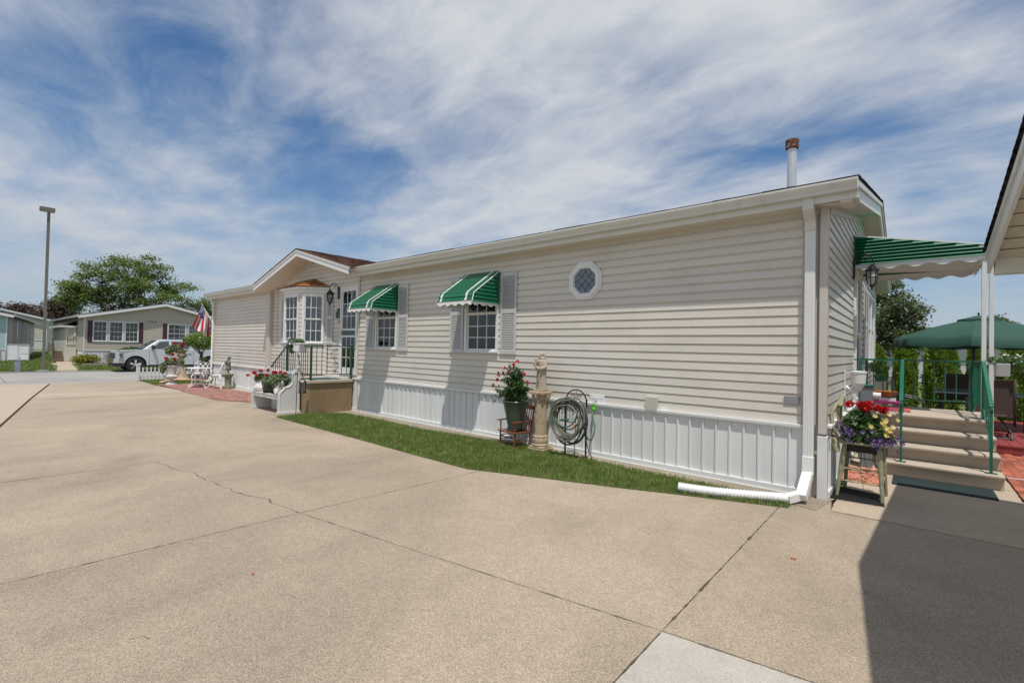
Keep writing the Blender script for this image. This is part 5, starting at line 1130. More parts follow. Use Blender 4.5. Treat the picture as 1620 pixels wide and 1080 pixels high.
def coil(mat, loops, cxo, cz, rx, rz_, r, seed, y0):
    rr = random.Random(seed); pts = []
    for k in range(loops*28+1):
        a = pi/2+2*pi*k/28; L = k//28; dx = [rr.uniform(-.05, .05) for _ in range(1)][0] if k % 28 == 0 else dx; dz = rr.uniform(-.07, .05) if k % 28 == 0 else dz
        s = 1+.10*sin(a*1.5+seed)
        zz_ = cz+dz*.6+rz_*sin(a)*(1.0 if sin(a) > 0 else 1.1); wid = 1+.10*sin(a)
        pts.append((hx+cxo+dx+rx*wid*cos(a), y0-.012*(L % 4)-.015*cos(a*.5+L), zz_))
    put('hose_loop', M().tube(pts, r, 8), mat, ho, smooth=True)
coil(HOSE, 5, -.05, .62, .265, .26, .0125, 2, hy-.13); coil(HOSED, 4, -.02, .53, .26, .29, .0125, 5, hy-.10); coil(HOSE, 2, -.09, .57, .24, .25, .0125, 7, hy-.15); coil(HOSE2, 2, -.07, .66, .22, .20, .011, 9, hy-.12)
put('hose_end', M().tube([(hx+.19, hy-.13, .62), (hx+.21, hy-.08, .42), (hx+.24, hy-.05, .32), (hx+.285, hy-.02, .30), (hx+.30, hy, .36), (hx+.295, hy+.06, .5), (-3.62, 6.10, .63), (-3.64, 6.17, .70)], .0125, 8), HOSE2, ho, smooth=True)
put('hose_end', M().tube([(hx+.175, hy-.05, .42), (hx+.24, hy-.0, .10), (hx+.20, hy-.03, .02), (hx+.15, hy-.05, .015)], .006, 6), HOSED, ho)
LIME = pm('lime_plastic', (.12, .62, .02), .35, .05, 9)
put('hose_connector', M().lathe([(.016, 0), (.026, .01), (.026, .05), (.018, .06), (.018, .07), (.022, .075), (.022, .105), (.015, .11)], (-3.64, 6.165, .69), 12), LIME, ho, smooth=.8)
put('nozzle', M().tube([(hx-.17, yh-.03, .565), (hx-.06, yh-.03, .575)], .012, 8).sph((hx-.045, yh-.03, .575), .022, 8, 6), RAILG, ho, smooth=.8)
put('nozzle', M().tube([(hx+.09, yh-.05, .50), (hx+.11, yh-.05, .535)], .016, 8), pm('orange_plastic', (.55, .22, .02), .4), ho)
# ---------------------------------------------------------------- corrugated drain pipe
WPL = pm('white_plastic', (.78, .78, .78), .35, .03, 5)
pts = []; rad = []; A = [np.array(p) for p in ((-1.10, 5.72, .062), (-1.35, 5.60, .058), (-1.65, 5.46, .058), (-1.85, 5.395, .058), (-2.03, 5.35, .06))]
def cr(t):
    t = t*(len(A)-1); i = min(int(t), len(A)-2); f = t-i; p0, p1, p2, p3 = A[max(i-1, 0)], A[i], A[i+1], A[min(i+2, len(A)-1)]
    return .5*((2*p1)+(-p0+p2)*f+(2*p0-5*p1+4*p2-p3)*f*f+(-p0+3*p1-3*p2+p3)*f**3)
nr_ = 40
for i in range(nr_*4+1):
    pts.append(cr(i/(nr_*4))); q = i % 4; rad.append((.046, .054, .055, .046)[q] if 8 < i else .05)
put('drain_pipe', M().tube(pts, rad, 20, cap=False).tube([cr(0)+(A[0]-A[1])*.35, cr(0)], [.05, .055], 12), WPL, org=(-1.5, 5.5, 0), smooth=.6, label='white corrugated drain pipe lying on the grass at the end of the downspout', cat='pipe', fix=False)
# ---------------------------------------------------------------- wooden chair planter at the corner
CHW = pm('olive_painted_wood', (.30, .28, .17), .6, .2, 16, .3, 60, col2=(.42, .40, .30), thr=(.55, .6), s2=20)
cp_ = thing('chair_planter', 'old pale olive wooden chair with flowers planted in its seat at the house corner', 'chair', (-.45, 6.7, 0))
cx_, cy_, sz_ = -.43, 6.70, .62
for (dx, dy, ex, ey) in ((-.15, -.15, -.22, -.19), (.16, -.16, .19, -.20), (.17, .15, .21, .21), (-.15, .16, -.18, .24)):
    t0, t1 = np.array((cx_+dx, cy_+dy, sz_-.01)), np.array((cx_+ex, cy_+ey, 0)); L = [t0+(t1-t0)*q for q in (0, .15, .35, .6, .85, 1)]
    put('leg', M().tube(L, [.022, .026, .028, .022, .018, .016], 10), CHW, cp_, smooth=.8)
for z, r in ((.19, 0), (.27, 1), (.33, 0), (.40, 1)):
    q = 1-z/.62; e = .155+.055*q
    if r == 0: put('rung', M().tube([(cx_-e, cy_-.15-.04*q, z), (cx_+e, cy_-.155-.04*q, z)], .009, 6), CHW, cp_)
    else: put('rung', M().tube([(cx_-e, cy_+.15+.06*q, z), (cx_+e, cy_+.15+.05*q, z)], .009, 6), CHW, cp_)
    for sx in (-1, 1): put('rung', M().tube([(cx_+sx*e, cy_-.15-.04*q, z+.04), (cx_+sx*e, cy_+.15+.05*q, z+.04)], .009, 6), CHW, cp_)
so_ = M(); P0 = [(cx_-.20, cy_-.18), (cx_+.20, cy_-.19), (cx_+.215, cy_+.18), (cx_-.19, cy_+.19)]
for i in range(4): a, b = P0[i], P0[(i+1) % 4]; so_.bar((*a, sz_), (*b, sz_), .05, .03)
put('seat_frame', so_, CHW, cp_, bevel=.008); put('seat_box', mb((cx_-.17, cy_-.15, sz_-.10, cx_+.18, cy_+.15, sz_-.0)), SOIL, cp_)
put('back_loop', M().tube([(cx_-.20, cy_-.16, sz_+.0), (cx_-.27, cy_-.15, .78), (cx_-.285, cy_-.12, .93), (cx_-.24, cy_-.02, 1.04), (cx_-.21, cy_+.05, 1.07), (cx_-.22, cy_+.12, 1.0), (cx_-.22, cy_+.18, .8), (cx_-.18, cy_+.18, sz_)], .016, 8), CHW, cp_, smooth=True)
put('crest_board', M().tube([(cx_-.22, cy_-.18, .50), (cx_-.25, cy_-.15, .62), (cx_-.27, cy_-.05, .70)], [.03, .045, .02], 8), CHW, cp_, smooth=.8); put('back_knob', M().bar((cx_-.215, cy_-.02, 1.0), (cx_-.20, cy_+.08, 1.13), .05, .05), CHW, cp_, bevel=.012)
for k in range(3): put('spindle', M().tube([(cx_-.19, cy_-.08+.09*k, sz_), (cx_-.25, cy_-.07+.07*k, 1.0)], .008, 6), CHW, cp_)
fp = thing('flower_arrangement', 'red geraniums with purple striped and yellow petunias growing in the chair seat', 'flowers', (cx_, cy_, sz_))
leaves('foliage', np.concatenate([blob_pts(800, (cx_, cy_, .84), .19, (1, 1, .85), .4), blob_pts(700, (cx_+.05, cy_-.03, .70), .24, (1.1, 1, .5), .4)]), .05, LF_GER, fp, asp=.95, kind='stuff')
stems(fp, (cx_+.02, cy_-.1, .62), [(cx_+.05, cy_-.17, .3), (cx_+.03, cy_-.2, .1)])
rb = [(-.55, 6.62, 1.045), (-.44, 6.60, 1.05), (-.385, 6.58, 1.02), (-.37, 6.66, 1.06), (-.29, 6.60, 1.02), (-.24, 6.62, 1.01), (-.42, 6.66, 1.0)]
stems(fp, (cx_, cy_, .8), rb); bloom(fp, rb, .047, RED, 110, sz=.028)
def petunia(par, pts, r, mat, mat2, name):
    m = M(); m2 = M()
    for p in pts:
        n = np.array(p)-np.array((cx_, cy_+.1, .68)); n[2] = abs(n[2])*.5+.08; n /= np.linalg.norm(n); a = np.cross(n, (0, 0, 1)); a /= np.linalg.norm(a); b = np.cross(n, a)
        for k in range(5):
            t = k*2*pi/5+random.random()*.3; c0 = np.array(p)
            f = lambda rr, tt, h=0: c0+(a*cos(tt)+b*sin(tt))*rr+n*h
            m.add([c0-n*.006, f(r, t-.52, .004), f(r*1.08, t, .007), f(r, t+.52, .004)], [(0, 1, 2), (0, 2, 3)])
            if mat2: m2.add([c0-n*.003, f(r*.85, t-.05, .0085), f(r*.95, t, .009), f(r*.85, t+.05, .0085)], [(0, 1, 2, 3)])
    put(name, m, mat, par, kind='stuff', fix=False)
    if mat2: put(name+'_stripe', m2, mat2, par, kind='stuff', fix=False)
rp_ = lambda c, s, n: [tuple(np.array(c)+RNG.normal(size=3)*np.array(s)) for _ in range(n)]
petunia(fp, rp_((-.58, 6.50, .78), (.05, .03, .06), 16)+rp_((-.48, 6.47, .70), (.09, .02, .03), 12)+rp_((-.25, 6.46, .68), (.07, .03, .045), 20)+rp_((-.12, 6.52, .68), (.03, .03, .05), 10), .023, PURP, PWHITE, 'purple_petunia')
petunia(fp, rp_((-.23, 6.50, .86), (.045, .03, .055), 14)+rp_((-.17, 6.50, .80), (.03, .03, .04), 6)+[(-.34, 6.46, .83)], .022, YELL, None, 'yellow_petunia')
fm = thing('grate_mat', 'black slatted rubber mat on the ground under the chair planter', 'mat', (-.46, 6.7, 0))
mt = M(); P4 = [np.array(p) for p in ((-.70, 6.33), (-.22, 6.39), (-.24, 6.86), (-.70, 6.98))]
for k in range(46):
    t = k/46; a = P4[0]+(P4[3]-P4[0])*t; b = P4[1]+(P4[2]-P4[1])*t; mt.bar((a[0], a[1], .012), (b[0], b[1], .012), .004, .010)
put('slat', mt, RUBBER, fm, kind='stuff')
m = M()
for t in np.linspace(0, 1, 7): a = P4[0]+(P4[1]-P4[0])*t; b = P4[3]+(P4[2]-P4[3])*t; m.bar((a[0], a[1], .008), (b[0], b[1], .008), .006, .006)
put('cross_bar', m, RUBBER, fm, kind='stuff')
# ---------------------------------------------------------------- garden by the road
GZ = -.01
def balance(c): return c
urn = thing('garden_urn', 'grey white stone urn planter with curled handle and red geraniums on the grass', 'urn', (-20.9, 4.98, 0))
put('urn_body', M().lathe([(.20, 0), (.20, .03), (.15, .05), (.07, .14), (.06, .18), (.10, .21), (.19, .26), (.22, .31), (.19, .36), (.15, .38), (.145, .45), (.165, .60), (.185, .68), (.20, .70), (.19, .72), (.17, .715), (.16, .66), (.001, .65)], (-20.9, 4.98, .0), 28, fold=lambda th, z: .04*cos(12*th) if .22 < z < .34 else 0), URN, urn, smooth=.8)
put('handle', M().tube([(-20.9+.06, 4.98+.17, .33), (-20.84, 5.22, .45), (-20.84, 5.24, .60), (-20.84, 5.20, .74), (-20.84, 5.13, .78), (-20.84, 5.10, .70), (-20.84, 5.15, .66)], [.03, .03, .03, .035, .035, .03, .02], 8), URN, urn, smooth=True)
ug = thing('geranium_plant', 'trailing geranium with three red blooms spilling out of the stone urn', 'plant', (-20.9, 4.98, .66))
leaves('foliage', np.concatenate([blob_pts(330, (-20.9, 4.95, .84), .21, (1, 1.1, .8)), blob_pts(220, (-20.85, 4.70, .62), .11, (1, 1, 1.9)), blob_pts(160, (-20.9, 5.25, .82), .14)]), .07, LF_VAR, ug, asp=.8, kind='stuff')
bloom(ug, [(-20.8, 4.98, 1.12), (-20.75, 5.03, .96), (-20.8, 4.78, .98)], .065, RED, 50, sz=.05)
fb = thing('stone_fountain', 'tall tan stone bird bath pedestal with geraniums in its bowl', 'bird bath', (-23.7, 6.0, 0))
put('pedestal', M().lathe([(.33, -.05), (.33, .03), (.26, .07), (.22, .14), (.14, .34), (.09, .46), (.075, .52), (.085, .56), (.07, .60), (.065, .85), (.10, .90), (.17, .96), (.19, 1.03), (.14, 1.10), (.12, 1.14), (.16, 1.19), (.22, 1.23), (.23, 1.26), (.18, 1.25), (.001, 1.22)], (-23.7, 6.0, 0), 8 if False else 20, fold=lambda th, z: .05*cos(4*th) if z < .4 else 0), STONE, fb, smooth=.8)
leaves('foliage', np.concatenate([blob_pts(380, (-23.75, 5.78, 1.30), .25, (1, 1.2, .8)), blob_pts(180, (-23.7, 5.55, 1.22), .18)]), .085, LF_VAR, fb, asp=.8, kind='stuff')
bloom(fb, [(-23.6, 5.72, 1.52), (-23.6, 6.02, 1.50), (-23.6, 5.98, 1.46)], .075, RED, 50, sz=.055)
def tp(x, y): return thing('topiary_tree', 'small round headed ornamental tree on a thin dark trunk beside the bird bath', 'tree', (x, y, T(x)))
tt = tp(-24.3, 6.85); m = M(); x0, y0 = -24.3, 6.85
m.tube([(x0, y0-.05, -.06), (x0, y0-.03, .5), (x0, y0+.02, 1.1), (x0, y0-.2, 1.45)], [.05, .045, .035, .015], 7); m.tube([(x0, y0+.12, -.06), (x0, y0+.10, .6), (x0, y0+.06, 1.15), (x0, y0+.3, 1.5)], [.04, .035, .03, .012], 7)
put('trunk', m, BARK, tt); br = M()
for k in range(14): a = random.uniform(0, 6.28); br.tube([(x0, y0+.03, 1.0), (x0+.2*cos(a), y0+.2*sin(a), 1.25), (x0+.5*cos(a), y0+.6*sin(a), 1.5+random.random()*.2)], [.014, .01, .005], 5)
put('branch', br, BARKW, tt, kind='stuff')
leaves('crown', np.concatenate([blob_pts(3200, (x0, y0+.05, 1.66), .50, (1.15, 1.5, .8), .45), blob_pts(500, (x0, y0+.5, 1.7), .3, (1, 1, .8)), blob_pts(500, (x0, y0-.42, 1.62), .3, (1, 1, .75))]), .075, LF_TOP, tt, asp=.5, kind='stuff')
# picket fence
pf = thing('picket_fence', 'low white picket fence along the street edge of the garden', 'fence', (-24.8, 4.8, T(-24.8)))
fx = -24.8; fz = T(fx)
put('post', mb((fx-.05, 4.68, fz, fx+.05, 4.80, fz+.66), (fx-.065, 4.665, fz+.66, fx+.065, 4.815, fz+.69)), WHITE, pf, bevel=.006)
pk = M().prism([(-.03, 0), (.03, 0), (.03, .50), (0, .56), (-.03, .50)], lambda p, q, t: (t, p, q), -.008, .008); pme = meshof('picket', pk, WHITE)
for k in range(34): inst('picket', pme, pf, (fx+.02, 4.90+k*.137, fz+.02), (1, 1, 1.0+.02*sin(k)))
put('rail', mb((fx-.02, 4.80, fz+.30, fx+.011, 9.5, fz+.34), (fx-.02, 4.80, fz+.02, fx+.011, 9.5, fz+.20)), WHITE, pf)
rk = M()
for k in range(46):
    t = k/46; x = -21.6-2.4*t*0+random.uniform(-.1, .1)-1.6*abs(t-.4)*0; rk.sph((-22.0-1.2*sin(pi*t)+random.uniform(-.1, .1), 4.95+t*1.6, .02), random.uniform(.06, .13), 6, 4, (1, 1.3, .45))
put('edging_stones', rk, pm('pink_edging', (.45, .27, .19), .9, .2, 12, isl=.3), org=(-22.5, 5.6, 0), kind='stuff', label='pinkish flat stones edging the flower bed round the bird bath', cat='stones')
leaves('ground_cover', np.concatenate([blob_pts(160, (-23.9+random.uniform(-.4, .4), 6.35+.2*k, .12), .2, (1, 1, .6)) for k in range(4)]), .07, LF_LAV, None, (-23.9, 6.6, 0), kind='stuff', label='low grey green bedding plants behind the bird bath', cat='plants')
# white cast iron table and two chairs
def iron_chair(name, lab, x, y, rz):
    t = thing(name, lab, 'chair', (x, y, .016), group='white cast iron chairs on the brick patio', rz=rz, local=True)
    put('seat', M().lathe([(.001, .43), (.20, .43), (.215, .44), (.215, .455), (.19, .46), (.001, .452)], (0, 0, 0), 20).lathe([(.19, .39), (.20, .435), (.185, .435)], (0, 0, 0), 20, cap=False), IRONW, t, smooth=.8)
    for sx, sy in ((-1, -1), (1, -1), (-1, 1), (1, 1)):
        ox, oy = sx*.14, sy*.14; put('leg', M().tube([(ox, oy, .43), (ox*1.35, oy*1.35, .36), (ox*1.25, oy*1.25, .22), (ox*1.25, oy*1.25, .10), (ox*1.75, oy*1.75, .01), (ox*1.9, oy*1.9, .012)], [.026, .024, .016, .013, .016, .02], 7), IRONW, t, smooth=True)
    bkm = M(); F = lambda u, z: (u, .18+.10*(z-.45), z)
    oval = [F(.215*sin(a)*(1+.10*cos(a)), .66-.225*cos(a)) for a in np.linspace(0, 2*pi, 28)]
    bkm.tube(oval, .014, 6, cap=False)
    for sx in (-1, 1):
        bkm.tube([F(sx*.03, .45), F(sx*.10, .55), F(sx*.03, .66), F(sx*.12, .78), F(sx*.03, .87)], .011, 5)
        for zc_, r in ((.54, .05), (.66, .06), (.78, .05)): bkm.tube([F(sx*(.10+r*cos(a)*(1-a/16)), zc_+r*sin(a)*(1-a/16)) for a in np.linspace(0, 8.5, 22)], .009, 5)
        bkm.tube([F(sx*.2, .62), F(sx*.12, .70), F(sx*.05, .60)], .009, 5)
    bkm.tube([F(0, .44), F(0, .885)], .010, 5); bkm.tube([F(-.2, .66), F(.2, .66)], .009, 5)
    put('backrest', bkm, IRONW, t)
    put('arm', M().tube([(.19, .16, .66), (.25, .0, .64), (.22, -.12, .56), (.17, -.16, .45)], .014, 6), IRONW, t, smooth=True); put('arm', M().tube([(-.19, .16, .66), (-.25, .0, .64), (-.22, -.12, .56), (-.17, -.16, .45)], .014, 6), IRONW, t, smooth=True)
iron_chair('iron_chair', 'white cast iron patio chair on the far side of the round table', -19.75, 5.55, radians(60))
iron_chair('iron_chair', 'white cast iron patio chair nearest the house skirting', -18.35, 5.72, radians(-45))
tb = thing('iron_table', 'small round white cast iron table between the two patio chairs', 'table', (-19.1, 5.35, .016))
put('table_top', M().lathe([(.001, .67), (.36, .67), (.375, .675), (.375, .70), (.36, .705), (.001, .70)], (-19.05, 5.35, 0), 28), IRONW, tb, smooth=.8)
for k in range(3):
    a = k*2*pi/3+.5; q = lambda r, z: (-19.05+r*cos(a), 5.35+r*sin(a), z)
    put('leg', M().tube([q(.20, .67), q(.22, .55), q(.12, .40), q(.07, .30), q(.12, .15), q(.27, .03), q(.30, .02)], [.02, .02, .016, .016, .016, .018, .022], 7), IRONW, tb, smooth=True)
CHK = bpy.data.materials.new('checker_glaze'); CHK.use_nodes = True; ct = CHK.node_tree; ck = ct.nodes.new('ShaderNodeTexChecker'); ck.inputs['Scale'].default_value = 13; ck.inputs[1].default_value = (.01, .01, .01, 1); ck.inputs[2].default_value = (.75, .75, .72, 1)
gg = ct.nodes.new('ShaderNodeTexCoord'); ct.links.new(gg.outputs['Object'], ck.inputs[0]); ct.links.new(ck.outputs[0], ct.nodes['Principled BSDF'].inputs[0]); ct.nodes['Principled BSDF'].inputs['Roughness'].default_value = .25
kp = thing('checkered_planter', 'black and white checkered pot with a small green plant on the iron table', 'planter', (-19.15, 5.5, .72))
put('pot', M().prism([(-.10, 0), (.10, 0), (.135, .17), (-.135, .17)], lambda p, q, t: (-19.15+t, 5.48+p, .722+q), -.10, .10), CHK, kp)
leaves('foliage', blob_pts(260, (-19.15, 5.48, .98), .12, (1, 1, .9), .2), .06, LF_GER, kp, asp=.4, kind='stuff')
# small statue of a child on a mossy pedestal
cs_ = thing('mossy_pedestal', 'short square green mossy stone pedestal beside the far wall', 'pedestal', (-18.15, 5.98, .014)); X, Y = -18.15, 5.98
put('foot', mb((X-.14, Y-.13, .014, X+.14, Y+.13, .07)), MOSS, cs_, bevel=.012); put('column', M().lathe([(.12, .07), (.105, .11), (.10, .36), (.11, .39)], (X, Y, 0), 4 if False else 12, fold=lambda th, z: .06*cos(4*th)), MOSS, cs_, smooth=.7)
put('capital', M().lathe([(.105, .37), (.14, .44), (.16, .47), (.16, .50), (.14, .52)], (X, Y, 0), 16, fold=lambda th, z: .07*cos(4*th)), MOSS, cs_, smooth=.7)
cst = thing('child_statue', 'weathered stone statue of a small child standing on the mossy pedestal', 'statue', (X, Y, .52))
def child_statue(c, H):
    me = bpy.data.meshes.new('figure'); V = [(0, 0, .50), (0, 0, .62), (0, .0, .74), (0, 0, .80), (0, -.01, .90), (.07, 0, .48), (.075, -.03, .28), (.07, .0, .05), (.075, -.06, .02), (-.07, 0, .48), (-.065, .0, .28), (-.07, .02, .05), (-.075, -.04, .02),
        (.11, 0, .73), (.16, -.04, .60), (.06, -.13, .66), (.0, -.14, .70), (-.11, 0, .73), (-.16, -.05, .61), (-.07, -.13, .60), (.01, -.14, .62)]
    E = [(0, 1), (1, 2), (2, 3), (3, 4), (0, 5), (5, 6), (6, 7), (7, 8), (0, 9), (9, 10), (10, 11), (11, 12), (2, 13), (13, 14), (14, 15), (15, 16), (2, 17), (17, 18), (18, 19), (19, 20)]
    Rr = [.12, .105, .10, .05, .105, .085, .062, .045, .035, .085, .062, .045, .035, .055, .045, .035, .025, .055, .045, .035, .025]
    me.from_pydata([(c[0]-ORG[cst][0]+x*H, c[1]-ORG[cst][1]+y*H, c[2]-ORG[cst][2]+z*H) for x, y, z in V], E, []); o = mk('figure', me, MOSS, cst, None)
    sk = o.modifiers.new('s', 'SKIN'); 
    for i, r in enumerate(Rr): me.skin_vertices[0].data[i].radius = (r*H, r*H)
    me.skin_vertices[0].data[0].use_root = True; o.modifiers.new('b', 'SUBSURF').levels = 2; o.modifiers['b'].render_levels = 2
    m = M(); m.sph((c[0], c[1]+.015*H, c[2]+.95*H), .095*H, 12, 9); 
    for k in range(22): a = k*2.4; m.sph((c[0]+.08*H*cos(a), c[1]+.02*H+.075*H*sin(a), c[2]+(.93+.055*sin(k*1.7)+.02)*H), .032*H, 7, 5)
    m.sph((c[0], c[1]-.095*H, c[2]+.905*H), .014*H, 6, 5); put('hair', m, MOSS, cst, smooth=True)
    put('bundle', M().tube([(c[0]-.06*H, c[1]-.15*H, c[2]+.62*H), (c[0]+.05*H, c[1]-.17*H, c[2]+.72*H), (c[0]+.10*H, c[1]-.12*H, c[2]+.80*H)], [.04*H, .055*H, .03*H], 8).lathe([(.14*H, .20*H), (.13*H, .36*H), (.115*H, .50*H)], c, 18, fold=lambda th, z: .10*sin(7*th)), MOSS, cst, smooth=True)
child_statue((X, Y, .52), .58)
# flag on a short pole at the far corner of the home
fl_ = thing('american_flag', 'stars and stripes flag hanging from a pole at the far corner of the long home', 'flag', (-20.7, 6.25, 2.2))
put('pole', M().tube([(-20.62, 6.24, 2.25), (-20.95, 5.90, 3.08)], .013, 6), AWW, fl_)
put('bracket', mb((-20.66, 6.2, 2.2, -20.6, 6.26, 2.3)), GALV, fl_)
nu, nv = 26, 20; fv = []; 
def flagp(u, v):      # u along the hoist-free edge downwards (length), v across (hoist)
    base = np.array((-20.95, 5.90, 3.08))+np.array((.33, .38, -.77))/.92*(.02+v*.46)
    drop = u*.88; sw = .07*sin(v*9+u*3)*(.3+u)
    p = base+np.array((.0, 0, -1))*drop*(1.0)+np.array((sw, .05*sin(v*13)*u-.12*u*(1-v)+.10*u*0, 0)); p[1] += u*(.30*v-.20); p[0] -= v*.2*u; return p
reds, whs, blu, star = M(), M(), M(), M()
for i in range(nu):
    for j in range(26):
        u0_, u1_ = i/nu, (i+1)/nu; v0_, v1_ = j/26, (j+1)/26; si = int(j/2)
        q = [flagp(u0_, v0_), flagp(u1_, v0_), flagp(u1_, v1_), flagp(u0_, v1_)]
        tgt = blu if (u0_ < .40 and si < 7) else (reds if si % 2 == 0 else whs); tgt.add(q, [(0, 1, 2, 3)])
for r in range(9):
    for c_ in range(6 if r % 2 == 0 else 5):
        u, v = .02+(c_+(.5 if r % 2 == 0 else 1))/6.5*.37, (r+.9)/9.6*.53; p = flagp(u, v)+np.array((.012, -.012, 0)); pts = []
        for k in range(10): a = k*pi/5; rr = .017 if k % 2 == 0 else .007; pts.append(p+np.array((rr*cos(a)*.5, rr*cos(a)*.7, rr*sin(a))))
        star.add([p]+pts, [(0, k+1, (k+1) % 10+1) for k in range(10)])
put('red_stripes', reds, pm('flag_red', (.48, .02, .035), .8), fl_, kind='stuff', fix=False); put('white_stripes', whs, pm('flag_white', (.72, .72, .74), .8), fl_, kind='stuff', fix=False); put('blue_field', blu, pm('flag_blue', (.03, .04, .22), .8), fl_, fix=False); put('stars', star, MATS['flag_white'], fl_, kind='stuff', fix=False)
# ---------------------------------------------------------------- light pole, mailboxes
PZ = T(-34.9); POLE = pm('pole_bronze', (.15, .14, .12), .5, .1, 4)
lp = thing('light_pole', 'tall slender grey bronze street light pole with a box head beside the road', 'street light', (-34.9, 2.67, PZ))
put('pole', mb((-34.96, 2.61, PZ+.06, -34.84, 2.73, 8.35)), POLE, lp, bevel=.01); put('base', M().lathe([(.26, -.02), (.26, .06), (.1, .065)], (-34.9, 2.67, PZ), 16), pm('pole_base', (.35, .34, .32), .9), lp)
put('lamp_head', mb((-35.1, 2.32, 8.35, -34.7, 2.90, 8.55)), POLE, lp, bevel=.01); put('lens', mb((-35.05, 2.37, 8.33, -34.75, 2.85, 8.349)), LGL, lp)
MBX = pm('mailbox_grey', (.50, .50, .48), .5, .06, 6)
mx_ = thing('mailbox_cluster', 'pale grey cluster mailbox with small doors on a grey pedestal by the lawn', 'mailbox', (-34.75, 1.74, T(-34.75))); X = -34.72
put('pedestal', mb((X-.22, 1.62, T(X), X-.02, 1.84, .47)), pm('pedestal_grey', (.25, .28, .32), .5), mx_, bevel=.01)
put('cabinet', mb((X-.45, 1.35, .47, X, 2.13, 1.27), (X-.47, 1.33, 1.271, X+.02, 2.15, 1.29)), MBX, mx_, bevel=.01)
for j in range(6): put('mail_door', mb((X+.001, 1.39, .52+j*.118, X+.012, 1.71, .62+j*.118)), WHITE, mx_, bevel=.003)
for j, h_ in ((0, .25), (1, .0), (2, .0), (3, 0)):
    z = (.52, .81, .93, 1.05)[j]; put('mail_door', mb((X+.001, 1.76, z, X+.012, 2.09, z+(.25 if j == 0 else .10))), WHITE, mx_, bevel=.003)
put('lock', mb((X+.013, 1.78, .57, X+.02, 1.82, .63)), BLACKM, mx_)
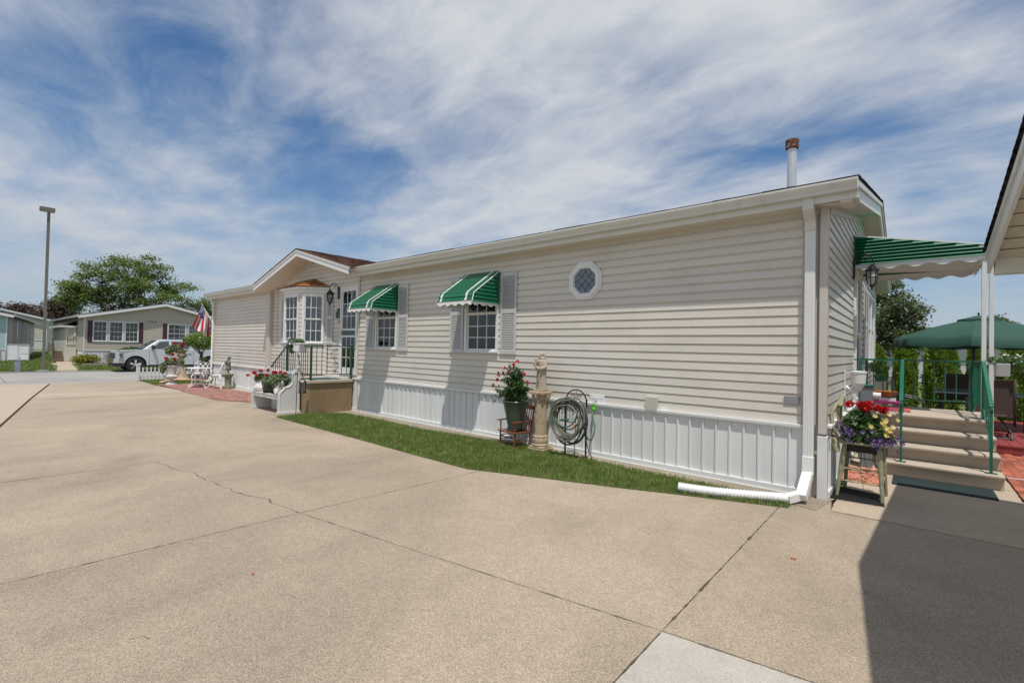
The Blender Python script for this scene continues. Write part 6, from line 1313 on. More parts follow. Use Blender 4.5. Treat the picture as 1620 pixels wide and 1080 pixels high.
# ---------------------------------------------------------------- other homes (built in local space, front gable faces +x)
def neighbour(name, lab, loc, rz, W, L, zs, ze_, zr_, sid, wins, side_w, shut=None, trim=WHITE, sidm=None, shade=None, ov=.35, e=.115, roofm=None):
    t = thing(name, lab, 'house', loc, rz=rz, local=True); roofm = roofm or SHINGD
    topf = lambda y: ze_+(zr_-ze_)*(1-abs(y-W/2)/(W/2)); holes_ = [w[:4] for w in wins]
    wl = M()
    def sh2(F, a0, a1, z0, z1, hs):
        us = sorted({a0, a1, *[h[0] for h in hs], *[h[1] for h in hs]}); z_ = sorted({z0, z1, *[h[2] for h in hs], *[h[3] for h in hs]})
        for ua, ub in zip(us, us[1:]):
            for za, zb in zip(z_, z_[1:]):
                if not any(h[0] <= (ua+ub)/2 <= h[1] and h[2] <= (za+zb)/2 <= h[3] for h in hs): wl.box(ua, -.04, za, ub, -.01, zb, F)
    Ff = lambda u, d, z: (d, u, z); Fs = lambda u, d, z: (-u, W+d, z); Fs0 = lambda u, d, z: (-u, -d, z)
    sh2(Ff, 0, W, zs, ze_, holes_); wl.prism([(0, ze_), (W, ze_), (W/2, zr_)], lambda p, q, t_: (t_, p, q), -.04, -.01)
    sh2(Fs, .01, L, zs, ze_, [w[:4] for w in side_w]); sh2(Fs0, .01, L, zs, ze_, []); wl.box(-L, 0, zs, -L+.03, W, ze_)
    put('wall', wl, sid, t)
    sd_ = M()
    def rows(F, a0, a1, z0, z1, hs, top=None):
        z = z0
        while z < z1-.01:
            lo, hi = a0, a1
            if top:
                if top((a0+a1)/2) < z: break
                f = min(1, max(0, (z-ze_)/(zr_-ze_))); lo, hi = a0+(a1-a0)/2*f, a1-(a1-a0)/2*f
            segs = [(lo, hi)]
            for h0, h1, w0, w1 in hs:
                if w1 > z+.02 and w0 < z+e-.02: segs = [s_ for a, b in segs for s_ in ((a, min(b, h0)), (max(a, h1), b)) if s_[1]-s_[0] > .01]
            for a, b in segs: sd_.add([F(a, .001, z+e), F(b, .001, z+e), F(b, .014, z+.004), F(a, .014, z+.004), F(a, -.002, z), F(b, -.002, z)], [(0, 1, 2, 3), (3, 2, 5, 4)])
            z += e
    rows(Ff, 0, W, zs, ze_+.0, holes_); rows(Ff, 0, W, ze_, zr_, holes_, topf)
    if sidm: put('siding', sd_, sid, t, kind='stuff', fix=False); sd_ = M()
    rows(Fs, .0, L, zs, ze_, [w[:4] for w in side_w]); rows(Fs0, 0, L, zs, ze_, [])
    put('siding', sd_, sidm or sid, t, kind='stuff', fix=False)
    sk_ = M(); n = int(W/.2)
    for i in range(n): sk_.box(i*W/n+.01, -.03, 0, (i+1)*W/n-.03, .004, zs-.02, Ff)
    n2 = int(L/.25)
    for i in range(n2): sk_.box(i*L/n2+.01, -.03, 0, (i+1)*L/n2-.03, .004, zs-.02, Fs)
    sk_.box(0, -.05, -.3, W, -.03, zs, Ff).box(0.06, -.05, -.3, L, -.03, zs, Fs).box(.06, -.05, -.3, L, -.03, zs, Fs0); put('skirting', sk_, trim, t, kind='stuff')
    put('skirting_trim', mb((-.0, -.01, zs-.03, .035, W+.01, zs+.02)), trim, t)
    for y in (.0, W): put('corner_post', mb((-.06, y-.03, zs-.1, .03, y+.03, ze_)), trim, t)
    sl2 = (zr_-ze_)/(W/2)
    for sg in (0, 1):
        F = lambda p, q, t_, sg=sg: (t_, (-ov+p) if sg == 0 else (W+ov-p), ze_-sl2*ov+sl2*p+.06+q); Lp = W/2+ov
        put('roof', M().prism([(0, 0), (Lp, 0), (Lp, .06), (0, .06)], F, -L-ov, ov), roofm, t)
        put('rake_fascia', M().prism([(0, 0), (Lp, 0), (Lp, -.17), (0, -.17)], F, ov-.05, ov+.01), trim, t)
        put('soffit', M().prism([(.05, -.10), (Lp, -.10), (Lp, -.13), (.05, -.13)], F, .02, ov-.051), SOFF, t)
        put('eave_gutter', M().prism([(-.06, .06), (.04, .06), (.04, -.08), (-.03, -.08)], F, -L-ov, ov-.052), trim, t)
    for w_ in wins+[(None,)]*0:
        window(t, Ff, *w_[:4], cols=w_[4], rlo=w_[5], rup=w_[6], cas=.06, curt=CURT, blind=False, glass=False, out=.04, name='window')
        put('pane', mb((w_[0], -.012, w_[2], w_[1], -.008, w_[3]), F=Ff), GLASS, t)
    for w_ in side_w:
        window(t, Fs, *w_[:4], cols=1, rlo=1, rup=1, cas=.06, curt=CURT, blind=False, glass=False, out=.04, name='window'); put('pane', mb((w_[0], -.012, w_[2], w_[1], -.008, w_[3]), F=Fs), GLASS, t)
    for a, b, c, d in (shut or []):
        put('shutter', mb((a, .014, c, b, .04, d), (a-.0, .041, (c+d)/2-.03, b, .045, (c+d)/2+.03), F=Ff), pm('maroon_shutter', (.07, .022, .028), .5) if 'maroon_shutter' not in MATS else MATS['maroon_shutter'], t)
    return t, Ff, Fs
SIDT = pm('siding_tan', (.50, .455, .365), .6, .03, 2); SIDB = pm('siding_blue', (.40, .53, .56), .6, .03, 2); SIDC = pm('siding_cream', (.58, .56, .48), .6, .03, 2)
z0a = .1; ya0 = 4.98
wA = [(a-ya0, b-ya0, c-z0a, d-z0a, 3, 2, 2) for a, b, c, d in ((5.42, 6.08, 1.54, 2.82), (6.24, 6.92, 1.54, 2.82), (7.07, 7.75, 1.54, 2.82), (9.50, 10.55, 1.54, 2.82), (10.75, 11.75, 1.54, 2.82), (11.95, 12.95, 1.54, 2.82))]
hA, FfA, FsA = neighbour('manufactured_home', 'tan sided home across the road with maroon shutters and two triple windows', (-41, ya0, z0a), 0, 8.55, 17, .82, 3.08, 4.12, SIDT, wA, [], [(a-ya0, b-ya0, c-z0a, d-z0a) for a, b, c, d in ((5.13, 5.38, 1.45, 2.88), (7.79, 8.03, 1.45, 2.88), (9.17, 9.42, 1.45, 2.88))])
# house number, four small dark characters high on the tan gable wall
for i, ch in enumerate('154'):
    cu = bpy.data.curves.new('house_number', 'FONT'); cu.body = ch; cu.size = .20; cu.extrude = .008
    o = bpy.data.objects.new('tmp', cu); me_ = bpy.data.meshes.new_from_object(o); bpy.data.objects.remove(o); me_.materials.clear(); me_.materials.append(BLACKM)
    o = bpy.data.objects.new('house_number', me_); C.objects.link(o); o.parent = hA; o.location = (.03, 3.30+i*.19, 2.80); o.rotation_euler = (pi/2, 0, pi/2); ORG[o] = (0, 0, 0)
# side addition and steps of the tan home
ad = M(); put('side_entry', mb((-9.5, -.62, 0, -3.0, -.02, 2.45)), SIDC, hA)
put('side_entry_roof', M().prism([(-.85, 2.40), (-.0, 2.78), (-.0, 2.84), (-.85, 2.46)], lambda p, q, t: (t, p, q), -9.7, -2.8), SHINGD, hA); put('side_entry_fascia', mb((-2.79, -.86, 2.32, -2.76, -.02, 2.44), (-9.7, -.88, 2.32, -2.8, -.85, 2.44)), WHITE, hA)
FsA0 = lambda u, d, z: (-u, -.62-d, z)
window(hA, lambda u, d, z: (-3.0+d, u, z), -.50, -.14, 1.2, 2.3, cols=2, rlo=2, rup=2, cas=.05, blind=False, glass=False, curt=CURT, out=.03)
ss = thing('wooden_steps', 'brown steps with thin railing at the side of the tan home', 'steps', (-44.5, 4.3, .1)); BRW = pm('brown_step', (.17, .12, .085), .8, .15, 8)
for k in range(4): put('tread', mb((-44.0-.3*(k+1), 3.85, .1, -44.0-.3*k-.01, 4.95, .1+.17*(k+1))), BRW, ss, bevel=.008)
for y in (3.88, 4.92): put('handrail', M().tube([(-44.1, y, .1), (-44.1, y, .95), (-45.2, y, 1.65), (-45.2, y, .7)], .015, 5).tube([(-44.4, y, .3), (-44.4, y, 1.15)], .01, 5).tube([(-44.8, y, .5), (-44.8, y, 1.4)], .01, 5), BLACKM, ss)
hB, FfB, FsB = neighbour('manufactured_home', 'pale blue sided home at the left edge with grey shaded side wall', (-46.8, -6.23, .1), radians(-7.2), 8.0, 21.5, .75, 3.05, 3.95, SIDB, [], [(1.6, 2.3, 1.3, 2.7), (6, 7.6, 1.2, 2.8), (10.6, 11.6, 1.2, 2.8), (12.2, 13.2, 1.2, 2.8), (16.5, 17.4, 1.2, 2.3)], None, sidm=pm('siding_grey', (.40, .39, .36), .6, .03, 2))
hC, FfC, FsC = neighbour('manufactured_home', 'cream sided home set farther back behind the light pole', (-71.6, -1.35, .5), radians(-10.3), 7.0, 27, .95, 3.2, 4.1, SIDC, [], [(3.0, 4.4, 1.4, 2.9), (7.5, 9.5, 1.4, 2.9), (13.5, 15.3, 1.5, 2.9), (19, 20.5, 0.9, 2.9), (22.5, 24.5, 1.4, 2.9)], None)
# deck rail and covered grill beside the cream home
gd = thing('wooden_deck', 'low grey wooden deck fence before the cream home', 'fence', (-62, 5.6, .25)); WG = pm('grey_wood', (.22, .20, .18), .8, .15, 8)
for k in range(5): put('board', M().bar((-63, 5.15, .55+.13*k), (-61.2, 6.6, .55+.13*k), .03, .11), WG, gd)
for a in ((-63, 5.15), (-61.2, 6.6)): put('post', mb((a[0]-.05, a[1]-.05, .1, a[0]+.05, a[1]+.05, 1.3)), WG, gd)
put('covered_grill', M().lathe([(.45, 0), (.42, .5), (.30, .9), (.12, 1.2), (.05, 1.25)], (-65, 7.0, .9), 10), pm('blue_cover', (.05, .10, .17), .7), org=(-65, 7.0, .9), label='blue covered grill on the deck beside the cream home', cat='grill', smooth=True)
# shrubs in front of the homes
def shrub(name, lab, c, r, sc, mat, n, sz, asp=.6):
    t = thing(name, lab, 'shrub', (c[0], c[1], c[2]-r*sc[2])); st_ = M()
    for k in range(7): a = random.uniform(0, 6.28); st_.tube([(c[0], c[1], c[2]-r*sc[2]), (c[0]+r*.5*sc[0]*cos(a), c[1]+r*.5*sc[1]*sin(a), c[2]+r*.3*sc[2])], [.02, .008], 5)
    put('stem', st_, BARK, t, kind='stuff'); leaves('foliage', blob_pts(n, c, r, sc, .35), sz, mat, t, asp=asp, kind='stuff'); return t
shrub('golden_shrub', 'low golden yellow shrub at the corner of the tan home', (-39.9, 4.95, .36), .55, (1, 1.45, .62), LF_YEL, 1800, .10)
shrub('trimmed_shrub', 'flat clipped dark green shrub under the windows behind the pickup', (-39.9, 7.35, .92), .75, (.8, 1.1, .40), LF_BUSH, 2200, .09)
shrub('lavender_shrub', 'loose grey purple shrub between the golden shrub and the pickup hood', (-39.9, 6.25, .50), .42, (.9, 1.15, .95), LF_LAV, 700, .10, .25)
shrub('round_shrub', 'dark green rounded shrub at the left edge by the blue home', (-42.5, .85, .45), .6, (1, 1, .9), LF_BUSH, 1600, .09)
ed = M()
for k in range(16): ed.box(-39.35, 4.7+k*.26, .0, -39.2, 4.7+k*.26+.24, .12)
put('bed_edging', ed, pm('edging_block', (.38, .30, .23), .9, .1, 9), org=(-39.3, 6.6, .0), kind='stuff', label='row of pale edging blocks along the flower bed of the tan home', cat='edging')
put('mulch_bed', mb((-40.95, 4.75, .02, -39.36, 13.3, .10)), pm('mulch', (.12, .055, .035), .95, .2, 20), kind='structure', org=(-40, 6, .02))
# ---------------------------------------------------------------- trees
def tree(name, lab, base, H, R_, mat, n, sz, blobs, tr=.25, bark=BARK, low=.35, clus=.13):
    t = thing(name, lab, 'tree', base); b = np.array(base, float); m = M(); limbs(m, b, b+(0, 0, H*low), tr, tr*.7, 5, .1, 8); P = []
    for (dx, dy, dz, r) in blobs:
        c = b+np.array((dx*R_, dy*R_, dz*H)); limbs(m, b+(0, 0, H*low*.85), c, tr*.45, .03, 6, .5, 6)
        for _ in range(max(8, int(150*r*r))):
            q = blob_pts(1, c, r*R_, (1, 1, .75), .5)[0]; limbs(m, c-(0, 0, .1*H*r), q, .05, .012, 4, .2, 4); P.append(q)
    put('trunk', m, bark, t, fix=False)
    P = np.array(P); idx = RNG.integers(0, len(P), n); pts = P[idx]+RNG.normal(size=(n, 3))*R_*clus*np.array((1, 1, .55))
    leaves('crown', pts, sz, mat, t, asp=.7, kind='stuff'); return t
tree('shade_tree', 'big spreading green tree behind the tan home', (-83, 15.0, .4), 13.2, 9.6, LF_TREE, 27000, .24, [(-.05, -.45, .58, .30), (-.1, -.62, .50, .16), (0, -.35, .70, .33), (0, -.40, .82, .18), (.1, -.10, .78, .32), (.1, .12, .86, .24), (0, .32, .76, .28), (-.1, .55, .66, .27), (0, .80, .50, .22), (.1, .1, .55, .36), (-.2, -.2, .55, .35), (0, .50, .5, .3), (0, -.5, .46, .22), (.3, 0, .62, .3), (0, .95, .46, .14), (0, -.66, .62, .10)], tr=.35, low=.3, clus=.055)
for k, (x, y, H, R_, lab) in enumerate(((-108, 5.6, 7.0, 3.3, 'dark reddish leaved tree directly behind the light pole'), (-104, 9.6, 7.9, 3.6, 'dark reddish leaved tree at the right of the light pole behind the cream home'), (-112, 1.2, 7.8, 3.4, 'dark reddish leaved tree behind the roof of the blue home'))):
    tree('purple_plum_tree', lab, (x, y, .4), H, R_, LF_RED, 8000, .26, [(0, -.5, .6, .5), (0, .5, .6, .5), (0, 0, .78, .55), (.2, 0, .55, .6), (0, -.2, .85, .3), (0, .3, .82, .35)], tr=.2, clus=.12)
tree('green_tree', 'light green tree beyond the roof of the blue home', (-128, -2.0, .5), 9.6, 5, LF_TREE, 8000, .32, [(0, -.5, .6, .5), (0, .5, .62, .5), (0, 0, .8, .55), (.2, 0, .55, .6)], tr=.25, clus=.11)
tree('maple_tree', 'dark green tree behind the back corner of the long home', (-1.9, 36.5, 0), 6.6, 2.9, LF_DARK, 13000, .16, [(0, 0, .62, .6), (.45, 0, .50, .42), (-.4, 0, .55, .5), (.15, 0, .85, .38), (.62, 0, .66, .26), (.3, -.2, .72, .4), (.5, 0, .36, .4), (.8, 0, .46, .16)], tr=.18, clus=.085)
tree('far_tree', 'small distant tree showing above the green umbrella', (8.9, 87, .0), 8.0, 2.6, LF_DARK, 3500, .28, [(0, 0, .7, .6), (-.3, 0, .82, .4), (.5, 0, .6, .5), (0, 0, .55, .6)], tr=.18, clus=.12)
# ---------------------------------------------------------------- pickup truck
SILV = pm('silver_paint', (.60, .62, .64), .28, .03, 3, metal=.3, coat=.8); BLKP = pm('black_plastic', (.02, .02, .022), .5, .1, 20); TINT = pm('tinted_glass', (.028, .045, .045), .05, .1, 3, spec=.9, coat=.5)
tz = T(-33.9); tk = thing('pickup_truck', 'silver crew cab pickup truck parked along the road in front of the tan home', 'pickup', (-33.0-.98, 8.0, tz), local=True, rz=0)
# local frame: y along the truck (front at small y), x to the right side facing the camera (+x), z up
y_ = lambda v: v-8.0; half = .98
def arc(cy, r, a0, a1, n=12, cz=.42): return [(cy+r*cos(a0+(a1-a0)*i/n), cz+r*sin(a0+(a1-a0)*i/n)) for i in range(n+1)]
yf, yr_ = y_(6.19), y_(9.82)
low = [(y_(5.37), .48), (y_(5.32), .62), (y_(5.33), 1.02), (y_(5.39), 1.12), (y_(5.6), 1.18), (y_(6.45), 1.25), (y_(6.70), 1.28), (y_(9.02), 1.28), (y_(9.06), 1.30), (y_(10.95), 1.30), (y_(11.0), .70), (y_(10.9), .55)]
body = low+[(yr_+.50, .50)]+arc(yr_, .50, .1, pi-.1, 14, .42)+[(yr_-.50, .36), (yf+.50, .36)]+arc(yf, .50, .1, pi-.1, 14, .42)+[(yf-.50, .48)]
def shell(poly, hw, inset, zlim):   # extrude in x with the upper edge drawn in
    n = len(poly); m = M(); f = lambda p, q, s: (s*(hw-(inset*max(0, (q-zlim))/(1.3-zlim)**1 if q > zlim else 0)-(.02 if q < .55 else 0)-max(0, -2.36-p)*.30), p, q)
    m.add([f(p, q, -1) for p, q in poly]+[f(p, q, 1) for p, q in poly], [tuple(range(n))[::-1], tuple(range(n, 2*n))]+[(i, (i+1) % n, n+(i+1) % n, n+i) for i in range(n)]); return m
put('body', shell(body, half, .06, .95), SILV, tk, smooth=.6, bevel=.025)
cab = [(y_(6.45), 1.22), (y_(7.22), 1.80), (y_(7.5), 1.86), (y_(8.6), 1.86), (y_(8.85), 1.80), (y_(9.0), 1.24)]
m = M(); n = len(cab); fc = lambda p, q, s: (s*(.90-.17*(q-1.22)/.64), p, q)
m.add([fc(p, q, -1) for p, q in cab]+[fc(p, q, 1) for p, q in cab], [tuple(range(n))[::-1], tuple(range(n, 2*n))]+[(i, (i+1) % n, n+(i+1) % n, n+i) for i in range(n)]); put('cab', m, SILV, tk, smooth=.6, bevel=.03)
def cabq(ps, off=.006): return [((.90-.17*(q-1.22)/.64)+off, p, q) for p, q in ps]
for nm, ps in (('side_window', [(y_(6.92), 1.30), (y_(7.30), 1.72), (y_(7.74), 1.76), (y_(7.74), 1.30)]), ('side_window', [(y_(7.86), 1.30), (y_(7.86), 1.76), (y_(8.55), 1.74), (y_(8.70), 1.62), (y_(8.76), 1.32)])):
    for s in (1, -1):
        q = [(s*x, p, z) for x, p, z in cabq(ps, .008)]; mm = M(); mm.add(q+[(x-s*.02, p, z) for x, p, z in q], [(0, 1, 2, 3) if len(q) == 4 else tuple(range(5))]+[(i, (i+1) % len(q), len(q)+(i+1) % len(q), len(q)+i) for i in range(len(q))]); put(nm, mm, TINT, tk)
mm = M(); mm.add([(-.80, y_(6.50), 1.27), (.80, y_(6.50), 1.27), (.68, y_(7.19), 1.79), (-.68, y_(7.19), 1.79)], [(0, 1, 2, 3)]); put('windshield', mm, TINT, tk)
for i in range(len(mm.v)): pass
for yy in (y_(6.80), y_(7.80), y_(8.95)): put('door_gap', M().tube([(half+.001, yy, .42), (half+.001, yy, .95), (half-.055, yy, 1.26)], .006, 4), BLKP, tk)
put('body_line', mb((half-.004, y_(6.75), .66, half+.008, y_(9.0), .70)), SILV, tk, bevel=.004); put('sill', mb((-half+.04, y_(6.75), .28, half-.01, y_(9.25), .40)), BLKP, tk)
for yy in (7.55, 8.62): put('door_handle', mb((half-.01, y_(yy), 1.02, half+.03, y_(yy+.22), 1.07)), CHROME, tk, bevel=.008)
put('mirror', mb((half-.04, y_(6.88), 1.28, half+.22, y_(7.0), 1.50)), BLKP, tk, bevel=.02)
put('bumper', M().prism([(-.80, y_(5.24)), (.80, y_(5.24)), (.99, y_(5.42)), (.99, y_(5.70)), (-.99, y_(5.70)), (-.99, y_(5.42))], lambda p, q, t: (p, q, t), .50, .76), CHROME, tk, bevel=.03); put('lower_valance', M().prism([(-.78, y_(5.27)), (.78, y_(5.27)), (.97, y_(5.45)), (.97, y_(5.72)), (-.97, y_(5.72)), (-.97, y_(5.45))], lambda p, q, t: (p, q, t), .30, .499), BLKP, tk, bevel=.03)
put('grille', mb((-.62, y_(5.29), .78, .62, y_(5.36), 1.04)), BLKP, tk); put('grille_bar', mb((-.62, y_(5.275), .89, .62, y_(5.289), .93)), CHROME, tk)
for s in (1, -1): put('headlight', M().prism([(s*.63, y_(5.30)), (s*.80, y_(5.33)), (s*.965, y_(5.62)), (s*.63, y_(5.62))], lambda p, q, t: (p, q, t), .84, 1.04), GLASS if False else pm('headlight_lens', (.06, .065, .07), .1, coat=1), tk, bevel=.01)
put('turn_signal', M().prism([(.80, y_(5.33)), (.965, y_(5.60)), (.80, y_(5.60))], lambda p, q, t: (p, q, t), .775, .80), pm('signal_red', (.4, .03, .02), .3), tk)
for yy in (yf, yr_):
    for s in (1, -1):
        R2 = lambda prof, mat, nm: put(nm, (lambda q: q)(M().lathe(prof, (0, 0, 0), 28)), mat, None)
        tw = M(); prof = [(.26, -.12), (.38, -.125), (.405, -.09), (.41, 0), (.405, .09), (.38, .125), (.26, .12)]
        tw.lathe(prof, (0, 0, 0), 30, cap=False); tw.v = [(s*(half-.13)+z*s, yy+x, .41+y) for x, y, z in tw.v]; w_ = put('wheel', tw, RUBBER, tk, smooth=.6)
        rm = M().lathe([(.001, .03), (.06, .06), (.05, .05)], (0, 0, 0), 16); 
        rm.lathe([(.265, .12), (.27, .10), (.25, .02), (.24, -.1)], (0, 0, 0), 30, cap=False)
        for k in range(5):
            a = k*2*pi/5+.3
            for da in (-.13, .13): rm.bar((.05*cos(a), .05*sin(a), .05), (.26*cos(a+da), .26*sin(a+da), .09), .055, .02, (0, 0, 1))
        rm.v = [(s*(half-.13)+z*s, yy+x, .41+y) for x, y, z in rm.v]; put('rim', rm, CHROME, w_)
        dk = M().lathe([(.001, -.02), (.25, -.02), (.25, -.03), (.001, -.03)], (0, 0, 0), 20); dk.v = [(s*(half-.13)+z*s, yy+x, .41+y) for x, y, z in dk.v]; put('brake_disc', dk, BLKP, w_)
wf = M()
for yy in (yf, yr_): wf.box(-half+.08, yy-.5, .45, half-.28, yy+.5, .95)
put('wheel_well', wf, BLKP, tk, kind='stuff'); put('chassis', mb((-.8, y_(5.5), .32, .8, y_(10.8), .50)), BLKP, tk)
put('bed_rail', mb((half-.14, y_(9.08), 1.296, half-.06, y_(10.9), 1.325), (-half+.06, y_(9.08), 1.296, -half+.14, y_(10.9), 1.325)), BLKP, tk, kind='stuff')
# ---------------------------------------------------------------- back garden on the right
hD = thing('white_garage', 'white sided gabled building seen behind the row of evergreens', 'building', (-2.3, 40, 0), rz=0)
SIDW = pm('siding_white', (.62, .62, .62), .6, .03, 2)
xa, xb, zE, zR, yy0 = -2.5, 5.4, 2.12, 3.17, 40.; xm = (xa+xb)/2
put('wall', M().prism([(xa, 0), (xb, 0), (xb, zE), (xm, zR-.05), (xa, zE)], lambda p, q, t: (p, t, q), yy0, yy0+9), SIDW, hD)
m = M(); z = .3
while z < zR-.1:
    f = max(0, (z-zE)/(zR-.05-zE)); a, b = xa+(xm-xa)*f, xb-(xb-xm)*f; m.add([(a, yy0-.002, z+.15), (b, yy0-.002, z+.15), (b, yy0-.02, z+.005), (a, yy0-.02, z+.005), (a, yy0, z), (b, yy0, z)], [(0, 1, 2, 3), (3, 2, 5, 4)]); z += .15
put('siding', m, SIDW, hD, kind='stuff', fix=False)
GRF = pm('grey_shingle', (.30, .30, .31), .9, .15, 6)
for sg in (0, 1):
    xe = xa-.35 if sg == 0 else xb+.35; s_ = (zR-zE)/(xm-xa); ze2 = zE-s_*.35
    put('roof', M().prism([(xe, ze2+.05), (xm, zR+.05), (xm, zR+.13), (xe, ze2+.13)], lambda p, q, t: (p, t, q), yy0-.45, yy0+9.3), GRF, hD)
    put('rake_fascia', M().prism([(xe, ze2-.08), (xm, zR-.08), (xm, zR+.05), (xe, ze2+.05)], lambda p, q, t: (p, t, q), yy0-.48, yy0-.43), WHITE, hD)
h2 = thing('grey_roofed_home', 'low grey roofed home farther back at the right of the long home', 'building', (-3, 52, 0))
put('wall', mb((-9, 52, 0, 1.5, 60, 2.5)), SIDW, h2); put('roof', M().prism([(-9.4, 2.45), (1.9, 2.45), (1.4, 3.75), (-9, 3.75)], lambda p, q, t: (p, 51.6+(q-2.45)*3+t*0, q), 0, 1), GRF, h2, fix=False)
ARB = [(-.15, 16.4, .245, 2.12), (.56, 16.4, .35, 2.12), (1.24, 16.6, .20, 2.10), (1.93, 16.4, .40, 1.98), (-.78, 16.6, .25, 1.9), (2.85, 16.5, .40, 1.95)]
for k, (x, y, r, H) in enumerate(ARB):
    lab = ('clipped arborvitae nearest the house wall behind the green railing', 'wide arborvitae in the middle of the row left of the umbrella pole', 'narrow arborvitae directly behind the umbrella pole', 'broad arborvitae right of the white awning posts', 'arborvitae mostly hidden by the end wall of the house', 'arborvitae at the right end of the hedge row')[k]
    t = thing('arborvitae', lab, 'shrub', (x, y, 0), group='row of evergreen arborvitae'); limbs_ = M(); limbs(limbs_, (x, y, 0), (x, y, H*.8), .05, .02, 5, .05); put('trunk', limbs_, BARK, t, fix=False)
    n = 9500; zz = RNG.random(n)**.85*H; prof = np.interp(zz/H, [0, .15, .5, .8, .93, 1], [.85, 1, 1.0, .86, .6, .15])*r; a = RNG.random(n)*2*pi
    bump = 1+.10*np.sin(a*5+zz*6)+.07*np.sin(a*9-zz*11); rr = prof*bump*(.7+.34*RNG.random(n)); P = np.stack([x+rr*np.cos(a), y+rr*np.sin(a), zz+.03], 1)
    leaves('foliage', P, .065, LF_ARB, t, up=.0, asp=.6, dirs=np.stack([np.cos(a)*.6, np.sin(a)*.6, np.full(n, 1.0)], 1), kind='stuff')
dk_ = thing('red_deck', 'low red painted plank deck with dark edge beyond the brick walk', 'deck', (1.5, 11.35, 0)); DKM = pm('red_deck_paint', (.26, .045, .045), .6, .12, 8, rnd=.12)
for k in range(16): put('plank', mb((.97+k*.145, 11.32, .135, .97+k*.145+.139, 15.8, .165)), DKM, dk_, bevel=.004)
put('fascia_board', mb((.97, 11.335, .0, 3.3, 11.36, .134), (.97, 11.361, .0, 1.0, 15.8, .134)), DKM, dk_)
sheet('garden_patio', [(-.70, 10.45), (.96, 10.45), (.96, 15.9), (-.70, 15.9)], .0, CONCP)
# umbrella
UG = pm('umbrella_green', (.024, .085, .06), .8, .1, 5, trans=.12); um = thing('patio_umbrella', 'open dark green patio umbrella with vented top over the patio table', 'umbrella', (1.03, 14, .165))
ux, uy, uz, ur, ue = 1.06, 14., 2.47, 1.42, 2.02
put('pole', M().tube([(ux-.07, uy, .17), (ux-.07, uy, 2.5)], .022, 8), BLACKM, um)
for k in range(8):
    a0, a1 = k*pi/4+pi/8+.25, (k+1)*pi/4+pi/8+.25; m = M(); n = 6; nn = 6; vs = []
    for i in range(n+1):
        t = .10+.9*i/n
        for j in range(nn+1):
            s = j/nn; A = np.array((cos(a0), sin(a0))); Bv = np.array((cos(a1), sin(a1))); p = (A*(1-s)+Bv*s)*ur*t; sag = .05*sin(pi*s)*t; z = uz+(ue-uz)*t**1.0+.04*sin(pi*t)-sag; vs.append((ux+p[0], uy+p[1], z))
    for j in range(nn+1): s = j/nn; A = np.array((cos(a0), sin(a0))); Bv = np.array((cos(a1), sin(a1))); p = (A*(1-s)+Bv*s)*ur*1.005; vs.append((ux+p[0]*(1-.012*sin(j*2.4+k)), uy+p[1]*(1-.012*sin(j*2.4+k)), ue-.05*sin(pi*s)-.17+.01*sin(j*3+k)))
    m.add(vs, [(i*(nn+1)+j, i*(nn+1)+j+1, (i+1)*(nn+1)+j+1, (i+1)*(nn+1)+j) for i in range(n+1) for j in range(nn)])
    o = put('canopy_panel', m, UG, um, smooth=True, fix=False)
    put('rib', M().tube([(ux, uy, uz-.06), (ux+cos(a0)*ur*.99, uy+sin(a0)*ur*.99, ue-.015)], .008, 5), BLACKM, um)
put('vent_cap', M().lathe([(.34, -.10), (.33, -.04), (.18, .0), (.02, .045), (.001, .05)], (ux, uy, uz), 8, cap=False), UG, um, fix=False); put('finial', M().lathe([(.012, .05), (.02, .08), (.005, .12)], (ux, uy, uz), 8), BLACKM, um)
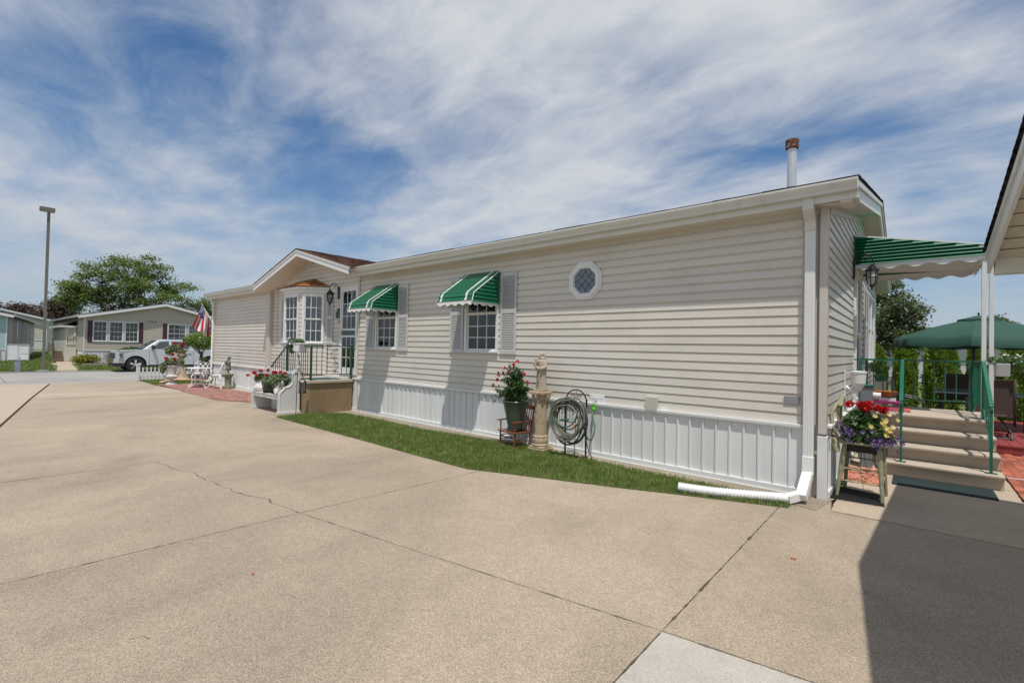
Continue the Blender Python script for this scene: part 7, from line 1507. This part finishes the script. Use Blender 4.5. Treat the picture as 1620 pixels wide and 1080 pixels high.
# patio table and chairs
ptb = thing('patio_table', 'rectangular glass topped patio table under the green umbrella', 'table', (1.0, 14, .165)); TGL = pm('table_glass', (.25, .32, .38), .12, .05, 5, spec=.8)
put('table_top', mb((.36, 13.25, .87, 1.78, 14.75, .90)), TGL, ptb, bevel=.01)
for x in (.48, 1.66):
    for y in (13.4, 14.6): put('leg', mb((x-.02, y-.02, .165, x+.02, y+.02, .869)), BLACKM, ptb)
SLING = pm('sling_brown', (.075, .05, .042), .85, .15, 30); FRG = pm('chair_frame', (.055, .055, .06), .35, .1, 9)
def sling(lab, x, y, z, rz):
    t = thing('sling_chair', lab, 'chair', (x, y, z), group='sling patio chairs round the table', rz=rz, local=True)
    put('backrest', M().prism([(-.26, .44), (-.28, .98), (-.32, 1.06), (-.30, 1.065), (-.255, .98), (-.235, .44)], lambda p, q, u: (u, p, q), -.25, .25), SLING, t)
    put('seat', M().prism([(-.26, .40), (.0, .37), (.26, .42), (.26, .44), (0, .39), (-.26, .42)], lambda p, q, u: (u, p, q), -.25, .25), SLING, t)
    for s in (-1, 1):
        put('side_frame', M().tube([(s*.27, -.33, 1.08), (s*.27, -.27, .8), (s*.27, -.25, .42), (s*.27, .0, .37), (s*.27, .27, .43)], .016, 6), FRG, t, smooth=True)
        put('arm', M().tube([(s*.29, -.27, .72), (s*.31, -.1, .70), (s*.31, .14, .66), (s*.30, .22, .58), (s*.28, .20, .40)], .018, 6), FRG, t, smooth=True)
        put('rocker_base', M().tube([(s*.24, -.30, .02), (s*.26, -.1, .10), (s*.20, 0, .22), (s*.12, .02, .34)], .017, 6).tube([(s*.24, .32, .02), (s*.26, .12, .10), (s*.20, 0, .22)], .017, 6).tube([(s*.24, -.34, .015), (s*.25, 0, .012), (s*.24, .36, .015)], .014, 6), FRG, t, smooth=True)
    put('ring', M().tube([(-.24, -.30, .03), (0, -.36, .03), (.24, -.30, .03)], .014, 6), FRG, t); put('ring', M().tube([(-.24, .32, .03), (0, .38, .03), (.24, .32, .03)], .014, 6), FRG, t)
sling('brown sling rocker chair with its back to the camera beside the right awning post', 1.10, 12.35, .165, 0)
sling('grey framed patio chair facing the table from the house side', -.04, 12.7, .1, -pi/2)
sling('sling patio chair at the far side of the umbrella table', .86, 15.05, .165, pi)
sling('sling rocker chair at the right edge of the picture on the red deck', 2.0, 12.6, .165, .2)
# plant shelf with coloured pots
ps_ = thing('plant_shelf', 'small potting shelf with magenta top near the landing railing', 'shelf', (-.45, 12.2, 0)); MAG = pm('magenta_paint', (.33, .02, .14), .5)
put('shelf_top', mb((-.68, 12.0, .66, -.16, 12.4, .70)), MAG, ps_); put('lower_shelf', mb((-.68, 12.0, .30, -.16, 12.4, .33)), WG, ps_)
for x in (-.66, -.18):
    for y in (12.02, 12.38): put('leg', mb((x-.02, y-.02, 0, x+.02, y+.02, .659)), WG, ps_)
put('terracotta_bowl', M().lathe([(.10, 0), (.19, .08), (.20, .12), (.18, .12), (.001, .06)], (-.42, 12.2, .78), 18), pm('orange_ceramic', (.42, .13, .03), .4), org=(-.42, 12.2, .78), label='orange ceramic bowl on the magenta plant shelf', cat='bowl', smooth=.8)
put('white_basket', mb((-.52, 12.08, .701, -.25, 12.32, .779)), WHITE, org=(-.4, 12.2, .70), label='white basket between the magenta shelf and the orange bowl', cat='basket', bevel=.01)
sp_ = thing('potted_herb', 'small green potted plant on the grey stand near the end wall', 'planter', (-.55, 13.2, 0))
put('stand', mb((-.66, 13.1, 0, -.44, 13.3, 1.05)), WG, sp_); pot('pot', (-.55, 13.2, 1.05), .08, .11, .14, RAILG, sp_); leaves('foliage', blob_pts(350, (-.55, 13.2, 1.36), .17), .06, LF_BUSH, sp_, kind='stuff')
wb = thing('window_box', 'white plastic planter with trailing white flowers beyond the awning post', 'planter', (.88, 9.0, 1.38))
put('box', M().prism([(-.13, 0), (.13, 0), (.17, .17), (-.17, .17)], lambda p, q, t: (.90+t*.55+p*.0, 9.05+p, 1.37+q), -.10, .13), WHITE, wb, bevel=.006)
put('hook', mb((.755, 9.0, 1.52, .85, 9.03, 1.56)), WHITE, wb)
leaves('foliage', np.concatenate([blob_pts(380, (.93, 9.05, 1.58), .14, (1.3, 1, .5)), blob_pts(120, (1.05, 9.0, 1.52), .08)]), .045, LF_GER, wb, asp=.5, kind='stuff'); leaves('flower', blob_pts(50, (.98, 9.02, 1.60), .13, (1.3, 1, .6), .8), .028, PWHITE, wb, asp=.9, kind='stuff')
